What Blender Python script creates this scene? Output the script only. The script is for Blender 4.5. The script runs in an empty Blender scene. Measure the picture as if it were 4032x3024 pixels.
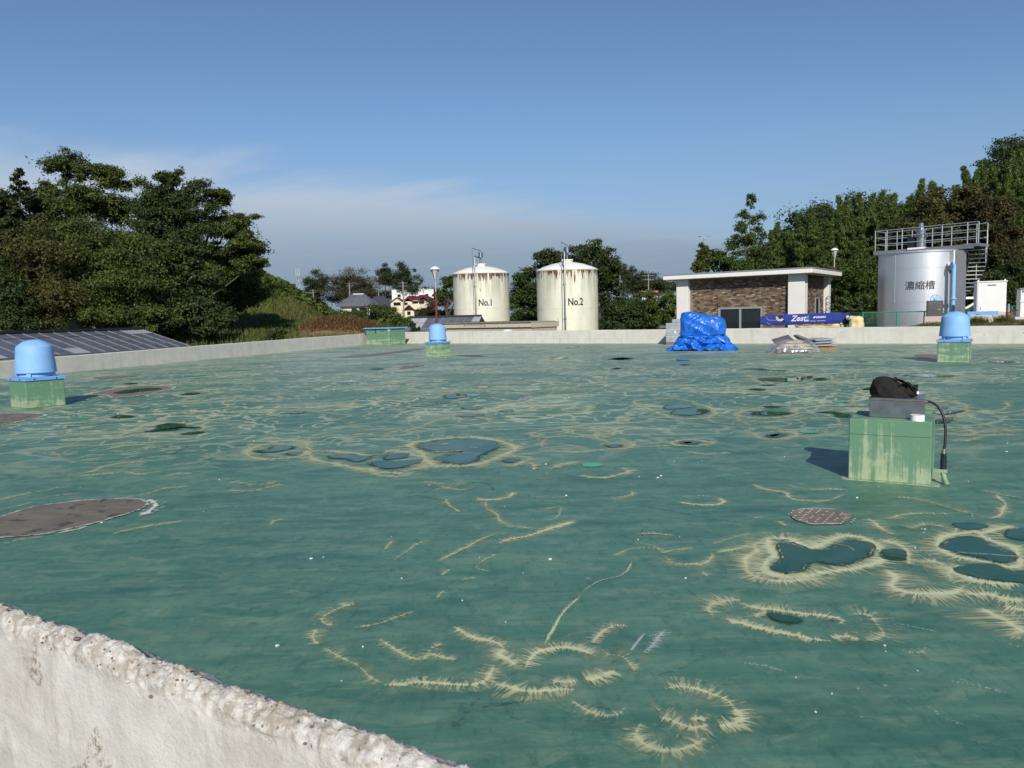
import bpy, math, random
import numpy as np
from mathutils import Vector, noise as mnoise
R = math.radians
rnd = random.Random(7)
rng = np.random.default_rng(11)
sc = bpy.context.scene
col = sc.collection

# ------------------------------------------------------------------ camera, sky, sun, exposure
EYE = 1.55
PITCH, ROLL, FPX = R(5.07), R(1.43), 3030.0          # focal length in pixels of the 4032 px wide photograph
cam_d = bpy.data.cameras.new('camera'); cam = bpy.data.objects.new('camera', cam_d); col.objects.link(cam)
cam_d.sensor_width = 36; cam_d.lens = 36 * FPX / 4032; cam_d.clip_start = 0.05; cam_d.clip_end = 6000
fw = Vector((0, math.cos(PITCH), -math.sin(PITCH))); r0 = Vector((1, 0, 0)); u0 = r0.cross(fw)
rt = r0 * math.cos(ROLL) - u0 * math.sin(ROLL); up = u0 * math.cos(ROLL) + r0 * math.sin(ROLL)
from mathutils import Matrix
cam.matrix_world = Matrix(((rt.x, up.x, -fw.x, 0), (rt.y, up.y, -fw.y, 0), (rt.z, up.z, -fw.z, EYE), (0, 0, 0, 1)))
sc.camera = cam
SUN_EL, SUN_AZ = 32.5, 175.5                          # sun behind the camera (azimuth clockwise from +Y)
world = bpy.data.worlds.new('World'); sc.world = world; world.use_nodes = True
sd = bpy.data.lights.new('sun', 'SUN'); sd.energy = 4.6; sd.angle = R(0.53); sd.color = (1.0, 0.95, 0.86)
sun = bpy.data.objects.new('sun', sd); col.objects.link(sun)
sv = Vector((math.sin(R(SUN_AZ)) * math.cos(R(SUN_EL)), math.cos(R(SUN_AZ)) * math.cos(R(SUN_EL)), math.sin(R(SUN_EL))))
sun.rotation_euler = sv.to_track_quat('Z', 'Y').to_euler()
sun.location = (0, -20, 30)
sc.view_settings.view_transform = 'Standard'; sc.view_settings.look = 'None'
sc.view_settings.gamma = 1.0; sc.view_settings.use_curve_mapping = False
sc.view_settings.exposure = 0.0
sc.cycles.transparent_max_bounces = 48
sc.render.resolution_x = 1024; sc.render.resolution_y = 768


class NT:
    """small helper round a node tree"""
    def __init__(s, tree): s.t = tree; s.n = tree.nodes; s.l = tree.links
    def add(s, kind, ins=None, **props):
        nd = s.n.new(kind)
        for k, v in props.items(): setattr(nd, k, v)
        for k, v in (ins or {}).items():
            if hasattr(v, 'is_linked') or isinstance(v, bpy.types.NodeSocket): s.l.new(v, nd.inputs[k])
            else: nd.inputs[k].default_value = v
        return nd
    def math(s, op, a, b=0.0, c=0.0, clamp=False):
        return s.add('ShaderNodeMath', {0: a, 1: b, 2: c}, operation=op, use_clamp=clamp).outputs[0]
    def mix(s, f, a, b, mode='MIX'):
        nd = s.n.new('ShaderNodeMix'); nd.data_type = 'RGBA'; nd.blend_type = mode
        for i, v in ((0, f), (6, a), (7, b)):
            if isinstance(v, bpy.types.NodeSocket): s.l.new(v, nd.inputs[i])
            else: nd.inputs[i].default_value = (v if i == 0 or len(v) == 4 else (*v, 1))
        return nd.outputs[2]
    def ss(s, x, a, b):
        nd = s.add('ShaderNodeMapRange', {0: x, 1: a, 2: b, 3: 0.0, 4: 1.0}, interpolation_type='SMOOTHSTEP'); return nd.outputs[0]
    def noise(s, vec, scale, detail=3.0, rough=0.55, dim='3D', dist=0.0):
        nd = s.add('ShaderNodeTexNoise', {'Scale': scale, 'Detail': detail, 'Roughness': rough, 'Distortion': dist}, noise_dimensions=dim)
        if vec is not None: s.l.new(vec, nd.inputs['Vector'])
        return nd.outputs[0]
    def mapv(s, vec, scale=(1, 1, 1), rot=(0, 0, 0), loc=(0, 0, 0)):
        nd = s.add('ShaderNodeMapping', {'Location': loc, 'Rotation': rot, 'Scale': scale}); s.l.new(vec, nd.inputs[0]); return nd.outputs[0]


# world: Nishita sky with one thin sheet of cloud whose straight edge lies to the front left
w = NT(world.node_tree); w.n.clear()
sky = w.add('ShaderNodeTexSky', sky_type='NISHITA', sun_disc=False, sun_elevation=R(SUN_EL), sun_rotation=R(SUN_AZ),
            altitude=600, air_density=1.0, dust_density=0.15, ozone_density=4.5)
tc = w.add('ShaderNodeTexCoord'); sx = w.add('ShaderNodeSeparateXYZ', {0: tc.outputs['Generated']})
zz = w.math('MAXIMUM', sx.outputs[2], 0.02)
px_, py_ = w.math('DIVIDE', sx.outputs[0], zz), w.math('DIVIDE', sx.outputs[1], zz)
deck = w.add('ShaderNodeCombineXYZ', {0: px_, 1: py_, 2: 0.0}).outputs[0]
along = w.mapv(deck, rot=(0, 0, R(47)))
n1 = w.noise(w.mapv(along, (0.22, 0.9, 1), rot=(0, 0, R(-86))), 1.3, 5, 0.6)
n2 = w.noise(w.mapv(along, (0.5, 0.5, 1)), 0.9, 4, 0.6)
dist = w.math('ADD', w.math('MULTIPLY', px_, -0.73), w.math('MULTIPLY', py_, 0.68))
dist = w.math('ADD', dist, w.math('MULTIPLY', w.math('SUBTRACT', n1, 0.5), 2.6))
dist = w.math('ADD', dist, w.math('MULTIPLY', w.math('SUBTRACT', n2, 0.5), 1.4))
edge = w.ss(dist, 4.1, 6.0)
thick = w.math('MULTIPLY', edge, w.math('ADD', 0.55, w.math('MULTIPLY', n1, 0.45)), clamp=True)
low = w.ss(sx.outputs[2], 0.15, 0.045)
ccol = w.mix(low, (6.4, 6.9, 7.6), (2.7, 3.35, 4.25))
c1 = w.mix(thick, sky.outputs[0], ccol)
hazeband = w.math('MULTIPLY', w.ss(sx.outputs[2], 0.27, -0.03), 0.90)
c2 = w.mix(hazeband, c1, (2.35, 3.15, 4.2))
bg = w.add('ShaderNodeBackground', {'Color': c2, 'Strength': 0.10})
out = w.add('ShaderNodeOutputWorld'); w.l.new(bg.outputs[0], out.inputs[0])

# ------------------------------------------------------------------ helpers
def ray(x, y): return fw + rt * ((x - 2016) / FPX) - up * ((y - 1512) / FPX)
def fl(x, y, z=0.0):
    d = ray(x, y); t = (z - EYE) / d.z; return Vector((d.x * t, d.y * t, z))
def at(x, y, Y):
    d = ray(x, y); t = Y / d.y; return Vector((d.x * t, Y, EYE + d.z * t))

def tag(o, label=None, cat=None, group=None, kind=None):
    if label: o['label'] = label
    if cat: o['category'] = cat
    if group: o['group'] = group
    if kind: o['kind'] = kind
    return o
def empty(name, loc=(0, 0, 0), rz=0.0):
    o = bpy.data.objects.new(name, None); col.objects.link(o); o.location = loc; o.rotation_euler = (0, 0, rz)
    o.empty_display_size = 0.1; return o
def thing(name, label, cat, loc=(0, 0, 0), rz=0.0, group=None): return tag(empty(name, loc, rz), label, cat, group)
def kids(o): return [c for c in bpy.data.objects if c.parent == o]
def copy_tree(o, parent=None):
    c = o.copy(); col.objects.link(c); c.parent = parent
    for ch in kids(o): copy_tree(ch, c)
    return c
def link(name, me, mat, parent=None, smooth=False):
    o = bpy.data.objects.new(name, me); col.objects.link(o)
    if mat is not None and not me.materials: me.materials.append(mat)
    if smooth: me.shade_smooth()
    if parent is not None: o.parent = parent
    return o

class MB:
    def __init__(s): s.v = []; s.f = []
    def add(s, vs, fs):
        b = len(s.v); s.v += [tuple(p) for p in vs]; s.f += [tuple(i + b for i in f) for f in fs]; return s
    def box(s, x0, x1, y0, y1, z0, z1, rz=0.0, c=None, top=1.0):
        cx, cy = ((x0 + x1) / 2, (y0 + y1) / 2) if c is None else c
        vs = []
        for z, k in ((z0, 1.0), (z1, top)):
            for x, y in ((x0, y0), (x1, y0), (x1, y1), (x0, y1)):
                dx, dy = (x - cx) * k, (y - cy) * k
                vs.append((cx + dx * math.cos(rz) - dy * math.sin(rz), cy + dx * math.sin(rz) + dy * math.cos(rz), z))
        return s.add(vs, [(3, 2, 1, 0), (4, 5, 6, 7), (0, 1, 5, 4), (1, 2, 6, 5), (2, 3, 7, 6), (3, 0, 4, 7)])
    def bbox(s, x0, x1, y0, y1, z0, z1, b=0.01):
        """box with chamfered edges"""
        X, Y, Z = [(x0, x0 + b, x1 - b, x1), (y0, y0 + b, y1 - b, y1), (z0, z0 + b, z1 - b, z1)]
        vs, idx = [], {}
        for i in (0, 1):
            for j in (0, 1):
                for k in (0, 1):
                    cx, cy, cz = [(a[0], a[3])[q] for a, q in ((X, i), (Y, j), (Z, k))]
                    ix, iy, iz = [(a[1], a[2])[q] for a, q in ((X, i), (Y, j), (Z, k))]
                    for m, p in enumerate(((cx, iy, iz), (ix, cy, iz), (ix, iy, cz))):
                        idx[i, j, k, m] = len(vs); vs.append(p)
        q = lambda *a: idx[a]
        fs = []
        for i in (0, 1):
            fs.append([q(i, 0, 0, 0), q(i, 1, 0, 0), q(i, 1, 1, 0), q(i, 0, 1, 0)][:: 1 if i else -1])
            fs.append([q(0, i, 0, 1), q(1, i, 0, 1), q(1, i, 1, 1), q(0, i, 1, 1)][:: -1 if i else 1])
            fs.append([q(0, 0, i, 2), q(1, 0, i, 2), q(1, 1, i, 2), q(0, 1, i, 2)][:: 1 if i else -1])
        for a in (0, 1):
            for c in (0, 1):
                fs.append((q(a, c, 0, 0), q(a, c, 1, 0), q(a, c, 1, 1), q(a, c, 0, 1)))
                fs.append((q(a, 0, c, 0), q(a, 1, c, 0), q(a, 1, c, 2), q(a, 0, c, 2)))
                fs.append((q(0, a, c, 1), q(1, a, c, 1), q(1, a, c, 2), q(0, a, c, 2)))
                for d in (0, 1): fs.append((q(a, c, d, 0), q(a, c, d, 1), q(a, c, d, 2)))
        return s.add(vs, fs)
    def quad(s, a, b, c, d): return s.add((a, b, c, d), [(0, 1, 2, 3)])
    def tube(s, pts, rad, n=8, cap=True):
        pts = [Vector(p) for p in pts]; rad = rad if isinstance(rad, (list, tuple)) else [rad] * len(pts)
        rings, prev = [], None
        for i, p in enumerate(pts):
            d = (pts[min(i + 1, len(pts) - 1)] - pts[max(i - 1, 0)]).normalized()
            if prev is None: a = d.orthogonal().normalized()
            else:
                a = prev - d * prev.dot(d); a = a.normalized() if a.length > 1e-5 else d.orthogonal().normalized()
            prev = a; b = d.cross(a)
            rings.append([p + (a * math.cos(t) + b * math.sin(t)) * rad[i] for t in (2 * math.pi * k / n for k in range(n))])
        vs = [q for r_ in rings for q in r_]
        fs = [(i * n + k, i * n + (k + 1) % n, (i + 1) * n + (k + 1) % n, (i + 1) * n + k) for i in range(len(pts) - 1) for k in range(n)]
        if cap: fs += [tuple(range(n))[::-1], tuple((len(pts) - 1) * n + k for k in range(n))]
        return s.add(vs, fs)
    def lathe(s, prof, n=32, c=(0, 0), cap=True, a0=0.0):
        vs = [(c[0] + r_ * math.cos(a0 + 2 * math.pi * k / n), c[1] + r_ * math.sin(a0 + 2 * math.pi * k / n), z) for r_, z in prof for k in range(n)]
        fs = [(i * n + k, i * n + (k + 1) % n, (i + 1) * n + (k + 1) % n, (i + 1) * n + k) for i in range(len(prof) - 1) for k in range(n)]
        if cap: fs += [tuple(range(n))[::-1], tuple((len(prof) - 1) * n + k for k in range(n))]
        return s.add(vs, fs)
    def prism(s, poly, z0, z1):
        n = len(poly); vs = [(*p[:2], z0) for p in poly] + [(*p[:2], z1) for p in poly]
        return s.add(vs, [tuple(range(n))[::-1], tuple(range(n, 2 * n))] + [(k, (k + 1) % n, n + (k + 1) % n, n + k) for k in range(n)])
    def bar(s, a, b, wd, ht):
        """rectangular bar from a to b"""
        a, b = Vector(a), Vector(b); d = (b - a).normalized()
        sd_ = d.cross(Vector((0, 0, 1))); sd_ = sd_.normalized() if sd_.length > 1e-4 else Vector((1, 0, 0)); tp = sd_.cross(d)
        vs = [p + sd_ * i * wd / 2 + tp * j * ht / 2 for p in (a, b) for i, j in ((-1, -1), (1, -1), (1, 1), (-1, 1))]
        return s.add(vs, [(3, 2, 1, 0), (4, 5, 6, 7), (0, 1, 5, 4), (1, 2, 6, 5), (2, 3, 7, 6), (3, 0, 4, 7)])
    def mesh(s, name):
        me = bpy.data.meshes.new(name); me.from_pydata(s.v, [], s.f); me.validate(); me.update(); return me
    def build(s, name, mat, parent=None, smooth=False):
        o = link(name, s.mesh(name), mat, parent)
        if smooth: o.data.shade_auto_smooth(angle=R(40)) if hasattr(o.data, 'shade_auto_smooth') else smooth_by_angle(o.data)
        return o

def smooth_by_angle(me, ang=40):
    me.shade_smooth()
    try: me.set_sharp_from_angle(angle=R(ang))
    except Exception: pass

def npmesh(name, V, Q):
    me = bpy.data.meshes.new(name); V = np.asarray(V, np.float32); Q = np.asarray(Q, np.int32); k = Q.shape[1]
    me.vertices.add(len(V)); me.vertices.foreach_set('co', V.ravel())
    me.loops.add(Q.size); me.loops.foreach_set('vertex_index', Q.ravel())
    me.polygons.add(len(Q)); me.polygons.foreach_set('loop_start', np.arange(0, Q.size, k, dtype=np.int32))
    me.update(calc_edges=True); return me
def grid_quads(nu, nv, wrap=False):
    q = []
    for i in range(nu - 1):
        for j in range(nv if wrap else nv - 1): q.append((i * nv + j, i * nv + (j + 1) % nv, (i + 1) * nv + (j + 1) % nv, (i + 1) * nv + j))
    return q
def ss(a, b, x): t = min(1, max(0, (x - a) / (b - a))); return t * t * (3 - 2 * t)
def lerp(a, b, t): return a + (b - a) * t
def fbm(p, o=3): return mnoise.fractal(p, 1.0, 2.0, o)
def ridge(p): return 1 - abs(mnoise.noise(p)) * 2

# ------------------------------------------------------------------ materials
MATS = {}
def pm(name, c, c2=None, rough=0.6, metal=0.0, scale=3.0, amt=1.0, spec=0.4, bump=0.0, bscale=40.0, streak=None, rust=None, coat=0.0, obj=False):
    """principled material: two colours mixed by noise, optional run-down streaks (colour, amount) and fine relief"""
    if name in MATS: return MATS[name]
    m = bpy.data.materials.new(name); m.use_nodes = True; t = NT(m.node_tree); b = t.n['Principled BSDF']
    g = t.add('ShaderNodeNewGeometry'); p = g.outputs['Position']
    if obj: p = t.add('ShaderNodeTexCoord').outputs['Object']
    cc = t.mix(0.0, c, c)
    if c2 is not None:
        nz = t.ss(t.noise(p, scale, 5, 0.6), 0.5 - 0.32 / amt, 0.5 + 0.32 / amt); cc = t.mix(nz, c, c2)
    if streak:
        sn = t.noise(t.mapv(p, (1, 1, 0.06)), streak[2] if len(streak) > 2 else 9, 4, 0.6)
        cc = t.mix(t.math('MULTIPLY', t.ss(sn, 0.48, 0.68), streak[1]), cc, streak[0])
    t.l.new(cc, b.inputs['Base Color'])
    rr = t.math('ADD', rough, t.math('MULTIPLY', t.math('SUBTRACT', t.noise(p, scale * 2.3, 4), 0.5), 0.25), clamp=True)
    t.l.new(rr, b.inputs['Roughness'])
    b.inputs['Metallic'].default_value = metal; b.inputs['Specular IOR Level'].default_value = spec
    if coat: b.inputs['Coat Weight'].default_value = coat
    if bump:
        bp = t.add('ShaderNodeBump', {'Strength': bump, 'Distance': 0.02, 'Height': t.noise(p, bscale, 5, 0.65)}); t.l.new(bp.outputs[0], b.inputs['Normal'])
    MATS[name] = m; return m
def leafmat(name, cols, rough=0.55):
    """leaf colours picked leaf by leaf"""
    if name in MATS: return MATS[name]
    m = bpy.data.materials.new(name); m.use_nodes = True; t = NT(m.node_tree); b = t.n['Principled BSDF']
    g = t.add('ShaderNodeNewGeometry')
    cr = t.n.new('ShaderNodeValToRGB'); e = cr.color_ramp.elements
    while len(e) < len(cols): e.new(0.5)
    for i, c in enumerate(cols): e[i].position = i / (len(cols) - 1); e[i].color = (*c, 1)
    nz = t.noise(g.outputs['Position'], 0.9, 2)
    f = t.math('ADD', t.math('MULTIPLY', g.outputs['Random Per Island'], 0.55), t.math('MULTIPLY', t.ss(nz, 0.3, 0.7), 0.45))
    t.l.new(f, cr.inputs[0]); t.l.new(cr.outputs[0], b.inputs['Base Color'])
    b.inputs['Roughness'].default_value = rough; b.inputs['Specular IOR Level'].default_value = 0.25
    tr = t.add('ShaderNodeBsdfTranslucent'); t.l.new(cr.outputs[0], tr.inputs[0])
    mx = t.add('ShaderNodeMixShader', {0: 0.22}); t.l.new(b.outputs[0], mx.inputs[1]); t.l.new(tr.outputs[0], mx.inputs[2])
    t.l.new(mx.outputs[0], t.n['Material Output'].inputs[0])
    MATS[name] = m; return m

M_CONC = pm('concrete_parapet', (0.64, 0.615, 0.555), (0.52, 0.495, 0.44), 0.85, scale=2.5, spec=0.2, bump=0.35, bscale=30, streak=((0.44, 0.41, 0.36), 0.35, 5))
M_BLUE = pm('light_blue_paint', (0.20, 0.41, 0.74), (0.26, 0.47, 0.77), 0.6, scale=6, spec=0.4)
M_BLUE2 = pm('mid_blue_paint', (0.13, 0.32, 0.66), (0.17, 0.37, 0.69), 0.55, scale=6)
M_DARK = pm('black_rubber', (0.012, 0.012, 0.014), (0.025, 0.025, 0.027), 0.5)
M_WHITE = pm('white_paint', (0.78, 0.77, 0.74), (0.72, 0.71, 0.68), 0.5, scale=2)
M_STEEL = pm('stainless_steel', (0.50, 0.50, 0.50), (0.42, 0.42, 0.43), 0.34, metal=1.0, scale=5)
M_GALV = pm('galvanised_rail', (0.62, 0.63, 0.64), (0.54, 0.55, 0.56), 0.42, metal=0.75, scale=6)
M_GREY = pm('dark_grey_paint', (0.13, 0.14, 0.16), (0.17, 0.18, 0.20), 0.55)

def curb_mat(name, wdr, wbd):
    m = bpy.data.materials.new(name); m.use_nodes = True; t = NT(m.node_tree); b = t.n['Principled BSDF']
    p = t.add('ShaderNodeNewGeometry').outputs['Position']; tcn = t.add('ShaderNodeTexCoord').outputs['Object']
    z = t.add('ShaderNodeSeparateXYZ', {0: tcn}).outputs[2]
    drip = t.noise(t.mapv(p, (1, 1, 0.035)), 17, 5, 0.7); blot = t.ss(t.noise(p, 4.5, 5, 0.7), 0.35, 0.7)
    band = t.noise(t.mapv(p, (0.35, 0.35, 4.0)), 2.0, 4, 0.6)
    fade = t.add('ShaderNodeMapRange', {0: z, 1: 0.0, 2: 0.55, 3: 0.07, 4: -0.07}).outputs[0]
    k = t.ss(t.math('ADD', t.math('ADD', t.math('MULTIPLY', drip, wdr), t.math('ADD', t.math('MULTIPLY', band, wbd), t.math('MULTIPLY', blot, 0.12))), fade), 0.45, 0.60)
    c = t.mix(k, (0.115, 0.235, 0.145), (0.335, 0.405, 0.25))
    fine = t.ss(t.noise(p, 35, 4), 0.55, 0.75); c = t.mix(t.math('MULTIPLY', fine, 0.25), c, (0.20, 0.33, 0.19))
    t.l.new(c, b.inputs['Base Color']); b.inputs['Roughness'].default_value = 0.6
    bp = t.add('ShaderNodeBump', {'Strength': 0.25, 'Distance': 0.01, 'Height': t.noise(p, 22, 4)}); t.l.new(bp.outputs[0], b.inputs['Normal'])
    return m
M_CURB = curb_mat('green_curb_paint', 0.30, 0.58); M_PLIN = curb_mat('green_plinth_paint', 0.78, 0.10)

def floor_mat():
    m = bpy.data.materials.new('green_roof_coating'); m.use_nodes = True; t = NT(m.node_tree); b = t.n['Principled BSDF']
    p = t.add('ShaderNodeNewGeometry').outputs['Position']
    al = t.mapv(p, (0.45, 1.7, 1), rot=(0, 0, R(20)))
    big = t.noise(p, 0.35, 4, 0.6); st = t.noise(al, 3.2, 5, 0.68); st2 = t.noise(t.mapv(p, (1.6, 0.5, 1), rot=(0, 0, R(-28))), 6.0, 5, 0.7); fine = t.noise(p, 55, 3, 0.7)
    c = t.mix(t.ss(st, 0.36, 0.66), (0.050, 0.156, 0.108), (0.092, 0.214, 0.146))
    c = t.mix(t.math('MULTIPLY', t.ss(big, 0.40, 0.66), 0.45), c, (0.100, 0.230, 0.155))
    c = t.mix(t.math('MULTIPLY', t.ss(st2, 0.52, 0.72), 0.38), c, (0.018, 0.092, 0.066))
    wisp = t.noise(t.mapv(p, (0.9, 1.9, 1), rot=(0, 0, R(-32))), 4.0, 9, 0.76, dist=0.7); wisp2 = t.noise(t.mapv(p, (2.2, 0.9, 1), rot=(0, 0, R(-10)), loc=(4, 4, 0)), 9.0, 6, 0.74, dist=0.4)
    c = t.mix(t.math('MULTIPLY', t.ss(wisp, 0.46, 0.64), 0.75), c, (0.170, 0.262, 0.172)); c = t.mix(t.math('MULTIPLY', t.ss(wisp2, 0.50, 0.66), 0.46), c, (0.018, 0.092, 0.066))
    c = t.mix(t.math('MULTIPLY', t.ss(t.noise(t.mapv(p, (0.7, 1.5, 1), rot=(0, 0, R(-25))), 1.3, 6, 0.68), 0.48, 0.66), 0.50), c, (0.020, 0.096, 0.070))
    c = t.mix(t.math('MULTIPLY', t.ss(fine, 0.58, 0.78), 0.22), c, (0.20, 0.28, 0.19))
    # dried water lines: contours of a broad noise, thick on the part of the roof where water stands
    nv = t.noise(t.mapv(p, (0.85, 1.15, 1)), 0.50, 3.5, 0.52, dist=0.35); nv2 = t.noise(t.mapv(p, (1, 1, 1), loc=(7, 3, 0)), 0.95, 3, 0.5, dist=0.25)
    rag = t.math('MULTIPLY', t.math('SUBTRACT', t.noise(p, 26, 3, 0.7), 0.5), 0.05)
    def line(n, v, wd):
        d = t.math('ABSOLUTE', t.math('ADD', t.math('SUBTRACT', n, v), rag)); return t.ss(d, wd, wd * 0.25)
    L = t.math('MAXIMUM', t.math('MAXIMUM', line(nv, 0.50, 0.018), line(nv, 0.60, 0.016)), t.math('MAXIMUM', line(nv2, 0.57, 0.019), line(nv2, 0.44, 0.014)))
    patch = t.ss(t.noise(p, 0.28, 3, 0.55), 0.32, 0.52)
    y = t.add('ShaderNodeSeparateXYZ', {0: p}).outputs[1]
    far = t.math('MULTIPLY', t.ss(y, 6.0, 13.0), 0.9)
    L = t.math('MULTIPLY', t.math('MULTIPLY', L, patch), far)
    wash = t.math('MULTIPLY', t.math('MULTIPLY', t.ss(nv, 0.50, 0.63), patch), t.math('MULTIPLY', far, 0.55))
    c = t.mix(wash, c, (0.30, 0.38, 0.24)); c = t.mix(L, c, (0.50, 0.52, 0.32))
    farw = t.math('MULTIPLY', t.ss(y, 12.0, 36.0), t.math('MULTIPLY', t.ss(t.noise(t.mapv(p, (0.5, 1.2, 1)), 0.8, 5, 0.65), 0.34, 0.66), 0.85))  # far deck paled with distance: pale wash plus grazing sheen put into the colour
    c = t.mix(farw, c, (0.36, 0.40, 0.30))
    roll = t.noise(t.mapv(p, (0.10, 2.6, 1), rot=(0, 0, R(35))), 3.0, 5, 0.7); roll2 = t.noise(t.mapv(p, (0.15, 4.0, 1), rot=(0, 0, R(8))), 3.0, 5, 0.7)
    c = t.mix(t.math('MULTIPLY', t.ss(roll, 0.50, 0.66), 0.40), c, (0.135, 0.235, 0.165)); c = t.mix(t.math('MULTIPLY', t.ss(roll2, 0.52, 0.68), 0.24), c, (0.020, 0.095, 0.075))
    grit = t.noise(p, 130, 2, 0.5); c = t.mix(t.math('MULTIPLY', t.ss(grit, 0.66, 0.74), 0.5), c, (0.24, 0.30, 0.22))
    t.l.new(c, b.inputs['Base Color'])
    rr = t.math('ADD', 0.36, t.math('MULTIPLY', t.noise(al, 2.0, 4, 0.6), 0.22)); t.l.new(rr, b.inputs['Roughness'])
    b.inputs['Specular IOR Level'].default_value = 0.5
    bp = t.add('ShaderNodeBump', {'Strength': 0.12, 'Distance': 0.01, 'Height': t.noise(p, 9, 5, 0.6)}); t.l.new(bp.outputs[0], b.inputs['Normal'])
    return m

def stain_mat(name, c, cvar, freq, halo, gain=1.0, core=0.36, soft=0.12):
    """ragged dried edge: needles run across the line, breaks run along it"""
    m = bpy.data.materials.new(name); m.use_nodes = True; t = NT(m.node_tree); b = t.n['Principled BSDF']
    uv = t.add('ShaderNodeUVMap', uv_map='UVMap').outputs[0]; s = t.add('ShaderNodeSeparateXYZ', {0: uv}); u, v = s.outputs[0], s.outputs[1]
    k = t.add('ShaderNodeAttribute', attribute_name='strength').outputs['Fac']
    av = t.math('ABSOLUTE', v); prof = t.math('SUBTRACT', 1.0, t.math('POWER', av, core))
    def n2(fu, fv, d=2, ro=0.5):
        vec = t.add('ShaderNodeCombineXYZ', {0: t.math('MULTIPLY', u, fu), 1: t.math('MULTIPLY', v, fv), 2: 0.0}).outputs[0]
        return t.noise(vec, 1.0, d, ro, dim='2D', dist=0.3)
    need = t.math('ADD', t.math('MULTIPLY', n2(freq, 1.3, 2, 0.6), 0.6), t.math('MULTIPLY', n2(freq * 0.42, 0.9, 2, 0.6), 0.4)); pat = n2(2.3, 0.7, 3)
    val = t.math('ADD', t.math('MULTIPLY', need, 2.1), t.math('MULTIPLY', prof, 0.80))
    val = t.math('ADD', val, t.math('MULTIPLY', t.math('SUBTRACT', pat, 0.5), 0.95))
    val = t.math('ADD', val, t.math('MULTIPLY', k, 0.48))
    a = t.math('MULTIPLY', t.ss(val, 1.81 - soft, 1.83 + soft), t.math('ADD', 0.36, t.math('MULTIPLY', prof, 0.9)), clamp=True)
    p = t.add('ShaderNodeNewGeometry').outputs['Position']
    sp = t.math('MULTIPLY', t.ss(t.noise(p, 48, 4, 0.75), 0.46, 0.72), t.math('MULTIPLY', t.math('SUBTRACT', 1.0, t.math('MULTIPLY', av, av)), halo))
    sp = t.math('MULTIPLY', sp, t.ss(pat, 0.3, 0.6))
    a = t.math('MULTIPLY', t.math('MAXIMUM', a, sp), t.ss(k, 0.0, 0.22)); a = t.math('MULTIPLY', a, t.math('MULTIPLY', gain, t.math('ADD', 0.42, t.math('MULTIPLY', k, 0.65))), clamp=True)
    # fade at the very edges of the strip
    a = t.math('MULTIPLY', a, t.ss(av, 1.0, 0.80))
    cc = t.mix(t.ss(t.noise(p, 14, 4, 0.65), 0.35, 0.7), c, cvar); t.l.new(cc, b.inputs['Base Color'])
    b.inputs['Roughness'].default_value = 0.7; b.inputs['Specular IOR Level'].default_value = 0.3
    tr = t.add('ShaderNodeBsdfTransparent'); mx = t.add('ShaderNodeMixShader', {0: a}); t.l.new(tr.outputs[0], mx.inputs[1]); t.l.new(b.outputs[0], mx.inputs[2])
    t.l.new(mx.outputs[0], t.n['Material Output'].inputs[0]); return m
M_STAIN = stain_mat('dried_mineral_stain', (0.60, 0.60, 0.36), (0.46, 0.50, 0.32), 105, 0.40, 1.0, 0.36, 0.17)
M_STAINF = stain_mat('dried_mineral_stain_wide', (0.54, 0.55, 0.34), (0.40, 0.45, 0.29), 30, 0.6, 0.85, 0.5, 0.26)
M_RUST = stain_mat('brown_silt_line', (0.22, 0.14, 0.07), (0.30, 0.21, 0.11), 30, 0.3)
M_CHALK = stain_mat('white_scrape', (0.66, 0.72, 0.72), (0.5, 0.58, 0.58), 90, 0.25, 0.5)
M_SEAL = stain_mat('white_filler_edge', (0.70, 0.68, 0.60), (0.56, 0.54, 0.47), 18, 0.1)
M_WET = stain_mat('damp_coating', (0.016, 0.070, 0.056), (0.024, 0.085, 0.066), 14, 0.8, 0.8)
M_SCUFF = stain_mat('dark_scuff', (0.020, 0.075, 0.068), (0.025, 0.085, 0.075), 30, 0.2, 0.42)
def water_mat():
    """shallow dirty water: the dark wet coating under a partly broken mirror"""
    m = bpy.data.materials.new('standing_water'); m.use_nodes = True; t = NT(m.node_tree); t.n.remove(t.n['Principled BSDF']); p = t.add('ShaderNodeNewGeometry').outputs['Position']
    c = t.mix(t.ss(t.noise(p, 2.2, 5, 0.65), 0.36, 0.66), (0.016, 0.078, 0.056), (0.040, 0.108, 0.070)); c = t.mix(t.math('MULTIPLY', t.ss(t.noise(p, 5.0, 5, 0.7), 0.54, 0.72), 0.5), c, (0.095, 0.095, 0.050))
    d = t.add('ShaderNodeBsdfDiffuse'); t.l.new(c, d.inputs[0]); g = t.add('ShaderNodeBsdfGlossy', {'Color': (1, 1, 1, 1), 'Roughness': 0.02})
    f = t.math('MULTIPLY', t.add('ShaderNodeFresnel', {'IOR': 1.33}).outputs[0], t.add('ShaderNodeMapRange', {0: t.noise(p, 1.6, 4, 0.6), 1: 0.3, 2: 0.7, 3: 0.50, 4: 0.78}).outputs[0])
    mx = t.add('ShaderNodeMixShader', {0: f}); t.l.new(d.outputs[0], mx.inputs[1]); t.l.new(g.outputs[0], mx.inputs[2])
    e = t.add('ShaderNodeAttribute', attribute_name='rim').outputs['Fac']; a = t.ss(t.math('ADD', e, t.math('MULTIPLY', t.math('SUBTRACT', t.noise(p, 11, 5, 0.7), 0.5), 1.5)), 0.12, 0.55)
    tr = t.add('ShaderNodeBsdfTransparent'); m2 = t.add('ShaderNodeMixShader', {0: a}); t.l.new(tr.outputs[0], m2.inputs[1]); t.l.new(mx.outputs[0], m2.inputs[2]); t.l.new(m2.outputs[0], t.n['Material Output'].inputs[0]); return m
M_WATER = water_mat()

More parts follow.
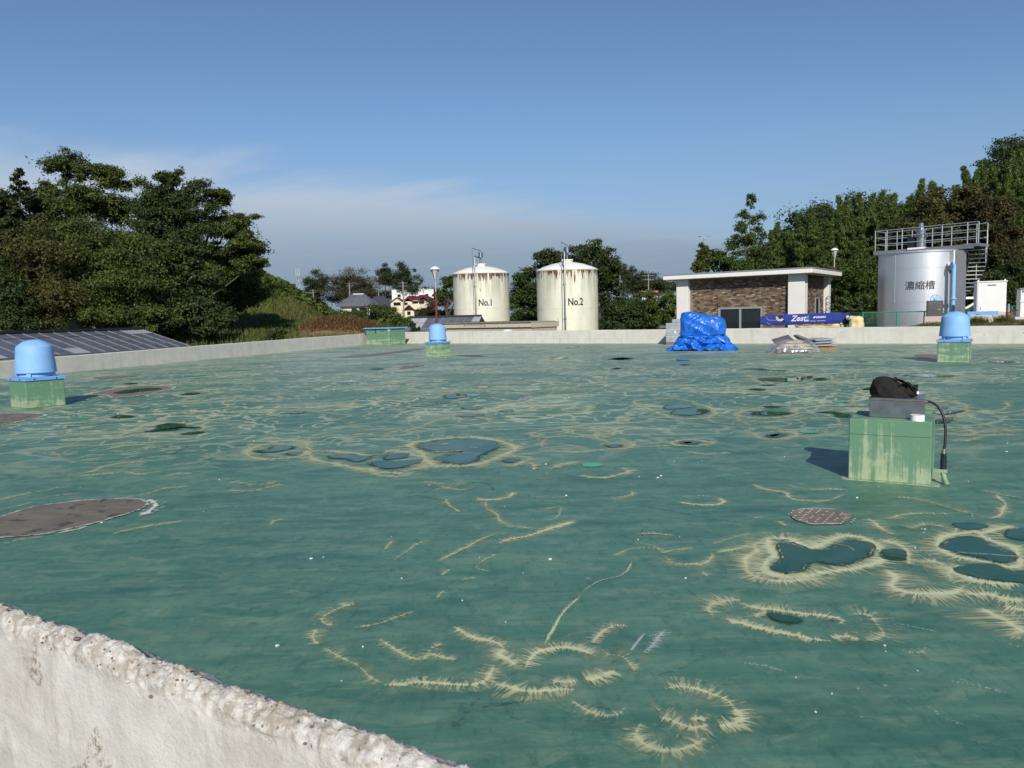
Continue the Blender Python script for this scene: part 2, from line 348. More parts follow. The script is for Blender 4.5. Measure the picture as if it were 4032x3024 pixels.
# ------------------------------------------------------------------ roof deck and parapets
DIR = Vector((0.815, -0.579, 0)).normalized(); NRM = Vector((0.579, 0.815, 0)).normalized()     # along / out through the far parapet
CORNER = Vector((-8.2, 49.0, 0))
LW = [(-8.2, 49.0, 0.70), (-11.0, 39.6, 0.655), (-13.3, 31.8, 0.61), (-15.7, 23.8, 0.54), (-19.0, 12.8, 0.53)]
FARR = CORNER + DIR * 62
NA = Vector((-1.70, 2.46, 0)); ND = Vector((0.849, -0.528, 0)).normalized()                         # near parapet, its inner top edge
NL, NR = NA - ND * 20.2, NA + ND * 20
deck_poly = [(-8.2, 49.0), (-11.0, 39.6), (-13.3, 31.8), (-15.7, 23.8), (-19.0, 12.8), (NR.x, NR.y), (FARR.x, FARR.y)]
me = bpy.data.meshes.new('roof_deck'); me.from_pydata([(x, y, 0) for x, y in deck_poly], [], [tuple(range(len(deck_poly)))]); me.update()
deck_o = tag(link('roof_deck', me, floor_mat()), kind='structure')
if me.polygons[0].normal.z < 0: me.flip_normals()

def parapet(name, label, pts, outward, th, zb):
    """concrete wall with a slightly uneven top; pts are (x, y, ztop) of the inner face"""
    V, n = [], 0
    P = []
    for (a, b) in zip(pts[:-1], pts[1:]):
        L = math.hypot(b[0] - a[0], b[1] - a[1]); k = max(2, int(L / 0.35))
        P += [tuple(lerp(a[i], b[i], j / k) for i in range(3)) for j in range(k)]
    P.append(pts[-1]); m = MB(); ring = []
    for i, (x, y, z) in enumerate(P):
        a, b = Vector(P[max(i - 1, 0)]), Vector(P[min(i + 1, len(P) - 1)]); d = (b - a); d.z = 0; d.normalize(); o = Vector((d.y, -d.x, 0))
        if o.dot(outward) < 0: o = -o
        zt = z + 0.012 * mnoise.noise(Vector((x * 1.3, y * 1.3, 3)))
        j = 0.006 * mnoise.noise(Vector((x * 2, y * 2, 9)))
        ring.append([(x, y, 0.004), (x + o.x * j, y + o.y * j, zt - 0.02), (x + o.x * 0.02, y + o.y * 0.02, zt), (x + o.x * (th - 0.02), y + o.y * (th - 0.02), zt + 0.006 * mnoise.noise(Vector((x, y, 1)))), (x + o.x * th, y + o.y * th, zt - 0.02), (x + o.x * th, y + o.y * th, zb)])
    V = [q for r_ in ring for q in r_]; w6 = 6
    F = [(i * w6 + k, (i + 1) * w6 + k, (i + 1) * w6 + k + 1, i * w6 + k + 1) for i in range(len(ring) - 1) for k in range(w6 - 1)] + [tuple(range(w6)), tuple((len(ring) - 1) * w6 + k for k in range(w6))]
    m.add(V, F); me = m.mesh(name); o = link(name, me, M_CONC)
    import bmesh
    bm = bmesh.new(); bm.from_mesh(me); bmesh.ops.recalc_face_normals(bm, faces=bm.faces); bm.to_mesh(me); bm.free()
    return tag(o, label, 'parapet wall')
lw = parapet('parapet_wall', 'pale concrete parapet running beside the glazed greenhouse roof up to the green hatch', LW, Vector((-1, 0, 0)), 0.2, -2.6)
fwl = parapet('parapet_wall', 'long pale concrete parapet in front of the two cream tanks and the brick building', [(CORNER.x, CORNER.y, 0.70), (*(CORNER + DIR * 20)[:2], 0.70), (FARR.x, FARR.y, 0.685)], NRM, 0.2, -2.6)
# weather holes and pits in the faces of the parapets
pit = MB()
for i in range(95):
    s = rnd.uniform(4, 42); p = CORNER + DIR * s - NRM * 0.004; z = rnd.choice([0.50, 0.52, 0.46, 0.3, 0.58]) + rnd.uniform(-.06, .05); r_ = rnd.uniform(0.006, 0.02)
    pit.quad(p - DIR * r_ + Vector((0, 0, z)), p + DIR * r_ + Vector((0, 0, z - r_)), p + DIR * r_ * .7 + Vector((0, 0, z + r_ * 1.6)), p - DIR * r_ * .8 + Vector((0, 0, z + r_)))
po = pit.build('pitting', pm('pit_dirt', (0.20, 0.18, 0.15), (0.26, 0.23, 0.19), 0.9), fwl); po['kind'] = 'stuff'
# drain outlet stub through the parapet
dr = MB(); p = fl(1868, 1350); dr.tube([p + NRM * -0.10 + Vector((0, 0, .08)), p + NRM * 0.35 + Vector((0, 0, .08))], 0.07, 12); dr.build('drain_outlet', M_DARK, fwl)

# --- near parapet with its broken, pebbly top
NT_ = 0.050
NOUT = Vector((-0.528, -0.849, 0)).normalized()
def near_wall():
    s0, s1, ns = -2.6, 2.6, 620
    prof = []          # (outward offset, z, roughness)
    for z in np.linspace(0.004, 0.56, 8): prof.append((-.10, z, 0.0))
    for q in np.linspace(-.095, -.004, 20): prof.append((q, 0.648 + .75 * q, 0.8))
    for q in np.linspace(0.0, NT_ - 0.006, 18): prof.append((q, 0.65 - 0.030 * max(0, q / NT_) ** 2, 1.0))
    for z in np.linspace(0.612, 0.565, 12): prof.append((NT_, z, 0.8 * ss(0.565, 0.60, z)))
    for z in np.linspace(0.555, -0.25, 44): prof.append((NT_, z, 0.0))
    V = []
    for i in range(ns):
        s = lerp(s0, s1, i / (ns - 1)); base = NA + ND * s
        ed = 0.018 * mnoise.noise(Vector((s * 4, 0, 7))) + 0.014 * mnoise.noise(Vector((s * 13, 2, 7))) + 0.009 * mnoise.noise(Vector((s * 40, 2, 7)))
        tilt = 0.012 * mnoise.noise(Vector((s * 2.2, 5, 1)))
        for (o, z, r_) in prof:
            p = base + NOUT * o; zz_ = z
            if r_ > 0:
                q = Vector((s, o, z))
                h = 0.006 * fbm(q * 7, 3) + 0.003 * mnoise.noise(q * 45) + 0.004 * mnoise.noise(q * 100) + 0.0045 * mnoise.noise(q * 190)
                zz_ = z + r_ * (h + tilt) + (ed * r_ if z > 0.55 else 0)
                k = r_ * (0.006 * mnoise.noise(q * 26 + Vector((9, 9, 9))) + 0.005 * mnoise.noise(q * 70)) ; p = p + NOUT * (k + (ed * 0.5 * r_ if o > 0.04 else 0))
            else:
                q = Vector((s, z, 0)); p = p + NOUT * (0.003 * mnoise.noise(q * 6) + (0.0045 if 0.20 < z + 0.06 * s < 0.36 else 0))
            V.append((p.x, p.y, zz_))
    me = npmesh('parapet_wall', V, grid_quads(ns, len(prof))); me.update(); me.shade_smooth(); return me
def near_mat():
    m = bpy.data.materials.new('broken_concrete'); m.use_nodes = True; t = NT(m.node_tree); b = t.n['Principled BSDF']
    p = t.add('ShaderNodeNewGeometry').outputs['Position']; z = t.add('ShaderNodeSeparateXYZ', {0: p}).outputs[2]
    base = t.mix(t.ss(t.noise(p, 3.0, 5, 0.6), 0.34, 0.68), (0.64, 0.615, 0.56), (0.48, 0.455, 0.405))
    vs = t.noise(t.mapv(p, (1, 1, 0.16)), 11, 5, 0.65); base = t.mix(t.math('MULTIPLY', t.ss(vs, 0.50, 0.68), 0.55), base, (0.62, 0.59, 0.53))
    dv = t.noise(t.mapv(p, (1, 1, 0.3), loc=(3, 1, 0)), 6, 5, 0.7); base = t.mix(t.math('MULTIPLY', t.ss(dv, 0.50, 0.66), 0.55), base, (0.36, 0.33, 0.285))
    pat = t.noise(p, 7, 5, 0.7); base = t.mix(t.math('MULTIPLY', t.ss(pat, 0.60, 0.72), 0.5), base, (0.50, 0.46, 0.37))
    cr_ = t.math('ABSOLUTE', t.math('SUBTRACT', t.noise(t.mapv(p, (1, 1, 0.8)), 4.5, 6, 0.6, dist=0.8), 0.5)); base = t.mix(t.math('MULTIPLY', t.ss(cr_, 0.012, 0.002), 0.18), base, (0.25, 0.22, 0.18))
    pk_ = t.math('MULTIPLY', t.ss(t.noise(p, 5.5, 3, 0.5), 0.62, 0.67), t.ss(t.noise(p, 60, 4, 0.7), 0.45, 0.6)); base = t.mix(pk_, base, (0.27, 0.22, 0.17))
    bri = t.mix(t.ss(t.noise(p, 26, 6, 0.78), 0.36, 0.62), (0.64, 0.62, 0.58), (0.36, 0.315, 0.255))
    dk = t.add('ShaderNodeTexVoronoi', {'Scale': 75.0, 'Randomness': 1.0}); t.l.new(p, dk.inputs['Vector'])
    pick = t.math('MULTIPLY', t.ss(dk.outputs['Distance'], 0.34, 0.25), t.ss(t.add('ShaderNodeSeparateColor', {0: dk.outputs['Color']}).outputs[0], 0.86, 0.9))
    bri = t.mix(pick, bri, (0.16, 0.125, 0.105))
    top = t.ss(t.math('ADD', z, t.math('MULTIPLY', t.math('SUBTRACT', t.noise(p, 6, 4), 0.5), 0.09)), 0.575, 0.615)
    c = t.mix(top, base, bri); t.l.new(c, b.inputs['Base Color']); b.inputs['Roughness'].default_value = 0.9; b.inputs['Specular IOR Level'].default_value = 0.15
    hh = t.math('ADD', t.noise(p, 60, 5, 0.7), t.math('MULTIPLY', t.noise(p, 9, 4), 0.8))
    bp = t.add('ShaderNodeBump', {'Strength': 0.7, 'Distance': 0.008, 'Height': hh}); t.l.new(bp.outputs[0], b.inputs['Normal']); return m
M_NEAR = near_mat()
nw = tag(link('parapet_wall', near_wall(), M_NEAR), 'low concrete wall with a broken pebbly top edge at the foot of the roof', 'parapet wall')
ext = MB()
for a, b in ((-21.0, -2.55), (2.55, 20.5)):
    A, B = NA + ND * a, NA + ND * b
    ext.prism([(A - NOUT * .1)[:2], (B - NOUT * .1)[:2], (B + NOUT * NT_)[:2], (A + NOUT * NT_)[:2]], -0.25, 0.62)
ext.build('wall_run', M_NEAR, nw)
# pebbles of the aggregate bared along the broken edge
peb = [MB(), MB(), MB()]
for i in range(130):
    s = rnd.uniform(-1.9, 1.6); o = rnd.uniform(0.0, NT_ + 0.001); r_ = rnd.choice([.002, .003, .003, .004, .004, .005, .007]) * rnd.uniform(.8, 1.2)
    if rnd.random() < 0.2: o = NT_ + 0.002; z = rnd.uniform(0.575, 0.615)
    else: z = 0.652 - 0.030 * (o / NT_) ** 2 + 0.006 * fbm(Vector((s, o, .65)) * 7, 3)
    c = NA + ND * s + NOUT * o; a = rnd.uniform(0, 6.28); vs = []
    for lat in (-0.9, 0, 0.9):
        for k in range(6):
            t_ = a + k * math.pi / 3; vs.append((c.x + r_ * 1.4 * math.cos(lat) * math.cos(t_), c.y + r_ * math.cos(lat) * math.sin(t_), z + r_ * .8 * math.sin(lat)))
    fs = [(i_ * 6 + k, i_ * 6 + (k + 1) % 6, (i_ + 1) * 6 + (k + 1) % 6, (i_ + 1) * 6 + k) for i_ in (0, 1) for k in range(6)] + [tuple(range(6))[::-1], tuple(range(12, 18))]
    peb[rnd.choice([0, 0, 1, 2, 2])].add(vs, fs)
for m_, c in zip(peb, ((0.17, 0.14, 0.125), (0.40, 0.29, 0.18), (0.55, 0.52, 0.48))):
    o = m_.build('pebbles', pm('pebble_%d' % int(c[0] * 100), c, tuple(k * .7 for k in c), 0.7, scale=30), nw, True); o['kind'] = 'stuff'
# hard ground outside the near wall
gw = MB(); A, B = NA - ND * 22 + NOUT * 0.03, NA + ND * 22 + NOUT * 0.03
gw.quad((A.x, A.y, -0.06), (A + NOUT * 14)[:2] + (-0.06,), (B + NOUT * 14)[:2] + (-0.06,), (B.x, B.y, -0.06))
gw.build('walkway', pm('walkway_concrete', (0.36, 0.34, 0.30), (0.28, 0.26, 0.23), 0.9, bump=0.3)); bpy.data.objects['walkway']['kind'] = 'structure'

# ------------------------------------------------------------------ stains, puddles, bare patches on the deck
LEVEL = [0]
def catmull(pts, closed, step):
    pts = [Vector(p) for p in pts]; n = len(pts); out_ = []
    segs = n if closed else n - 1
    for i in range(segs):
        if closed: p0, p1, p2, p3 = pts[(i - 1) % n], pts[i], pts[(i + 1) % n], pts[(i + 2) % n]
        else: p0, p1, p2, p3 = pts[max(i - 1, 0)], pts[i], pts[i + 1], pts[min(i + 2, n - 1)]
        k = max(2, int((p2 - p1).length / step))
        for j in range(k):
            t = j / k
            out_.append(0.5 * ((2 * p1) + (p2 - p0) * t + (2 * p0 - 5 * p1 + 4 * p2 - p3) * t * t + (3 * p1 - p0 - 3 * p2 + p3) * t ** 3))
    if not closed: out_.append(pts[-1])
    return out_
def strip(name, pts, wd, strength=0.5, closed=False, mat=None, z=None, taper=True, jit=0.25):
    """flat ribbon along world points, its uv runs along and across"""
    dmean = sum(p.y for p in pts) / len(pts)
    P = catmull(pts, closed, max(0.025, dmean * 0.006)); n = len(P); ang = []
    if n < 3: return None
    LEVEL[0] = (LEVEL[0] + 1) % 24; z = (0.0035 + LEVEL[0] * 0.00012) if z is None else z
    seed = rnd.uniform(0, 900); V, UV, S, L = [], [], [], 0.0
    rows = [-1, -0.5, 0, 0.5, 1]
    idx = list(range(n)) + ([0] if closed else [])
    for q, i in enumerate(idx):
        a, b = (P[(i - 1) % n], P[(i + 1) % n]) if closed else (P[max(i - 1, 0)], P[min(i + 1, n - 1)])
        d = (b - a); d = d.normalized() if d.length > 1e-6 else Vector((1, 0, 0)); o = Vector((-d.y, d.x, 0))
        if q: L += (P[i] - P[idx[q - 1]]).length
        wl = wd * (1 + jit * 1.6 * mnoise.noise(Vector((L * 2 + seed, 0, 0)))); sl = wd * 0.5 * mnoise.noise(Vector((L * 5 + seed, 4, 0))) * jit * 2
        k = strength
        if taper and not closed: k *= min(1, 8 * min(q, n - 1 - q) / n + 0.02)
        for r_ in rows:
            p = P[i] + o * (wl * r_ + sl); V.append((p.x, p.y, z + 0.0005 * q / n + 0.00006 * r_)); UV.append((L + seed, r_)); S.append(k)
    F = grid_quads(len(idx), 5); me = npmesh(name, V, F)
    uvl = me.uv_layers.new(name='UVMap'); li = np.array(F).ravel(); uvl.data.foreach_set('uv', np.array(UV, np.float32)[li].ravel())
    at_ = me.attributes.new('strength', 'FLOAT', 'POINT'); at_.data.foreach_set('value', np.array(S, np.float32))
    return link(name, me, mat or M_STAIN, deck_o)
def pxs(l, ox=0, oy=0, sc_=1.0): return [fl(ox + x / sc_, oy + y / sc_) for x, y in l]
def blob(name, pts, mat, z, wob=0.06, step=None):
    P = catmull(pts, True, step or max(0.02, pts[0].y * 0.006)); c = sum(P, Vector()) / len(P); sz = max((p - c).length for p in P); out_ = []
    for p in P:
        k = 1 + wob * mnoise.noise(p * (5 / sz)) + wob * .6 * mnoise.noise(p * (14 / sz)) + wob * .3 * mnoise.noise(p * (34 / sz)); q = c + (p - c) * k; out_.append((q.x, q.y, z))
    me = bpy.data.meshes.new(name); me.from_pydata(out_, [], [tuple(range(len(out_)))]); me.update()
    if me.polygons[0].normal.z < 0: me.flip_normals()
    return link(name, me, mat, deck_o)
def puddle(pts, z, wob):
    P = catmull(pts, True, max(0.02, pts[0].y * 0.006)); c = sum(P, Vector()) / len(P); sz = max((p - c).length for p in P); n = len(P); out_ = []
    for p in P: out_.append(c + (p - c) * (1 + wob * mnoise.noise(p * (5 / sz)) + wob * .6 * mnoise.noise(p * (14 / sz)) + wob * .3 * mnoise.noise(p * (34 / sz))))
    area = sum(out_[i].x * out_[(i + 1) % n].y - out_[(i + 1) % n].x * out_[i].y for i in range(n))
    if area < 0: out_.reverse()
    ins = min(0.03 + 0.004 * pts[0].y, sz * 0.14); inn = []
    for i in range(n):
        d = (out_[(i + 2) % n] - out_[i - 2]).normalized(); inn.append(out_[i] + Vector((-d.y, d.x, 0)) * ins)
    V = [(q.x, q.y, z) for q in out_] + [(q.x, q.y, z + .00005) for q in inn]
    me = bpy.data.meshes.new('puddle'); me.from_pydata(V, [], [(i, (i + 1) % n, n + (i + 1) % n, n + i) for i in range(n)] + [tuple(range(n, 2 * n))]); me.update()
    a = me.attributes.new('rim', 'FLOAT', 'POINT'); a.data.foreach_set('value', np.array([0.0] * n + [1.0] * n, np.float32)); return link('puddle', me, M_WATER, deck_o)
def ell(cx, cy, rx, ry, n=10, j=0.18):
    return [(cx + rx * math.cos(t) * rnd.uniform(1 - j, 1 + j), cy + ry * math.sin(t) * rnd.uniform(1 - j, 1 + j)) for t in (2 * math.pi * k / n for k in range(n))]
A_ = (1100, 1900, 1.3825); B_ = (2300, 1700, 1.2529); C_ = (900, 1300, 1.3012); D_ = (0, 1250, 1.746); E_ = (2400, 1300, 1.3554)
near = [  # (frame, half width in metres, strength, closed, points)
 (A_, .075, .62, 0, [(420,665),(340,682),(262,725),(232,762),(262,785),(330,785)]), (A_, .07, .50, 0, [(215,800),(192,850),(205,890)]),
 (A_, .085, .42, 0, [(230,905),(330,945),(430,1005),(500,1065),(570,1108)]), (A_, .065, .85, 0, [(560,1105),(660,1108),(760,1090),(880,1100),(1000,1105),(1090,1090),(1150,1040),(1182,985)]),
 (A_, .06, .40, 0, [(400,795),(520,775),(620,745),(735,700)]), (A_, .065, .42, 0, [(550,855),(640,920),(720,960),(790,975)]), (A_, .06, .45, 0, [(790,975),(830,905),(900,880)]), (A_, .06, .45, 0, [(800,930),(880,955),(970,970)]),
 (A_, .065, .66, 0, [(935,782),(1040,842),(1110,860),(1190,880),(1230,915)]), (A_, .075, .80, 0, [(1225,905),(1190,945),(1240,965),(1295,1005)]),
 (A_, .085, .80, 0, [(1325,1035),(1350,980),(1420,930),(1520,905),(1620,910),(1725,950)]), (A_, .09, .42, 0, [(1745,910),(1790,950),(1860,955),(1930,1010),(1950,1040)]),
 (A_, .075, .95, 0, [(1825,1025),(1760,1070),(1650,1088)]), (A_, .08, .62, 0, [(1630,1080),(1560,1090),(1470,1078)]), (A_, .095, .72, 0, [(1145,1095),(1250,1118),(1330,1145),(1440,1142),(1550,1132),(1625,1140)]),
 (A_, .07, .55, 0, [(1700,880),(1755,815),(1830,782),(1905,788)]), (A_, .08, .34, 0, [(1580,1185),(1660,1235),(1740,1265),(1850,1262),(1895,1205)]),
 (A_, .06, .7, 0, [(1085,80),(1100,95),(1190,92),(1262,75),(1268,52)]), (A_, .06, .5, 0, [(1115,100),(1130,140),(1190,180),(1200,215),(1290,240),(1410,255)]), (A_, .07, .8, 0, [(1190,342),(1250,310),(1350,295),(1450,262),(1560,225),(1625,205)]),
 (A_, .065, .42, 0, [(850,435),(960,385),(1060,330),(1130,300),(1210,265)]), (A_, .065, .36, 0, [(620,435),(700,370),(780,325),(830,318)]), (A_, .05, .42, 0, [(570,370),(600,335),(620,318)]),
 (A_, .06, .36, 0, [(1190,390),(1110,425),(1075,470),(1170,485)]), (A_, .05, .36, 0, [(880,510),(940,475)]), (A_, .06, .32, 0, [(980,535),(1080,520)]), (A_, .05, .36, 0, [(850,635),(905,590)]), (A_, .06, .5, 0, [(1780,85),(1870,90),(1925,65),(1915,48)]),
 (A_, .06, .34, 0, [(835,50),(900,28),(1000,20)]), (A_, .07, .44, 0, [(900,90),(930,130),(985,165)]), (A_, .06, .35, 0, [(1420,150),(1530,140),(1500,200),(1420,210)]), (A_, .05, .36, 0, [(1390,80),(1500,85),(1580,78)]),
 (B_, .085, .62, 0, [(395,1275),(480,1262),(560,1275),(640,1300),(715,1335),(745,1385)]), (B_, .08, .90, 0, [(735,1365),(772,1425),(720,1450),(650,1455)]), (B_, .085, .58, 0, [(620,1440),(540,1460),(440,1432),(360,1410)]),
 (B_, .095, .5, 0, [(285,1435),(258,1500),(320,1560),(430,1585),(540,1555),(600,1505)]), (B_, .06, .6, 0, [(330,1365),(375,1358)]), (B_, .07, .62, 0, [(520,1430),(575,1420),(600,1440)]),
 (B_, .10, .45, 0, [(620,915),(615,865),(690,838),(780,840)]), (B_, .085, .72, 0, [(770,845),(850,870),(950,882),(1080,895),(1200,912),(1265,935),(1225,958)]), (B_, .07, .92, 0, [(670,918),(760,942),(850,967),(950,990),(1050,1010),(1150,1030),(1230,1035)]),
 (B_, .08, .6, 0, [(1215,1020),(1300,1012),(1370,1035)]), (B_, .10, .40, 0, [(1290,905),(1390,905),(1465,955),(1470,1005),(1385,1040)]), (B_, .07, .36, 0, [(1560,1080),(1640,1090),(1690,1065)]), (B_, .07, .50, 0, [(880,925),(850,905),(910,890)]),
 (B_, .11, .88, 1, [(905,535),(1010,528),(1120,570),(1240,530),(1350,520),(1450,560),(1450,640),(1370,675),(1250,685),(1130,705),(1000,722),(890,690),(900,640),(935,600)]), (B_, .13, .62, 0, [(920,515),(850,560),(815,620),(800,690),(880,725),(1000,740),(1120,735),(1250,715)]), (B_, .08, .48, 0, [(650,600),(730,585),(820,560)]),
 (B_, .12, .66, 0, [(1450,530),(1560,560),(1600,620),(1590,660)]), (B_, .15, .74, 0, [(1490,680),(1540,760),(1640,800),(1760,805),(1850,790),(1900,760)]), (B_, .11, .48, 0, [(1640,650),(1720,640),(1790,680),(1790,740)]),
 (B_, .11, .86, 1, [(1745,545),(1840,505),(1930,500),(2010,540),(2130,590),(2140,660),(2040,665),(1950,640),(1830,615),(1755,580)]), (B_, .11, .84, 0, [(2170,760),(2000,745),(1890,725),(1815,690),(1850,660)]), (B_, .14, .70, 0, [(1860,805),(1990,810),(2100,830),(2200,840)]), (B_, .16, .66, 0, [(1960,870),(2060,930),(2170,990),(2260,1010)]), (B_, .13, .78, 0, [(2060,860),(2140,880),(2240,900)]),
 (B_, .10, .72, 0, [(1830,500),(1870,480),(1960,500),(2060,480),(2130,465)]), (B_, .09, .6, 0, [(1390,430),(1430,450),(1480,490),(1560,520)]), (B_, .09, .45, 0, [(1480,435),(1600,408),(1720,405),(1830,410)]), (B_, .10, .45, 0, [(1590,480),(1690,460),(1790,480)]), (B_, .07, .6, 0, [(2030,310),(2070,350),(2055,410),(1990,435)]), (B_, .08, .44, 0, [(1530,325),(1640,335),(1760,365),(1860,395),(1980,420)]), (B_, .09, .40, 0, [(1930,285),(2040,310),(2170,330)]),
 (B_, .08, .5, 0, [(390,610),(450,650),(540,655),(600,650),(635,615),(620,600)]), (B_, .07, .4, 0, [(380,600),(450,585),(540,575)]), (B_, .07, .36, 0, [(140,615),(230,580),(330,575),(400,590)]), (B_, .07, .34, 0, [(250,545),(330,560),(400,590)]), (B_, .07, .36, 0, [(250,510),(350,505),(450,515)]), (B_, .08, .42, 0, [(580,690),(610,720)]), (B_, .06, .3, 0, [(640,560),(740,520),(830,505)]),
 (B_, .09, .52, 0, [(830,260),(900,285),(990,305),(1040,335),(1160,345),(1250,325),(1280,305)]), (B_, .08, .40, 0, [(1000,265),(1110,285),(1200,285),(1300,290)]), (B_, .06, .75, 0, [(455,345),(540,360),(640,362),(688,348),(660,325)]), (B_, .06, .32, 0, [(480,325),(570,318),(660,325)]), (B_, .06, .45, 0, [(110,325),(170,325),(230,315),(242,298)]), (B_, .06, .5, 0, [(940,440),(980,455),(995,470)]), (B_, .06, .3, 0, [(790,415),(850,425),(890,415)]), (B_, .05, .36, 0, [(500,95),(580,112),(690,112),(750,100)]), (B_, .06, .3, 0, [(780,200),(880,218),(990,212)]),
]
M_DUST = stain_mat('pale_dust_halo', (0.36, 0.40, 0.25), (0.24, 0.33, 0.22), 9, 0.9, 0.42, 0.9)
for (o, wd, k, cl, l) in near:
    if k > .4: strip('dust_halo', pxs(l, *o), wd * 2.2, .16 + .2 * k, bool(cl), M_DUST, 0.0021 + LEVEL[0] * 0.00005)
for (o, wd, k, cl, l) in near: strip('stain', pxs(l, *o), wd * (1.15 if wd < .10 else 1.5), k * 1.05 + .17, bool(cl))
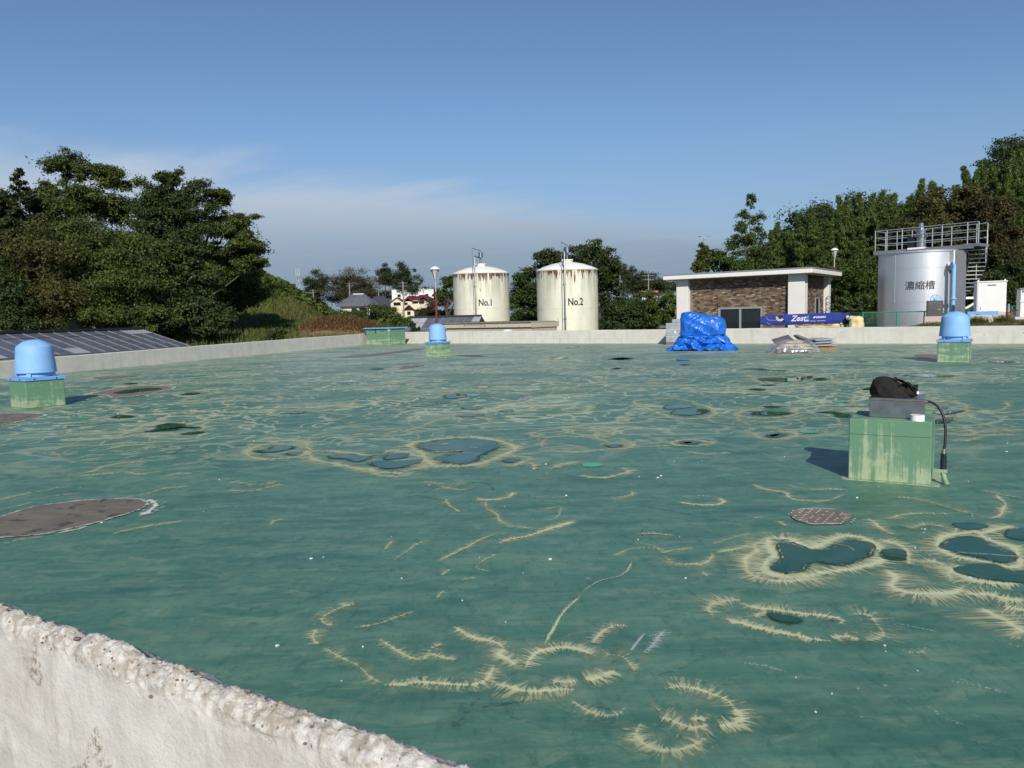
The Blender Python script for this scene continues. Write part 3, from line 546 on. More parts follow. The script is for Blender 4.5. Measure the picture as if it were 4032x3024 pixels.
mid = [  # larger basins in the middle distance
 (C_, .22, .62, 1, [(90,625),(170,590),(280,570),(400,580),(390,640),(280,660),(150,660)]), (C_, .26, .7, 1, [(420,625),(560,625),(720,640),(850,620),(940,640),(1040,670),(980,705),(860,735),(700,715),(560,690),(440,665)]),
 (C_, .30, .78, 1, [(930,590),(1080,560),(1260,550),(1400,575),(1470,605),(1420,640),(1300,680),(1200,700),(1040,690),(1000,640)]), (C_, .2, .55, 0, [(640,700),(760,740),(860,755),(960,725)]), (C_, .2, .6, 0, [(1290,680),(1400,650),(1540,655),(1480,690),(1360,695)]), (C_, .18, .6, 0, [(1530,680),(1620,715),(1720,690),(1800,675)]), (C_, .18, .7, 0, [(1790,745),(1880,760),(1970,750),(2050,725),(2000,705)]),
 (C_, .18, .5, 1, [(1550,535),(1680,505),(1850,505),(1970,530),(1930,550),(1750,545),(1620,550)]), (C_, .16, .6, 0, [(1640,620),(1760,625),(1900,615),(2050,595),(2060,578),(1960,570)]), (C_, .15, .45, 0, [(1620,600),(1740,595),(1840,605)]),
 (C_, .25, .5, 0, [(780,555),(850,520),(960,505),(1080,460),(1240,440),(1340,470),(1240,490),(1060,490)]), (C_, .25, .55, 0, [(170,430),(240,410),(330,412),(450,405),(560,390),(700,385)]), (C_, .2, .5, 0, [(180,435),(300,442),(420,430)]), (C_, .3, .45, 0, [(760,345),(900,340),(1040,345),(1110,330),(1210,330)]), (C_, .3, .5, 0, [(900,395),(1020,395),(1130,370),(1220,350)]), (C_, .3, .45, 0, [(600,295),(700,285),(830,270),(1000,262),(1100,245),(1250,238)]), (C_, .3, .45, 0, [(1240,295),(1340,285),(1440,290),(1300,302)]), (C_, .3, .5, 0, [(1590,315),(1700,300),(1900,300),(2040,285)]), (C_, .3, .4, 0, [(1830,190),(1950,185),(2100,190),(1980,215),(1850,225)]),
 (C_, .3, .4, 0, [(0,300),(60,285),(130,300),(60,318)]), (C_, .2, .45, 0, [(1290,385),(1400,375),(1530,370),(1560,400),(1400,425)]), (C_, .2, .45, 0, [(1580,420),(1700,400),(1860,400),(1740,435)]), (C_, .15, .4, 0, [(1000,775),(1100,790),(1230,790)]), (C_, .12, .4, 0, [(1080,800),(1180,820),(1270,800)]), (C_, .12, .42, 0, [(215,1005),(240,980),(300,970)]), (C_, .2, .4, 0, [(0,780),(120,790),(260,785)]), (C_, .2, .4, 0, [(0,820),(120,825),(280,790)]), (C_, .2, .35, 0, [(580,545),(660,535),(760,540)]),
 (D_, .16, .5, 0, [(350,920),(420,895),(520,880),(640,880)]), (D_, .16, .5, 0, [(350,925),(420,945),(540,935)]), (D_, .12, .3, 0, [(160,920),(260,905),(350,905)]), (D_, .16, .55, 0, [(745,910),(800,890),(930,880),(1080,885)]), (D_, .14, .45, 0, [(750,915),(840,925),(960,905),(1130,890)]), (D_, .22, .6, 1, [(720,820),(860,800),(1000,740),(1160,720),(1330,735),(1400,770),(1200,800),(960,800),(820,835)]), (D_, .18, .5, 1, [(710,685),(800,665),(900,660),(970,680),(900,705),(790,705)]), (D_, .18, .6, 1, [(1190,530),(1260,510),(1390,505),(1450,525),(1360,545),(1250,545)]),
 (D_, .16, .5, 0, [(490,1085),(640,1060),(700,1030),(860,1000),(1020,990)]), (D_, .16, .5, 0, [(490,1090),(640,1085),(860,1065),(960,1080),(1140,1050)]), (D_, .12, .45, 0, [(0,1260),(160,1220),(330,1185),(490,1162)]), (D_, .12, .3, 0, [(0,1330),(160,1290),(330,1235),(560,1210)]), (D_, .14, .5, 0, [(1165,1095),(1220,1075),(1320,1075)]), (D_, .12, .45, 0, [(830,1240),(1000,1215),(1130,1180),(1300,1165)]), (D_, .08, .6, 0, [(770,1495),(900,1460),(1100,1425),(1260,1400)]), (D_, .14, .4, 0, [(70,785),(160,795),(300,765)]), (D_, .16, .55, 0, [(780,600),(860,585),(950,585),(860,602)]), (D_, .08, .4, 0, [(0,1560),(140,1530),(300,1510)]), (D_, .2, .45, 0, [(60,640),(200,655),(420,655),(580,635)]),
 (E_, .25, .55, 1, [(130,385),(260,370),(400,375),(560,430),(520,465),(380,475),(280,450)]), (E_, .25, .55, 1, [(680,445),(760,425),(900,400),(990,420),(980,455),(850,470),(730,465)]), (E_, .22, .4, 0, [(540,445),(700,480),(900,490),(1100,470),(1280,470)]), (E_, .2, .55, 1, [(780,560),(860,545),(960,545),(1000,565),(930,582),(820,580)]), (E_, .15, .65, 1, [(330,605),(400,588),(480,590),(545,605),(470,620),(380,618)]), (E_, .2, .5, 0, [(0,640),(110,630),(125,600),(40,590)]), (E_, .25, .5, 0, [(1160,515),(1220,505),(1290,515)]), (E_, .22, .5, 0, [(1100,440),(1200,425),(1300,440)]),
 (E_, .3, .5, 1, [(680,320),(780,308),(890,318),(820,328)]), (E_, .3, .5, 1, [(770,260),(900,245),(1050,240),(1190,260),(1050,290),(880,300)]), (E_, .3, .45, 1, [(220,270),(320,258),(450,265),(380,285),(270,285)]), (E_, .3, .4, 0, [(0,310),(90,295),(60,320)]), (E_, .3, .45, 1, [(690,210),(800,200),(950,215),(830,222)]), (E_, .25, .5, 0, [(1340,320),(1380,300),(1440,295)]), (E_, .25, .5, 0, [(1700,400),(1800,380),(1900,400),(1890,450),(1790,490),(1720,500)]), (E_, .2, .5, 0, [(1730,540),(1850,520),(1950,545),(1900,565),(1770,560)]), (E_, .2, .4, 0, [(1760,580),(1900,590),(2040,560),(2212,560)]), (E_, .25, .4, 0, [(1640,255),(1800,260),(1990,240)]), (E_, .25, .4, 0, [(2090,540),(2212,530)]), (E_, .3, .4, 0, [(1500,235),(1620,225),(1750,230),(1880,245)]), (E_, .15, .36, 0, [(420,650),(520,662),(650,655)]),
]
for (o, wd, k, cl, l) in mid: strip('stain', pxs(l, *o), wd * 0.85, k + .1, bool(cl), M_STAINF)
# more old water rings scattered over the farther deck
for i in range(150):
    y = rnd.uniform(9.5, 42); x = rnd.uniform(-0.42 * y, 0.66 * y) ; c = Vector((x, y, 0))
    if (c - CORNER).dot(NRM) > -2.5 or x < -15 + (y - 24) * 0.30 + 1.5: continue
    rx, ry = rnd.uniform(0.5, 1.9), rnd.uniform(0.4, 1.3); n = rnd.randint(7, 10); a = rnd.uniform(0, 3.14)
    pts = [c + Vector((rx * math.cos(t) * math.cos(a) - ry * math.sin(t) * math.sin(a), rx * math.cos(t) * math.sin(a) + ry * math.sin(t) * math.cos(a), 0)) * rnd.uniform(.8, 1.2) for t in (6.283 * k / n for k in range(n))]
    strip('stain', pts if rnd.random() < .5 else pts[: n - 3], rnd.uniform(.10, .20), rnd.uniform(.2, .55), False, M_STAINF)
# standing water
PUD = [(B_, [(950,560),(1010,550),(1080,570),(1130,585),(1200,580),(1280,550),(1360,545),(1430,565),(1420,610),(1350,645),(1260,662),(1150,650),(1100,665),(1080,690),(1010,702),(940,690),(925,665),(960,640),(970,610)]),
 (B_, [(1465,600),(1490,582),(1560,585),(1590,615),(1580,640),(1510,638),(1465,620)]), (B_, [(1760,560),(1830,530),(1920,520),(2000,555),(2110,600),(2125,640),(2060,650),(1960,630),(1840,600),(1770,580)]), (B_, [(1830,680),(1900,660),(2000,655),(2100,690),(2210,700),(2210,750),(2000,735),(1900,715),(1840,700)]),
 (B_, [(1820,460),(1880,455),(1960,460),(1985,475),(1910,488),(1830,475)]), (B_, [(2075,510),(2100,485),(2200,480),(2200,540),(2090,525)]), (B_, [(895,905),(940,900),(1030,920),(1068,935),(1010,948),(940,935)]), (B_, [(480,55),(530,50),(565,58),(520,66)]), (B_, [(900,20),(960,8),(1000,16),(940,30)]),
 (C_, [(120,622),(200,615),(240,595),(310,595),(330,605),(270,622),(180,630)]), (C_, [(300,632),(350,625),(390,630),(340,642)]), (C_, [(510,645),(620,640),(720,648),(720,662),(650,678),(600,662),(530,658)]), (C_, [(700,630),(760,622),(800,630),(730,638)]), (C_, [(800,655),(840,635),(920,632),(930,645),(880,660),(810,665)]), (C_, [(735,680),(830,672),(930,668),(1010,662),(950,690),(840,712),(760,705)]),
 (C_, [(965,590),(1080,568),(1230,560),(1340,565),(1390,595),(1350,620),(1290,645),(1260,675),(1190,688),(1100,678),(1040,660),(1150,640),(1190,622),(1050,625),(980,605)]), (C_, [(1400,668),(1450,660),(1495,670),(1440,680)]), (C_, [(1940,592),(1985,585),(2010,595),(1970,602)]), (C_, [(930,392),(1010,382),(1110,368),(1130,372),(1020,392)]), (C_, [(1110,335),(1160,326),(1230,335),(1180,350),(1120,352)]), (C_, [(1195,400),(1250,394),(1300,402),(1240,410)]), (C_, [(1160,442),(1230,430),(1310,438),(1240,446)]), (C_, [(1390,415),(1430,411),(1465,416),(1425,422)]), (C_, [(300,425),(350,416),(395,422),(345,430)]), (C_, [(1250,295),(1300,288),(1345,294),(1300,299)]),
 (C_, [(1170,130),(1250,128),(1325,134),(1240,136)]), (C_, [(1650,150),(1700,140),(1740,142),(1690,152)]), (C_, [(1945,150),(2000,141),(2072,144),(2020,153)]), (C_, [(1965,198),(1990,194),(2010,197),(1985,201)]), (C_, [(1730,92),(1770,84),(1795,86),(1760,94)]), (C_, [(720,200),(760,196),(800,199),(760,203)]),
 (D_, [(1000,790),(1080,765),(1080,745),(1150,730),(1260,735),(1270,750),(1385,755),(1340,765),(1240,760),(1230,775),(1120,783)]), (D_, [(1255,805),(1300,792),(1397,786),(1380,800),(1300,808)]), (D_, [(765,688),(810,676),(880,673),(918,685),(860,695),(800,693)]), (D_, [(1250,528),(1310,518),(1378,521),(1330,534),(1270,534)]), (D_, [(853,456),(900,450),(950,454),(900,461)]), (D_, [(770,525),(830,505),(930,492),(1040,484),(1118,492),(1060,505),(960,515),(880,527)]),
 (E_, [(290,412),(340,400),(430,402),(450,412),(370,420),(310,424)]), (E_, [(330,440),(400,420),(520,425),(530,440),(440,455),(340,452)]), (E_, [(760,445),(790,435),(900,438),(975,445),(900,456),(790,455)]), (E_, [(810,410),(860,404),(918,410),(860,418)]), (E_, [(1100,440),(1180,435),(1250,445),(1285,452),(1280,468),(1220,465),(1190,448)]), (E_, [(800,262),(870,254),(960,258),(1020,250),(1020,275),(930,275),(830,272)]), (E_, [(1025,262),(1045,248),(1080,245),(1075,258)]), (E_, [(1090,262),(1130,255),(1172,262),(1130,270)]), (E_, [(740,317),(790,313),(835,320),(790,325)]), (E_, [(700,208),(800,204),(850,212),(960,217),(930,221),(820,214)]), (E_, [(1310,170),(1345,167),(1382,170),(1345,173)]), (E_, [(2020,168),(2090,165),(2160,170),(2100,175)]), (E_, [(1570,240),(1640,236),(1780,240),(1862,247),(1720,252),(1620,248)]), (E_, [(320,160),(380,157),(430,161),(370,166)]), (E_, [(375,185),(400,181),(425,185),(400,189)]), (E_, [(0,155),(60,148),(125,152),(70,160)]), (E_, [(1350,315),(1400,306),(1420,313),(1380,320)]), (E_, [(1730,440),(1800,430),(1890,432),(1840,444),(1770,452)]), (E_, [(1720,470),(1780,464),(1830,470),(1790,498),(1725,498)]), (E_, [(1740,418),(1780,412),(1800,418),(1770,424)]), (E_, [(380,603),(415,596),(450,603),(410,610)]), (E_, [(840,565),(890,556),(920,562),(870,574)]), (E_, [(0,622),(40,612),(48,626),(10,630)]), (E_, [(815,295),(850,292),(890,295),(850,298)])]
for i, (o, l) in enumerate(PUD):
    pts = pxs(l, *o); puddle(pts, 0.0072 + (i % 5) * .0002, 0.08)
    if i % 3 != 1 and pts[0].y > 8: strip('silt_line', pts, 0.07 if pts[0].y < 14 else 0.11, 0.5, True, M_RUST)
    strip('wet_edge', pts, 0.035 if pts[0].y < 8 else 0.07, 0.9, True, M_WET)
for l, o, wd, k in (([(1030,628),(1110,626),(1205,621)], C_, .07, .7), ([(1080,590),(1110,586),(1135,588)], C_, .10, .7), ([(830,676),(900,668),(960,662)], C_, .07, .6), ([(560,656),(600,650),(640,652)], C_, .06, .5), ([(1230,600),(1300,612),(1350,606)], C_, .06, .4), ([(1150,640),(1230,632),(1300,640)], C_, .07, .5), ([(1990,560),(2060,590),(2100,605)], B_, .04, .5), ([(1240,560),(1300,570),(1340,600)], B_, .03, .45)):
    strip('silt_tongue', pxs(l, *o), wd, k, False, M_STAINF, 0.0098)
# bare patches where the coating is gone, with their filler edges
def patch_mat(name, a, b_, c_, sp):
    m = bpy.data.materials.new(name); m.use_nodes = True; t = NT(m.node_tree); b = t.n['Principled BSDF']; p = t.add('ShaderNodeNewGeometry').outputs['Position']
    c = t.mix(t.ss(t.noise(t.mapv(p, (1, 2, 1)), 3.5, 5, 0.65), 0.36, 0.62), a, b_); c = t.mix(t.ss(t.noise(p, 7.5, 3, 0.5), 0.58, 0.63), c, c_); t.l.new(c, b.inputs['Base Color'])
    b.inputs['Roughness'].default_value = 0.65
    bp = t.add('ShaderNodeBump', {'Strength': 0.5, 'Distance': 0.01, 'Height': t.noise(p, 50, 4)}); t.l.new(bp.outputs[0], b.inputs['Normal']); return m
M_BARE = patch_mat('bare_grey_screed', (0.20, 0.165, 0.125), (0.145, 0.122, 0.095), (0.075, 0.068, 0.060), 1)
M_BARE2 = patch_mat('bare_brown_felt', (0.22, 0.175, 0.135), (0.16, 0.13, 0.10), (0.28, 0.23, 0.18), 1)
l = [(-180,1420),(0,1375),(160,1325),(330,1290),(560,1265),(780,1250),(930,1250),(1000,1270),(1010,1300),(900,1345),(750,1390),(560,1440),(380,1480),(200,1505),(0,1518),(-180,1510)]
pb = blob('bare_patch', pxs(l, *D_), M_BARE, 0.0080, 0.02); strip('filler_edge', pxs(l, *D_), 0.045, 0.75, True, M_SEAL, 0.0086)
strip('filler_edge', pxs([(1000,1255),(1060,1275),(1070,1300),(1010,1345),(930,1375)], *D_), 0.10, 1.0, False, M_SEAL, 0.0090); strip('filler_edge', pxs([(400,1492),(520,1465),(620,1440)], *D_), 0.07, 0.8, False, M_SEAL, 0.0092)
l = [(-160,670),(0,662),(130,660),(280,665),(310,675),(220,700),(100,725),(0,742),(-160,760)]
blob('bare_patch', pxs(l, *D_), M_BARE, 0.0081, 0.02); strip('filler_edge', pxs(l, *D_), 0.06, 1.0, True, M_SEAL, 0.0087)
l = [(620,527),(720,505),(840,482),(960,472),(1100,472),(1205,480),(1150,500),(1040,525),(900,545),(780,552),(740,538)]
blob('bare_patch', pxs(l, *D_), M_BARE2, 0.0070, 0.02); strip('filler_edge', pxs(l, *D_), 0.075, 1.0, True, M_SEAL, 0.0089)
l = [(560,138),(640,128),(760,120),(860,108),(960,95),(1000,98),(900,112),(780,128),(660,140)]
blob('bare_patch', pxs(l, *C_), M_BARE2, 0.0083, 0.03); strip('filler_edge', pxs([(560,138),(620,130),(700,128)], *C_), 0.25, 1.0, False, M_SEAL, 0.0089)
for l, o in (([(1630,132),(1700,130),(1800,136),(1770,150),(1660,148)], E_), ([(960,190),(880,200),(900,185),(1000,180)], C_)): blob('bare_patch', pxs(l, *o), M_BARE2, 0.0078, 0.05)
l = [(640,415),(760,405),(900,400),(940,404),(840,415),(700,425)]; blob('bare_patch', pxs(l, *D_), M_BARE2, 0.0078, 0.05)
l = [(1020,405),(1060,387),(1150,384),(1250,391),(1320,412),(1310,432),(1270,458),(1150,460),(1060,446),(1025,425)]
bp_ = blob('bare_patch', pxs(l, *B_), M_BARE2, 0.0082, 0.015); strip('filler_edge', pxs([(1060,447),(1110,458),(1160,461),(1230,460),(1275,455)], *B_), 0.03, .9, False, M_SEAL, 0.0088); strip('filler_edge', pxs([(1040,395),(1090,384),(1180,383),(1260,390)], *B_), 0.02, .9, False, M_SEAL, 0.0088)
dm = MB(); cpt = fl(2300 + 1170 / B_[2], 1700 + 422 / B_[2])
for i in range(-9, 10):
    for j in range(-6, 7):
        q = cpt + DIR * i * .055 + NRM * (j * .055 + (i % 2) * .027)
        d = q - cpt
        if (d.dot(DIR) / .25) ** 2 + (d.dot(NRM) / .22) ** 2 < 0.9 and rnd.random() < .85: dm.lathe([(.009, .0083), (.007, .0105)], 6, (q.x, q.y))
dm.build('adhesive_dots', pm('dot_grey', (0.50, 0.46, 0.42), (0.36, 0.32, 0.29), 0.8), deck_o)['kind'] = 'stuff'
# spots of fresh green coating
M_FRESH = pm('fresh_green_coating', (0.08, 0.42, 0.25), (0.10, 0.36, 0.23), 0.4, scale=9)
for l, o in ((ell(1862, 694, 56, 11), C_), (ell(580, 694, 40, 6), D_), (ell(1060, 546, 58, 7), E_), (ell(1230, 382, 45, 6), E_), (ell(1255, 333, 38, 6), C_), (ell(965, 246, 30, 3), E_)): blob('coating_spot', pxs(l, *o), M_FRESH, 0.0085, 0.1)
# scrapes, cracks and scuffs
for l, o, wd, k in (([(230,1095),(260,1050),(302,1002)], B_, .012, 1.4), ([(300,1105),(345,1050),(400,985)], B_, .05, .8), ([(330,1080),(380,1010),(410,1000)], B_, .05, .7), ([(310,1020),(400,1000),(462,1008)], B_, .012, 1.0), ([(290,1105),(340,1060),(370,1075)], B_, .012, 1.0), ([(1585,592),(1800,600),(2200,625)], B_, .016, 1.0), ([(1490,935),(1600,965),(1755,998)], B_, .02, .5), ([(1570,1265),(1640,1290)], B_, .04, .5), ([(1690,1360),(1800,1430),(1890,1465)], B_, .04, .4), ([(1910,1400),(1965,1430)], B_, .03, .8), ([(1270,1485),(1340,1475)], B_, .03, .5), ([(1340,1420),(1390,1415)], B_, .03, .5), ([(1780,1230),(1950,1265),(2100,1300)], B_, .09, .3), ([(5,735),(40,730)], B_, .06, .5), ([(2060,1045),(2170,1075)], B_, .09, .4), ([(780,765),(960,790),(1180,840)], B_, .02, .3), ([(1475,1265),(1500,1262)], B_, .03, .8), ([(425,335),(445,325)], A_, .04, .5), ([(770,1150),(900,1165),(1010,1200)], B_, .05, .3), ([(1340,1275),(1360,1280)], B_, .02, .9)):
    strip('scrape', pxs(l, *o), wd, k, False, M_CHALK, 0.0095)
strip('crack', pxs([(1440,900),(1460,855),(1500,795),(1530,740),(1580,680),(1625,640),(1640,615)], *A_), .016, 1.2, False, M_STAIN, 0.0096); strip('crack', pxs([(1640,610),(1740,545),(1840,520),(1890,490),(1920,435)], *A_), .012, .9, False, M_STAIN, 0.0096)
for l, o, wd, k in (([(1440,900),(1400,950),(1330,1000),(1290,1040)], A_, .02, .9), ([(1090,1228),(1200,1212),(1350,1195),(1450,1195)], A_, .03, .9), ([(1600,1190),(1700,1215),(1850,1250)], A_, .03, .8), ([(1090,1170),(1000,1280),(930,1370)], A_, .05, .4), ([(1100,1225),(1300,1290),(1480,1345)], A_, .02, .5), ([(740,70),(850,35),(960,15),(1100,-5)], A_, .03, .9), ([(740,72),(900,98),(1100,95)], A_, .03, .9), ([(1100,-5),(1150,20),(1170,50)], A_, .03, .9), ([(0,330),(300,370),(600,425),(830,460)], B_, .03, .7), ([(400,600),(200,590),(0,612)], A_, .02, .4), ([(550,455),(350,560),(100,660)], A_, .015, .7), ([(1040,880),(1130,880),(1150,900)], D_, .05, .8), ([(1170,880),(1290,880),(1250,910),(1160,950)], D_, .05, .8), ([(285,480),(290,518)], B_, .02, 1.0), ([(300,1220),(480,1170),(600,1110)], B_, .03, .5), ([(680,1220),(790,1190)], B_, .02, .6), ([(600,1330),(560,1400),(500,1480)], A_, .05, .35), ([(500,640),(620,560),(800,500)], A_, .04, .3), ([(940,845),(1010,855),(1100,870)], C_, .04, .6), ([(1500,790),(1700,820),(2000,860),(2200,900)], C_, .03, .5), ([(2000,500),(2100,470),(2212,450)], C_, .05, .4)):
    strip('scuff', pxs(l, *o), wd, k, False, M_SCUFF, 0.0034)
# loose white chips
ch = MB()
for i in range(110):
    y = rnd.choice([rnd.uniform(2.3, 8), rnd.uniform(3, 30)]); x = rnd.uniform(-.6 * y, .66 * y); r_ = rnd.choice([.0015, .002, .002, .003, .004, .006]) * (1 + y * .06); a = rnd.uniform(0, 6.28)
    if (Vector((x, y, 0)) - NA).dot(NOUT) > -.15 or x < -14 + (y - 24) * .3 or (Vector((x, y, 0)) - CORNER).dot(NRM) > -.5: continue
    ch.box(x - r_, x + r_ * rnd.uniform(.6, 1.4), y - r_, y + r_ * rnd.uniform(.5, 1), 0.001, 0.003 + r_ * .5, a)
ch.build('paint_chips', pm('chip_white', (0.75, 0.75, 0.72), None, 0.8), deck_o)['kind'] = 'stuff'

# ------------------------------------------------------------------ terrain
def st(x, y):
    d = Vector((x, y, 0)) - CORNER; return d.dot(DIR), d.dot(NRM)
def ground(x, y):
    s, t = st(x, y)
    z = lerp(-1.7, -0.45, ss(8, 16, s)); z = lerp(z, 0.61 + 0.02 * min(max(t, 0), 9), ss(27.6, 30.2, s))
    z = lerp(z, 1.0, ss(70, 170, y))
    wl = ss(-3, -9, x) * ss(46, 56, y); zf = 0.05 + lerp(0.02, 0.058, ss(.18, .30, -x / max(y, 1))) * max(0, min(y, 92) - 60); z = lerp(z, zf, wl)
    z += min(10, max(0, (-18.8 * y / 90 - x) * 0.52)) * ss(74, 92, y) * ss(126, 96, y)
    if y < 46 and x < -8: z = -2.4
    z += 0.06 * mnoise.noise(Vector((x * .3, y * .3, 0)))
    return z
def inroof(x, y):
    s, t = st(x, y); return t < 0.6 and x > -15.7 + (y - 23.8) * 0.30 - 1.2 and y > -40
def grass_mat():
    m = bpy.data.materials.new('rough_grass'); m.use_nodes = True; t = NT(m.node_tree); b = t.n['Principled BSDF']; p = t.add('ShaderNodeNewGeometry').outputs['Position']
    c = t.mix(t.ss(t.noise(p, 0.5, 5, 0.65), 0.35, 0.65), (0.055, 0.085, 0.020), (0.10, 0.115, 0.032)); c = t.mix(t.ss(t.noise(p, 0.16, 4, 0.6), 0.50, 0.64), c, (0.115, 0.088, 0.042))
    c = t.mix(t.ss(t.noise(p, 7, 4, 0.7), 0.5, 0.75), c, (0.045, 0.06, 0.018)); x = t.add('ShaderNodeSeparateXYZ', {0: p}).outputs[0]
    dirt = t.mix(t.ss(t.noise(p, 2.5, 5, 0.7), 0.4, 0.62), (0.17, 0.125, 0.075), (0.10, 0.08, 0.05)); c = t.mix(t.math('MULTIPLY', t.ss(x, 18.6, 20.0), t.ss(t.add('ShaderNodeSeparateXYZ', {0: p}).outputs[1], 60, 45)), c, dirt)
    t.l.new(c, b.inputs['Base Color']); b.inputs['Roughness'].default_value = 0.9; b.inputs['Specular IOR Level'].default_value = 0.1
    bp = t.add('ShaderNodeBump', {'Strength': 0.8, 'Distance': 0.08, 'Height': t.noise(p, 6, 5, 0.7)}); t.l.new(bp.outputs[0], b.inputs['Normal']); return m
M_GRASS = grass_mat()
gx = np.concatenate([np.linspace(-900, -80, 14), np.linspace(-76, 80, 105), np.linspace(86, 900, 14)]); gy = np.concatenate([np.linspace(-40, 18, 10), np.linspace(20, 130, 74), np.linspace(135, 300, 20), np.linspace(330, 2400, 16)])
V = []
for x in gx:
    for y in gy:
        s, t = st(x, y); z = ground(x, y)
        if inroof(x, y): z = -3.2
        elif -8 < s < 64 and t < 38: z -= 0.25
        V.append((x, y, z))
tag(link('ground', npmesh('ground', V, [q[::-1] for q in grid_quads(len(gx), len(gy))]), M_GRASS, smooth=True), kind='structure')
V = []; S_, T_ = np.linspace(-6, 62, 110), np.concatenate([[0.17, 0.6], np.linspace(1.2, 40, 54)])
for s in S_:
    for t in T_:
        p = CORNER + DIR * s + NRM * t; V.append((p.x, p.y, ground(p.x, p.y) if t < 36 else ground(p.x, p.y) - 0.4 * ss(36, 40, t)))
tag(link('grass_bank', npmesh('grass_bank', V, grid_quads(len(S_), len(T_))), M_GRASS, smooth=True), kind='structure')

# ------------------------------------------------------------------ text on things
def text_mesh(body, size, name='lettering', bold=0.0, shear=0.0, space=1.0):
    cu = bpy.data.curves.new(name, 'FONT'); cu.body = body; cu.size = size; cu.align_x = 'CENTER'; cu.align_y = 'CENTER'; cu.offset = bold; cu.shear = shear; cu.space_character = space; cu.resolution_u = 4; cu.fill_mode = 'FRONT'
    o = bpy.data.objects.new(name, cu); col.objects.link(o); bpy.context.view_layer.update(); dg = bpy.context.evaluated_depsgraph_get()
    me = bpy.data.meshes.new_from_object(o.evaluated_get(dg)); bpy.data.objects.remove(o); bpy.data.curves.remove(cu); me.materials.clear(); me.name = name; return me
def on_plane(me, org, ax, ay, sx_=1.0, sy_=1.0):
    ax, ay = Vector(ax).normalized(), Vector(ay).normalized()
    for v in me.vertices: v.co = Vector(org) + ax * (v.co.x * sx_) + ay * (v.co.y * sy_)
    me.update(); return me
def on_cyl(me, r_, a0, z0, sx_=1.0, sy_=1.0):
    for v in me.vertices:
        a = a0 + v.co.x * sx_ / r_; v.co = Vector((r_ * math.cos(a), r_ * math.sin(a), z0 + v.co.y * sy_))
    me.update(); return me

# ------------------------------------------------------------------ roof vents
def make_vent(name):
    t = empty(name)
    m = MB(); m.bbox(-.355, .355, -.355, .355, 0.0, .535, .012); m.build('curb', M_CURB, t)
    m = MB(); m.lathe([(.50, .001), (.46, .006)], 4, a0=math.pi / 4); m.build('skirt', M_CURB, t)
    fl_ = MB(); fl_.bbox(-.378, .378, -.378, .378, .525, .592, .006); fo = fl_.build('flashing_cap', M_BLUE2, t)
    for a in range(4):
        for k in (-.2, .2):
            b = MB(); c, s = math.cos(a * math.pi / 2), math.sin(a * math.pi / 2); q = lambda x, y, z: (x * c - y * s, x * s + y * c, z)
            b.tube([q(k, -.377, .557), q(k, -.390, .557)], .012, 6); b.build('bolt', M_DARK, fo)
    m = MB(); m.lathe([(.30, .595), (.30, .70)], 32); ro = m.build('throat', M_BLUE, t, True)
    for k in range(4):
        a = k * math.pi / 2 + math.pi / 4; b = MB(); b.box(-.05, .05, -.04, .04, .595, .70, 0); o = b.build('bracket', M_BLUE, ro); 
        for v in o.data.vertices:
            x, y = v.co.x + .29, v.co.y; v.co.x, v.co.y = x * math.cos(a) - y * math.sin(a), x * math.sin(a) + y * math.cos(a)
    prof = [(.335, .672), (.362, .672), (.362, .685), (.35, .82), (.33, 1.03), (.317, 1.165), (.312, 1.178), (.295, 1.193), (.24, 1.245), (.17, 1.285), (.09, 1.308), (.02, 1.315)]
    m = MB(); m.lathe(prof, 48); m.build('cowl', M_BLUE, t, True)
    return t
VG = 'mushroom vents on the roof deck'
v0 = make_vent('roof_vent'); RZ = math.atan2(DIR.y, DIR.x)
for i, (x, y, lab, sc_) in enumerate(((-9.38, 15.16, 'light blue mushroom vent on a green streaked curb nearest the glazed greenhouse roof', 1.0), (-2.93, 30.85, 'light blue mushroom vent on a green curb near the hatch and the cream hut', 1.0), (12.05, 20.9, 'light blue mushroom vent on a plain green curb in front of the silver tank', 1.04))):
    o = v0 if i == 0 else copy_tree(v0); o.location = (x, y, 0.002); o.rotation_euler.z = RZ; o.scale = (sc_, sc_, sc_); tag(o, lab, 'roof vent', VG)

# ------------------------------------------------------------------ corner hatch
t = thing('roof_hatch', 'large green roof hatch with a flat blue lid in the corner of the parapets', 'roof hatch', (-7.15, 45.3, 0), RZ)
m = MB(); m.bbox(-1.9, 0, 0, 1.4, 0.0, .96, .03); m.build('curb', M_CURB, t)
m = MB(); m.bbox(-2.02, .10, -.12, 1.52, .965, 1.035, .012); lid = m.build('lid', M_BLUE2, t)
for k in (-1.5, -.55):
    b = MB(); b.tube([(k, -.14, .985), (k, -.19, .955), (k + .22, -.19, .955), (k + .22, -.14, .985)], .012, 6); b.build('handle', M_DARK, lid)
b = MB(); b.box(-1.02, -.92, -.19, -.14, .86, .97); b.build('hasp', M_DARK, lid)
b = MB(); b.add([(-.16, -.012, .955), (.012, -.012, .955), (.012, -.012, .80), (.012, .16, .955)], [(0, 2, 1), (1, 2, 3), (0, 1, 3), (0, 3, 2)]); b.build('corner_gusset', M_WHITE, t)

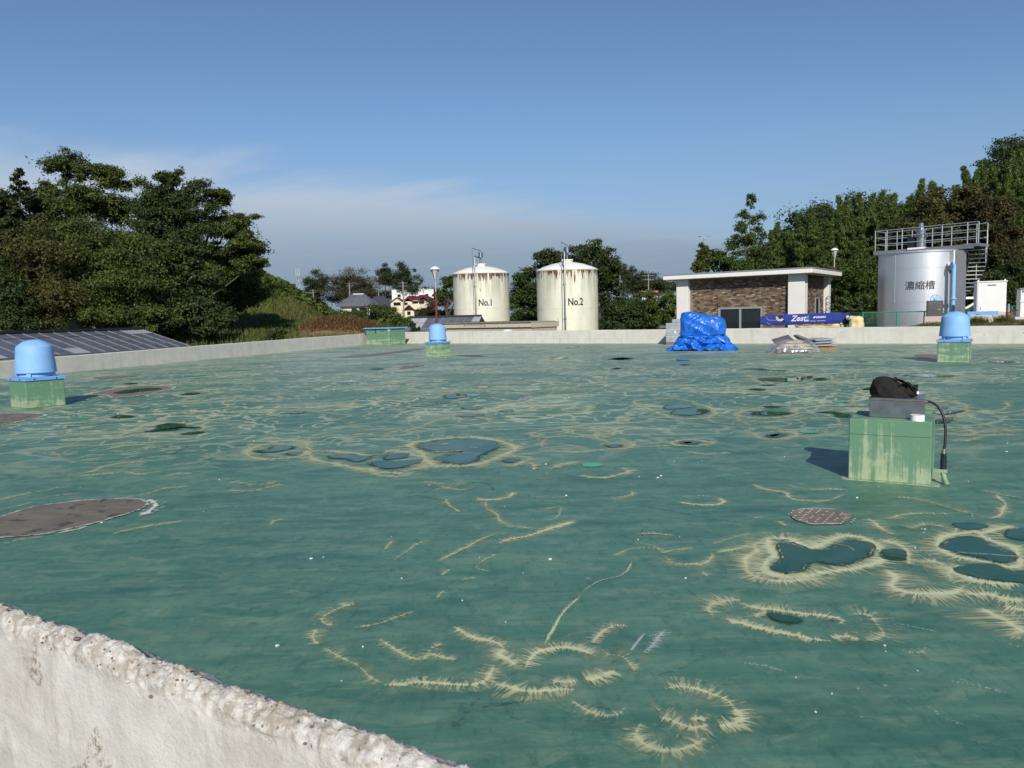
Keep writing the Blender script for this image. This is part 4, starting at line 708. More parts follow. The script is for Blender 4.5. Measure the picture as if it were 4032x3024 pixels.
# ------------------------------------------------------------------ green plinth with steel box, bag, tape and conduit
PZ = -math.radians(31); PO = Vector((3.03, 6.88, 0))
pl = thing('concrete_plinth', 'squat green painted plinth with pale run streaks under the steel box', 'plinth', PO, PZ)
def plinth_mesh():
    m = MB(); m.bbox(0, .66, 0, .62, 0, .55, .008); return m
plinth_mesh().build('block', M_PLIN, pl)
m = MB(); m.box(-.06, .73, -.06, .70, 0.0007, .004, 0, top=.93); m.build('skirt', M_PLIN, pl)
m = MB(); m.bbox(.008, .652, -.006, -.001, .415, .421, .001); m.build('coat_lip', M_PLIN, pl)
T2 = Matrix.Translation(PO) @ Matrix.Rotation(PZ, 4, 'Z')
def pw(x, y, z): return T2 @ Vector((x, y, z))
jb = thing('junction_box', 'brushed stainless steel box on top of the green plinth', 'steel box', pw(.15, .16, .553), PZ)
m = MB(); m.bbox(0, .43, 0, .38, 0, .168, .004); m.build('casing', M_STEEL, jb)
m = MB(); m.bbox(-.006, .436, -.006, .386, .160, .178, .004); m.build('lid', M_STEEL, jb)
m = MB(); m.bbox(-.004, .434, -.009, -.006, .156, .168, .001); m.build('weld_seam', pm('weld_tint', (0.30, 0.20, 0.12), (0.4, 0.33, 0.25), .4, metal=.8, scale=12), jb)
hs = pw(.582, .19, .70)
cd = thing('flexible_conduit', 'black hose looping from the steel box down to the elbow beside the plinth', 'hose', pw(.74, .09, 0), PZ)
inv = (Matrix.Translation(pw(.74, .09, 0)) @ Matrix.Rotation(PZ, 4, 'Z')).inverted()
hp = [(.60, .19, .706), (.64, .185, .703), (.69, .175, .672), (.735, .155, .595), (.757, .13, .49), (.758, .11, .37), (.750, .095, .29)]
hp = [inv @ pw(*q) for q in hp]
m = MB(); m.tube(catmull(hp, False, .02), .011, 10); m.build('hose', M_DARK, cd, True)
e0, e1 = inv @ pw(.575, .19, .706), inv @ pw(.615, .188, .706)
M_BRASS = pm('plated_brass', (0.62, 0.55, 0.42), (0.5, 0.46, 0.38), .35, metal=1)
m = MB(); m.tube([e0, e0.lerp(e1, .5)], .022, 6); m.tube([e0.lerp(e1, .5), e1], .016, 10); m.build('gland', M_BRASS, cd, True)
b0 = hp[-1]
m = MB(); m.tube([b0 + Vector((0, 0, .02)), b0 + Vector((0, 0, -.03))], [.017, .02], 12); m.build('gland', M_BRASS, cd, True)
m = MB(); m.tube([b0 + Vector((0, 0, -.02)), b0 + Vector((0, 0, -.085))], .024, 12); m.tube([b0 + Vector((0, 0, -.085)), b0 + Vector((0, 0, -.095))], .028, 12); m.tube([b0 + Vector((0, 0, -.095)), b0 + Vector((0, 0, -.155))], .025, 12); m.build('coupling', M_DARK, cd, True)
m = MB(); m.tube([b0 + Vector((0, 0, -.15)), b0 + Vector((0, -.002, -.2)), b0 + Vector((.01, -.01, -.24)), b0 + Vector((.035, -.03, -.288))], [.022, .022, .021, .022], 12); m.build('elbow', M_CURB, cd, True)
m = MB(); m.box(b0.x - .075, b0.x + .03, b0.y - .028, b0.y + .028, b0.z - .185, b0.z - .158); m.build('pipe_clip', M_CURB, cd)
tp = thing('tape_roll', 'white roll of tape lying on the front edge of the green plinth', 'tape roll', pw(.545, .055, .5505), 0)
m = MB(); m.lathe([(.038, 0), (.056, 0), (.056, .052), (.038, .052), (.038, .001)], 32, cap=False); m.build('tape', pm('tape_white', (0.86, 0.86, 0.87), None, .35), tp, True)
m = MB(); m.lathe([(.0355, .001), (.0378, .001), (.0378, .051), (.0355, .051), (.0355, .002)], 32, cap=False); m.build('core', pm('card_core', (0.45, 0.36, 0.25), None, .8), tp, True)

def loft(name, mat, parent, sect, nu=90, nv=90, disp=None, cap_top=True):
    """closed drapery: sect(v, ang) gives a point, disp adds folds"""
    V = []
    for i in range(nv):
        for k in range(nu):
            p = Vector(sect(i / (nv - 1), 2 * math.pi * k / nu)); V.append(disp(p, i / (nv - 1), 2 * math.pi * k / nu) if disp else p)
    F = grid_quads(nv, nu, True); me = bpy.data.meshes.new(name); me.from_pydata([tuple(v) for v in V], [], F + [tuple((nv - 1) * nu + k for k in range(nu))]); me.update()
    import bmesh
    bm = bmesh.new(); bm.from_mesh(me); bmesh.ops.recalc_face_normals(bm, faces=bm.faces); bm.to_mesh(me); bm.free()
    me.shade_smooth(); return link(name, me, mat, parent)
def sup(a, n):  # superellipse unit vector
    c, s = math.cos(a), math.sin(a); r_ = (abs(c) ** n + abs(s) ** n) ** (-1 / n); return c * r_, s * r_

# black work bag, slumped, with its flap standing off to one side
bag = thing('work_bag', 'slumped black cloth bag lying on the steel box', 'bag', pw(.35, .34, .731), PZ)
M_BAG = pm('black_canvas', (0.014, 0.013, 0.013), (0.026, 0.023, 0.021), .8, scale=20, spec=.2, bump=.4, bscale=90)
def bag_s(v, a):
    x, y = sup(a, 2.6); h = [(0, 1.0, .0), (.08, 1.07, .006), (.3, 1.0, .05), (.55, .86, .105), (.75, .66, .15), (.9, .40, .175), (.97, .2, .183), (1, .03, .185)]
    for (v0_, r0_, z0_), (v1_, r1_, z1_) in zip(h[:-1], h[1:]):
        if v <= v1_: k = (v - v0_) / (v1_ - v0_); r_, z = lerp(r0_, r1_, k), lerp(z0_, z1_, k); break
    sl = 1 - 0.5 * ss(-.3, 1.0, x * r_); return (-.03 + x * r_ * .165 - .05 * z / .18, y * r_ * .125, z * (0.55 + 0.45 * sl) + .0)
def bag_d(p, v, a):
    k = min(1, v * 6) * (1 - .6 * v); f = .020 * ridge(p * 9 + Vector((3, 1, 0))) + .010 * ridge(p * 22); return p + Vector((math.cos(a), math.sin(a), .5)) * (f - .015) * k
loft('bag_body', M_BAG, bag, bag_s, 80, 50, bag_d)
def sheet(name, mat, parent, fn, nu=26, nv=16, th=.004):
    V = [Vector(fn(i / (nu - 1), j / (nv - 1))) for i in range(nu) for j in range(nv)]; me = npmesh(name, V, grid_quads(nu, nv)); o = link(name, me, mat, parent); me.shade_smooth()
    md = o.modifiers.new('th', 'SOLIDIFY'); md.thickness = th; return o
sheet('flap', M_BAG, bag, lambda u, v: (-.02 + u * .20, -.07 + v * .13 - .02 * u, .145 - .055 * u + .018 * math.sin(u * 5 + v * 2) + .012 * math.sin(v * 7 + u * 3)))
sheet('flap', M_BAG, bag, lambda u, v: (.03 + u * .155, -.10 + v * .10, .085 + .035 * math.sin(u * 4.2) + .02 * math.sin(v * 6 + u * 4) - .02 * u))
def bag_roll(v, a): return (.075 + v * .10, -.055 + (.042 - .008 * v) * math.cos(a) * (1 + .2 * math.sin(3 * a + v * 5)), .045 + .042 * math.sin(a) * (1 + .15 * math.sin(2 * a + v * 8)))
loft('rolled_side', M_BAG, bag, bag_roll, 30, 14)
m = MB(); m.box(.165, .19, -.075, -.06, .03, .055, .4); m.build('label_tag', M_WHITE, bag)

# ------------------------------------------------------------------ tarp covered pile and wrapped pallets
M_TARP = pm('blue_tarpaulin', (0.008, 0.115, 0.52), (0.013, 0.15, 0.60), .36, scale=3, spec=.5)
tb = fl(2768, 1378); tarp = thing('tarp_covered_pile', 'bright blue tarpaulin tied over a pile with its skirt bunched on the deck', 'tarpaulin', tb, RZ * .6)
def tarp_s(v, a):
    x, y = sup(a, 4.5)
    H_ = [(0, 1.30, .008), (.02, 1.32, .03), (.10, 1.22, .10), (.20, 1.08, .20), (.30, .98, .36), (.40, .92, .47), (.44, .85, .52), (.47, .84, .55), (.52, .90, .60), (.62, .90, .78), (.80, .84, 1.12), (.86, .82, 1.30), (.89, .76, 1.35), (.94, .52, 1.37), (.98, .2, 1.375), (1, .02, 1.38)]
    for (v0_, r0_, z0_), (v1_, r1_, z1_) in zip(H_[:-1], H_[1:]):
        if v <= v1_: k = (v - v0_) / (v1_ - v0_); r_, z = lerp(r0_, r1_, k), lerp(z0_, z1_, k); break
    ex = 1 + .10 * ss(.25, 0, v) * math.cos(2 * a); lean = -.03 * ss(.8, 0, z)
    zt = z - .13 * ss(.8, 1.3, z) * (x * r_ + .25) + (.05 * ss(.95, 1.3, z) * math.exp(-((x * r_ + .45) / .28) ** 2))
    return (x * r_ * .95 * ex + lean, y * r_ * .64 * ex, max(.006, zt * 1.05))
def tarp_d(p, v, a):
    low = ss(.50, .38, v); o = Vector((math.cos(a), math.sin(a), 0)); q = Vector((p.x, p.y, p.z))
    f = .20 * low * (ridge(Vector((q.x * 1.7, q.y * 1.7, q.z * 3.4))) - .55) + .12 * low * (ridge(Vector((q.x * 3.4, q.y * 3.4, q.z * 4.5)) + Vector((4, 0, 2))) - .5) + .012 * low * (ridge(q * 9) - .5)
    dg = q.x * .8 + q.z * 1.1
    f += (1 - low) * (.085 * (ridge(Vector((dg * 1.5, (q.x - q.z) * .5, q.y * 1.0))) - .5) + .05 * (ridge(Vector((q.x * 3.2, q.y * 2, (q.z - q.x * .6) * 3.2))) - .5) + .012 * (ridge(q * 8) - .5))
    z = p.z + low * .13 * (ridge(q * 3.6 + Vector((1, 7, 3))) - .5)
    return Vector((p.x + o.x * f, p.y + o.y * f, max(.004, z + .25 * f * (1 - low))))
loft('tarpaulin', M_TARP, tarp, tarp_s, 200, 130, tarp_d)
rp = []
for k in range(73):
    a = 6.2832 * k / 72; x, y = sup(a, 3.2); rp.append((x * .80 - .01, y * .535, .545 + .03 * x))
m = MB(); m.tube(rp, .011, 6); m.build('rope', pm('dark_rope', (.05, .07, .12), None, .8), tarp)

M_FILM = pm('grey_stretch_film', (0.46, 0.48, 0.50), (0.30, 0.32, 0.34), .25, scale=5, spec=.6, bump=.7, bscale=9, coat=.3)
pk = thing('wrapped_load', 'stack wrapped in silver grey film standing behind the blue tarpaulin', 'wrapped pallet', CORNER + DIR * 19.95 - NRM * 1.30 + Vector((0, 0, .002)), RZ)
m = MB()
for y in (0.02, .42, .82): m.box(0, 1.2, y, y + .1, 0, .10)
m.build('pallet', pm('pallet_wood', (0.30, 0.20, 0.115), (0.20, 0.13, 0.075), .8, scale=6), pk)
m = MB(); m.bbox(0.0, 1.2, 0, .95, .10, 1.02, .03); m.build('load', M_FILM, pk)
m = MB(); m.bbox(.27, .92, .1, .8, 1.02, 1.19, .02); m.build('upper_load', M_FILM, pk)
for z in (.38, .70): m = MB(); m.box(-.006, 1.206, -.006, .956, z, z + .012); m.build('strap', M_WHITE, pk)
m = MB(); m.box(.44, .52, -.004, -.0005, .52, .66); m.build('paper_label', M_WHITE, pk)

# bagged goods under clear sheet, with a dark sack thrown on top
M_KRAFT = pm('cream_paper_sack', (0.55, 0.44, 0.29), (0.62, 0.54, 0.42), .7, scale=6, bump=.4, bscale=12)
def clear_mat():
    m = bpy.data.materials.new('clear_plastic_sheet'); m.use_nodes = True; t = NT(m.node_tree); t.n.remove(t.n['Principled BSDF'])
    p = t.add('ShaderNodeTexCoord').outputs['Object']
    g = t.add('ShaderNodeBsdfGlossy', {'Color': (.95, .97, 1, 1), 'Roughness': .16}); d = t.add('ShaderNodeBsdfDiffuse', {'Color': (.72, .73, .72, 1)}); tr = t.add('ShaderNodeBsdfTransparent')
    m1 = t.add('ShaderNodeMixShader', {0: .45}); t.l.new(g.outputs[0], m1.inputs[1]); t.l.new(d.outputs[0], m1.inputs[2])
    k = t.math('ADD', .22, t.math('MULTIPLY', t.ss(t.noise(t.mapv(p, (1, 1, .4)), 7, 5, .65), .42, .7), .5)); m2 = t.add('ShaderNodeMixShader', {0: k}); t.l.new(tr.outputs[0], m2.inputs[1]); t.l.new(m1.outputs[0], m2.inputs[2]); t.l.new(m2.outputs[0], t.n['Material Output'].inputs[0]); return m
M_CLEAR = clear_mat()
def sackmesh(m, x0, x1, y0, y1, z0, z1, n=10):
    """pillow-shaped sack"""
    V = []
    for sgn in (0, 1):
        for i in range(n):
            for j in range(n):
                u, v = i / (n - 1), j / (n - 1); e = (1 - abs(2 * u - 1) ** 4) * (1 - abs(2 * v - 1) ** 4); zm = (z0 + z1) / 2
                V.append((lerp(x0, x1, u), lerp(y0, y1, v), zm + (1 if sgn else -1) * (z1 - z0) / 2 * (.25 + .75 * e) + .01 * mnoise.noise(Vector((u * 4, v * 4, z0 * 9)))))
    q = grid_quads(n, n); o = n * n; F = [f for f in q] + [tuple(k + o for k in f[::-1]) for f in q]
    bd = [(i, 0) for i in range(n)] + [(n - 1, j) for j in range(1, n)] + [(i, n - 1) for i in range(n - 2, -1, -1)] + [(0, j) for j in range(n - 2, 0, -1)]
    ix = [i * n + j for i, j in bd]; F += [(ix[k], ix[(k + 1) % len(ix)], ix[(k + 1) % len(ix)] + o, ix[k] + o) for k in range(len(ix))]
    m.add(V, F); return m
sp0 = fl(3122, 1388) + Vector((0, 0, .002))
sg = thing('covered_sack_stack', 'cream paper sacks on a pallet under a clear plastic sheet', 'sack stack', sp0, RZ * .35)
m = MB()
for x in (-.55, -.05, .45): m.box(x, x + .1, -.45, .45, 0, .09)
for k in range(5): m.box(-.55, .55, -.45 + k * .2, -.35 + k * .2, .09, .11)
m.build('pallet', MATS['pallet_wood'], sg)
for i, (x0, x1, y0, y1, z0, z1) in enumerate(((-.60, .0, -.44, -.02, .11, .22), (.0, .60, -.44, -.02, .11, .22), (-.60, .0, 0, .44, .11, .22), (0, .60, 0, .44, .11, .22), (-.45, .1, -.4, .0, .20, .32), (.02, .52, -.38, .02, .20, .31), (-.4, .15, .02, .42, .20, .32), (-.26, .26, -.3, .1, .30, .42))):
    sackmesh(MB(), x0, x1, y0, y1, z0, z1).build('sack', M_KRAFT, sg, True)
m = MB()
for k in range(4): m.box(-.45 + k * .11, -.38 + k * .11, -.455, -.452, .15, .20, .2)
m.build('print_marks', pm('sack_print', (.28, .12, .05), None, .8), sg)['kind'] = 'stuff'
def cs(v, a):
    x, y = sup(a, 2.8); r_ = lerp(1.24, .03, v ** 1.3 if v < .5 else lerp(.5 ** 1.3, 1, (v - .5) / .5)); z = .44 * (1 - (r_ / 1.25) ** 4.2) if r_ < 1.2 else .01
    return (x * r_ * .72, y * r_ * .56, .01 + z)
def cd_(p, v, a):
    k = ss(0, .12, v) * ss(1.0, .7, v); f = .035 * (ridge(Vector((a * 2.4, p.z * .8, 0))) - .5) + .025 * (ridge(Vector((a * 7, p.z * 1.5, 5))) - .5) + .015 * (ridge(p * 9) - .5)
    return Vector((p.x + math.cos(a) * f * k, p.y + math.sin(a) * f * k, max(.005, p.z + .3 * f * k)))
loft('plastic_sheet', M_CLEAR, sg, cs, 120, 50, cd_)
M_SACK = pm('dark_grey_sack', (0.085, 0.082, 0.085), (0.13, 0.125, 0.13), .45, scale=7, spec=.5, bump=.5, bscale=10)
for lab, loc, rx, ry, rz, sz in (('dark grey plastic sack slumped at an angle over the clear sheeted stack', (.34, .02, .475), -.12, .42, -.2, .30), ('dark grey sack draped over the back of the clear sheeted stack', (-.26, .30, .43), .5, -.25, .1, .32)):
    s_ = tag(sackmesh(MB(), -sz, sz, -.2, .2, -.06, .075).build('plastic_sack', M_SACK, None, True), lab, 'sack'); s_.matrix_world = Matrix.Translation(sp0 + Vector(loc)) @ Matrix.Rotation(rz, 4, 'Z') @ Matrix.Rotation(ry, 4, 'Y') @ Matrix.Rotation(rx, 4, 'X')
pp = fl(3212, 1384) + NRM * .15
pg = thing('loaded_pallet', 'wooden pallet with sacks shrink-wrapped in shiny clear film beside the sheeted stack', 'pallet', pp + Vector((0, 0, .002)), RZ + .85)
for k in range(7): m = MB(); m.box(-.15 + k * .155, -.03 + k * .155, 0, .9, .115, .135); m.build('deck_board', MATS['pallet_wood'], pg)
for y in (0.0, .4, .8): m = MB(); m.box(-.15, .9, y, y + .1, .02, .115); m.build('stringer', MATS['pallet_wood'], pg)
for y in (0.0, .4, .8): m = MB(); m.box(-.15, .9, y, y + .1, .0, .02); m.build('base_board', MATS['pallet_wood'], pg)
M_SHINY = pm('shiny_film', (0.42, 0.43, 0.45), (0.30, 0.31, 0.33), .2, scale=8, spec=.7, bump=.9, bscale=7, coat=.5)
for i, z in enumerate((.135, .235, .335)): sackmesh(MB(), -.1 + .03 * i, .85 - .02 * i, .03, .87 - .04 * i, z, z + .125).build('sack', M_SHINY, pg, True)

# ------------------------------------------------------------------ the two cream tanks
def tank_mat():
    m = bpy.data.materials.new('cream_tank_paint'); m.use_nodes = True; t = NT(m.node_tree); b = t.n['Principled BSDF']; p = t.add('ShaderNodeTexCoord').outputs['Object']; g = t.add('ShaderNodeNewGeometry').outputs['Position']
    z = t.add('ShaderNodeSeparateXYZ', {0: p}).outputs[2]; c = t.mix(t.ss(t.noise(g, 1.2, 4), .35, .7), (0.74, 0.73, 0.59), (0.67, 0.66, 0.53))
    s1 = t.noise(t.mapv(g, (1, 1, .05)), 3.4, 5, .68); s2 = t.noise(t.mapv(g, (1, 1, .12)), 5.5, 4, .6)
    up1 = t.ss(z, 5.2, 7.9); up2 = t.ss(z, 6.6, 7.85)
    c = t.mix(t.math('MULTIPLY', t.ss(s1, .40, .66), t.math('ADD', .12, t.math('MULTIPLY', up1, .8))), c, (0.36, 0.33, 0.24))
    s2 = t.math('ADD', s2, t.math('MULTIPLY', t.math('SUBTRACT', t.noise(g, .9, 3), .5), .35)); r_ = t.ss(t.math('ADD', s2, t.math('MULTIPLY', t.math('SUBTRACT', up2, 1.0), .26)), .44, .54); r2 = t.ss(t.math('ADD', s1, t.math('MULTIPLY', t.math('SUBTRACT', t.ss(z, 7.0, 7.85), 1.0), .5)), .44, .52)
    c = t.mix(t.math('MULTIPLY', t.math('MAXIMUM', r_, r2), t.ss(z, 6.0, 6.6)), c, (0.11, 0.055, 0.035))
    t.l.new(c, b.inputs['Base Color']); b.inputs['Roughness'].default_value = .55; return m
M_TANK = tank_mat(); M_TROOF = pm('cream_tank_roof', (0.82, 0.81, 0.73), (0.74, 0.73, 0.64), .55, scale=1.5)
M_INK = pm('black_lettering', (0.010, 0.010, 0.012), None, .6)
def make_tank(n, loc, lab):
    r_ = 2.4; t = thing('storage_tank', lab, 'tank', loc, 0, 'cream storage tanks behind the parapet'); face = -math.pi / 2 + math.atan2(loc[0], loc[1]) * -1
    m = MB(); m.lathe([(r_, 0), (r_, 4.96), (r_ + .012, 4.965), (r_ + .012, 5.0), (r_, 5.005), (r_, 6.5), (r_, 7.88)], 72, cap=False); m.build('shell', M_TANK, t, True)
    m = MB(); m.lathe([(r_ + .004, 7.86), (r_ + .03, 7.90), (r_ + .03, 7.95), (r_ - .06, 8.02), (r_ - .45, 8.20), (r_ - 1.1, 8.42), (r_ - 1.8, 8.56), (.3, 8.60), (.02, 8.6)], 72); ro = m.build('domed_roof', M_TROOF, t, True)
    m = MB(); m.lathe([(.40, 8.52), (.40, 8.68), (.46, 8.68), (.46, 8.76), (.02, 8.77)], 24, (.02, -.2)); fo = m.build('manhole_flange', M_TROOF, ro, True)
    for k in range(12): b = MB(); a = k * math.pi / 6; b.lathe([(.02, 8.76), (.02, 8.79)], 6, (.02 + .42 * math.cos(a), -.2 + .42 * math.sin(a))); b.build('bolt', M_TROOF, fo)
    pa = face - (.19 if n == 1 else .07); c, s = math.cos(pa), math.sin(pa); rr = r_ + .16
    m = MB(); m.tube([(rr * c, rr * s, 0.0), (rr * c, rr * s, 9.15), (rr * c * .98, rr * s * .98, 9.25), (.02, -.2, 9.25), (.02, -.2, 9.1)], .06, 10); pi_ = m.build('vent_pipe', pm('weathered_steel_pipe', (.17, .17, .165), (.24, .24, .23), .35, metal=.8), t, True)
    for z in (.8, 4.2, 6.8): b = MB(); b.box(rr * c - .10, rr * c + .10, rr * s - .01, rr * s + .13, z, z + .05); b.build('pipe_clamp', M_STEEL, pi_)
    q = face - (.26 if n == 1 else .155); c2, s2 = math.cos(q) * (r_ + .12), math.sin(q) * (r_ + .12)
    m = MB(); m.tube([(c2, s2, 0.0), (c2, s2, 9.95)], .022, 6); m.tube([(c2, s2, 9.93), (0.05, -.3, 9.85), (0.05, -.3, 9.7)], .03, 6); m.build('level_pipe', pm('faded_blue_pipe', (.10, .17, .30), (.2, .25, .33), .5), t)
    m = MB(); m.tube([(.02, -.2, 8.75), (.02, -.2, 9.35)], .07, 10); m.lathe([(.19, 9.30), (.19, 9.74)], 20, (.04, -.22)); m.build('breather', M_STEEL, t, True)
    me = on_cyl(text_mesh('No.%d' % n, 1.0, bold=.024), r_ + .006, face + (.145 if n == 1 else .265), 5.42, 0.60, .76); link('lettering', me, M_INK, t)
    m = MB(); m.lathe([(r_ + .45, -.25), (r_ + .45, 0.0)], 48); m.build('footing', M_CONC, t)
    return t
zt = 4.66
p1 = at(1893, 1080, 66.5); p2 = at(2232, 1067, 61.0)
make_tank(1, (p1.x, p1.y, p1.z - 7.9), 'rust streaked cream tank lettered No.1 behind the low hut')
make_tank(2, (p2.x, p2.y, p2.z - 7.9), 'rust streaked cream tank lettered No.2 in front of the large-leaved trees')

# ------------------------------------------------------------------ prefab hut
hut = thing('prefab_hut', 'low beige prefab hut with a flat ribbed roof in front of the cream tanks', 'hut', (1.35, 50.0, -1.75), RZ)
M_BEIGE = pm('beige_steel', (0.50, 0.45, 0.36), (0.45, 0.40, 0.32), .5, scale=2); M_ROOFB = pm('hut_roof', (0.36, 0.32, 0.26), (0.30, 0.27, 0.22), .5, scale=3)
m = MB(); m.box(-7.2, -.06, .06, 3.2, 0, 2.6); m.build('core', M_BEIGE, hut)
for k in range(14): m = MB(); m.bbox(-7.2 + k * .51, -7.2 + k * .51 + .495, 0.02, .06, .05, 2.52, .008); m.build('wall_panel', M_BEIGE, hut)
for k in range(6): m = MB(); m.bbox(-.06, -.02, .06 + k * .52, .06 + k * .52 + .505, .05, 2.52, .008); m.build('wall_panel', M_BEIGE, hut)
m = MB(); m.box(-7.4, .03, -.08, 3.35, 2.80, 2.86); ro = m.build('roof', M_ROOFB, hut)
for k in range(15): m = MB(); m.box(-7.3 + k * .5, -7.26 + k * .5, -.07, 3.33, 2.86, 2.90); m.build('rib', M_ROOFB, ro)
m = MB(); m.box(-7.42, .05, -.11, -.03, 2.54, 2.84); m.build('fascia', pm('hut_fascia', (0.56, 0.50, 0.39), (0.50, 0.45, 0.35), .5), hut)
m = MB(); m.box(-7.44, .06, -.14, -.11, 2.80, 2.86); m.build('gutter', pm('gutter_brown', (.10, .08, .07), None, .5), hut)
m = MB(); m.box(-.04, .05, -.03, 3.3, 2.50, 2.80); m.build('fascia', MATS['hut_fascia'], hut)
m = MB(); m.tube([(-5.9, -.02, 2.93), (.0, -.02, 2.93)], .02, 6); m.tube([(-5.9, -.02, 2.84), (-5.9, -.02, 2.96)], .02, 6); m.build('roof_rail', MATS['gutter_brown'], hut)
m = MB(); m.lathe([(.03, 2.90), (.03, 3.12)], 6, (-.03, 3.28)); m.build('lifting_lug', M_BEIGE, hut)
for x in (-2.55, -.9): m = MB(); m.box(x, x + .05, -.135, -.11, 2.56, 2.78); m.build('fascia_joint', M_BEIGE, hut)
me = on_plane(text_mesh('スーパーハウス', .30, bold=.003), (-4.6, -.1145, 2.70), (1, 0, 0), (0, 0, 1), .95, .8); link('lettering', me, M_INK, hut)
dsh = thing('white_dome', 'small white rounded cap peeping over the parapet beside the hut', 'cap', CORNER + DIR * 9.35 + NRM * .7 + Vector((0, 0, -1.7)), 0)
m = MB(); m.lathe([(.05, 0), (.05, 2.1), (.40, 2.12), (.40, 2.2), (.36, 2.34), (.22, 2.45), (.02, 2.49)], 24); m.build('cap', M_WHITE, dsh, True)

# ------------------------------------------------------------------ brick building
BR = Vector((16.75, 44.0, -.5)); bl = thing('brick_building', 'small brown brick building with white pillars and a flat white roof', 'building', BR, RZ)
BL, BD, BH = 7.75, 6.2, 4.02     # length to the left, depth, underside of the roof
M_ROOFW = pm('white_fascia', (0.80, 0.78, 0.74), (0.74, 0.72, 0.68), .6, scale=1.5); M_PILL = pm('white_pillar', (0.76, 0.73, 0.69), (0.71, 0.68, 0.64), .6, scale=1.5); M_MORT = pm('mortar', (0.25, 0.215, 0.175), (0.20, 0.17, 0.14), .9, scale=8)
m = MB(); m.box(-BL + .1, -.3, .30, BD, 0, BH); m.box(-.40, -.30, .3, BD - .3, 0, BH); m.build('wall_core', M_MORT, bl)
for x0, x1, y0, y1 in ((-BL, -BL + .78, .0, .6), (-.92, 0, .0, .70), (-.70, 0, BD - .55, BD)): m = MB(); m.bbox(x0, x1, y0, y1, 0, BH, .015); m.build('pillar', M_PILL, bl)
m = MB(); m.bbox(-BL - .65, .55, -.55, BD + .5, BH, BH + .26, .02); ro = m.build('roof', M_ROOFW, bl)
m = MB(); m.box(-BL - .67, .57, -.57, BD + .52, BH + .26, BH + .33); m.build('roof_edge_flashing', pm('grey_flashing', (.22, .24, .27), None, .5), ro)
def brick_mat(name, src):
    m = bpy.data.materials.new(name); m.use_nodes = True; t = NT(m.node_tree); b = t.n['Principled BSDF']
    f = t.add('ShaderNodeObjectInfo').outputs['Random'] if src else t.add('ShaderNodeNewGeometry').outputs['Random Per Island']
    cr = t.n.new('ShaderNodeValToRGB'); cr.color_ramp.interpolation = 'CONSTANT'; e = cr.color_ramp.elements; L = [(0, (.040, .022, .016)), (.10, (.100, .060, .038)), (.34, (.155, .102, .066)), (.60, (.205, .148, .098)), (.84, (.27, .21, .15)), (.95, (.36, .29, .21))]
    while len(e) < len(L): e.new(.5)
    for i, (q, c) in enumerate(L): e[i].position = q; e[i].color = (*c, 1)
    t.l.new(f, cr.inputs[0]); p = t.add('ShaderNodeNewGeometry').outputs['Position']; c = t.mix(t.math('MULTIPLY', t.ss(t.noise(p, 30, 3), .4, .7), .3), cr.outputs[0], (.10, .07, .05)); t.l.new(c, b.inputs['Base Color']); b.inputs['Roughness'].default_value = .75; return m
MBR, MBS = brick_mat('brown_brick', True), brick_mat('brown_brick_run', False)
bw, bh, pw_, ph = .215, .082, .228, .0935
bm_ = MB(); bm_.bbox(0, bw, -.018, 0, 0, bh, .004); brick_me = bm_.mesh('brick'); brick_me.materials.append(MBR)
spots = []; run = MB()
DX0, DX1, DZ = -5.0, -2.55, 2.12
for r_ in range(int(BH / ph)):
    z = .01 + r_ * ph; off = (r_ % 2) * pw_ / 2
    x = -.95 - bw
    while x > -BL + .80:
        xx = x - off if off else x
        if xx > -BL + .80 and not (z < DZ + .1 and DX0 - .16 < xx + bw and xx < DX1 + .08) and z > 1.0: spots.append((xx, z))
        x -= pw_
spots.sort(key=lambda q: -q[0])
vis = [s for s in spots if s[1] > 1.05]
for i, (x, z) in enumerate(spots):
    if i < 300:
        o = bpy.data.objects.new('brick', brick_me); col.objects.link(o); o.parent = bl; o.location = (x, .30, z)
    else: run.box(x, x + bw, .282, .2995, z, z + bh)
for r_ in range(10, int(BH / ph)):
    z = .01 + r_ * ph; y = .72 + (r_ % 2) * pw_ / 2
    while y < BD - .6 - bw:
        if not (z < 2.75 and 3.45 < y + bw and y < 4.55): run.box(-.2995, -.282, y, y + bw, z, z + bh)
        y += pw_
o = run.build('brick_run', MBS, bl); o['kind'] = 'stuff'
M_FRAME = pm('aluminium_frame', (.55, .56, .57), (.48, .49, .5), .4, metal=.6); M_GLASS = pm('dark_glass', (.012, .016, .018), (.02, .026, .028), .08, spec=.6)
dd = MB(); dd.box(DX0 - .12, DX1 + .04, .20, .2985, DZ, DZ + .06); dd.box(DX0 - .12, DX0, .20, .2985, 0, DZ); dd.box(DX1, DX1 + .04, .2, .2985, 0, DZ); dd.box((DX0 + DX1) / 2 - .06, (DX0 + DX1) / 2 + .06, .21, .2985, 0, DZ); do = dd.build('sliding_door', M_FRAME, bl)
for a, b in ((DX0, (DX0 + DX1) / 2 - .06), ((DX0 + DX1) / 2 + .06, DX1)): m = MB(); m.box(a, b, .27, .2985, .05, DZ); m.build('pane', M_GLASS, do)
wn = MB(); wn.box(-.2985, -.24, 3.5, 3.6, 0.9, 2.7); wn.box(-.2985, -.24, 4.4, 4.5, .9, 2.7); wn.box(-.2985, -.24, 3.6, 4.4, 2.62, 2.7); wo = wn.build('window', M_FRAME, bl); m = MB(); m.box(-.2985, -.28, 3.6, 4.4, .9, 2.62); m.build('pane', M_GLASS, wo)
m = MB(); m.lathe([(.02, 0), (.30, .02), (.30, .10), (.02, .12)], 20); o = m.build('round_vent', M_GREY, bl, True); o.rotation_euler = (0, -math.pi / 2, 0); o.location = (-BL - .0, .3, 1.95)
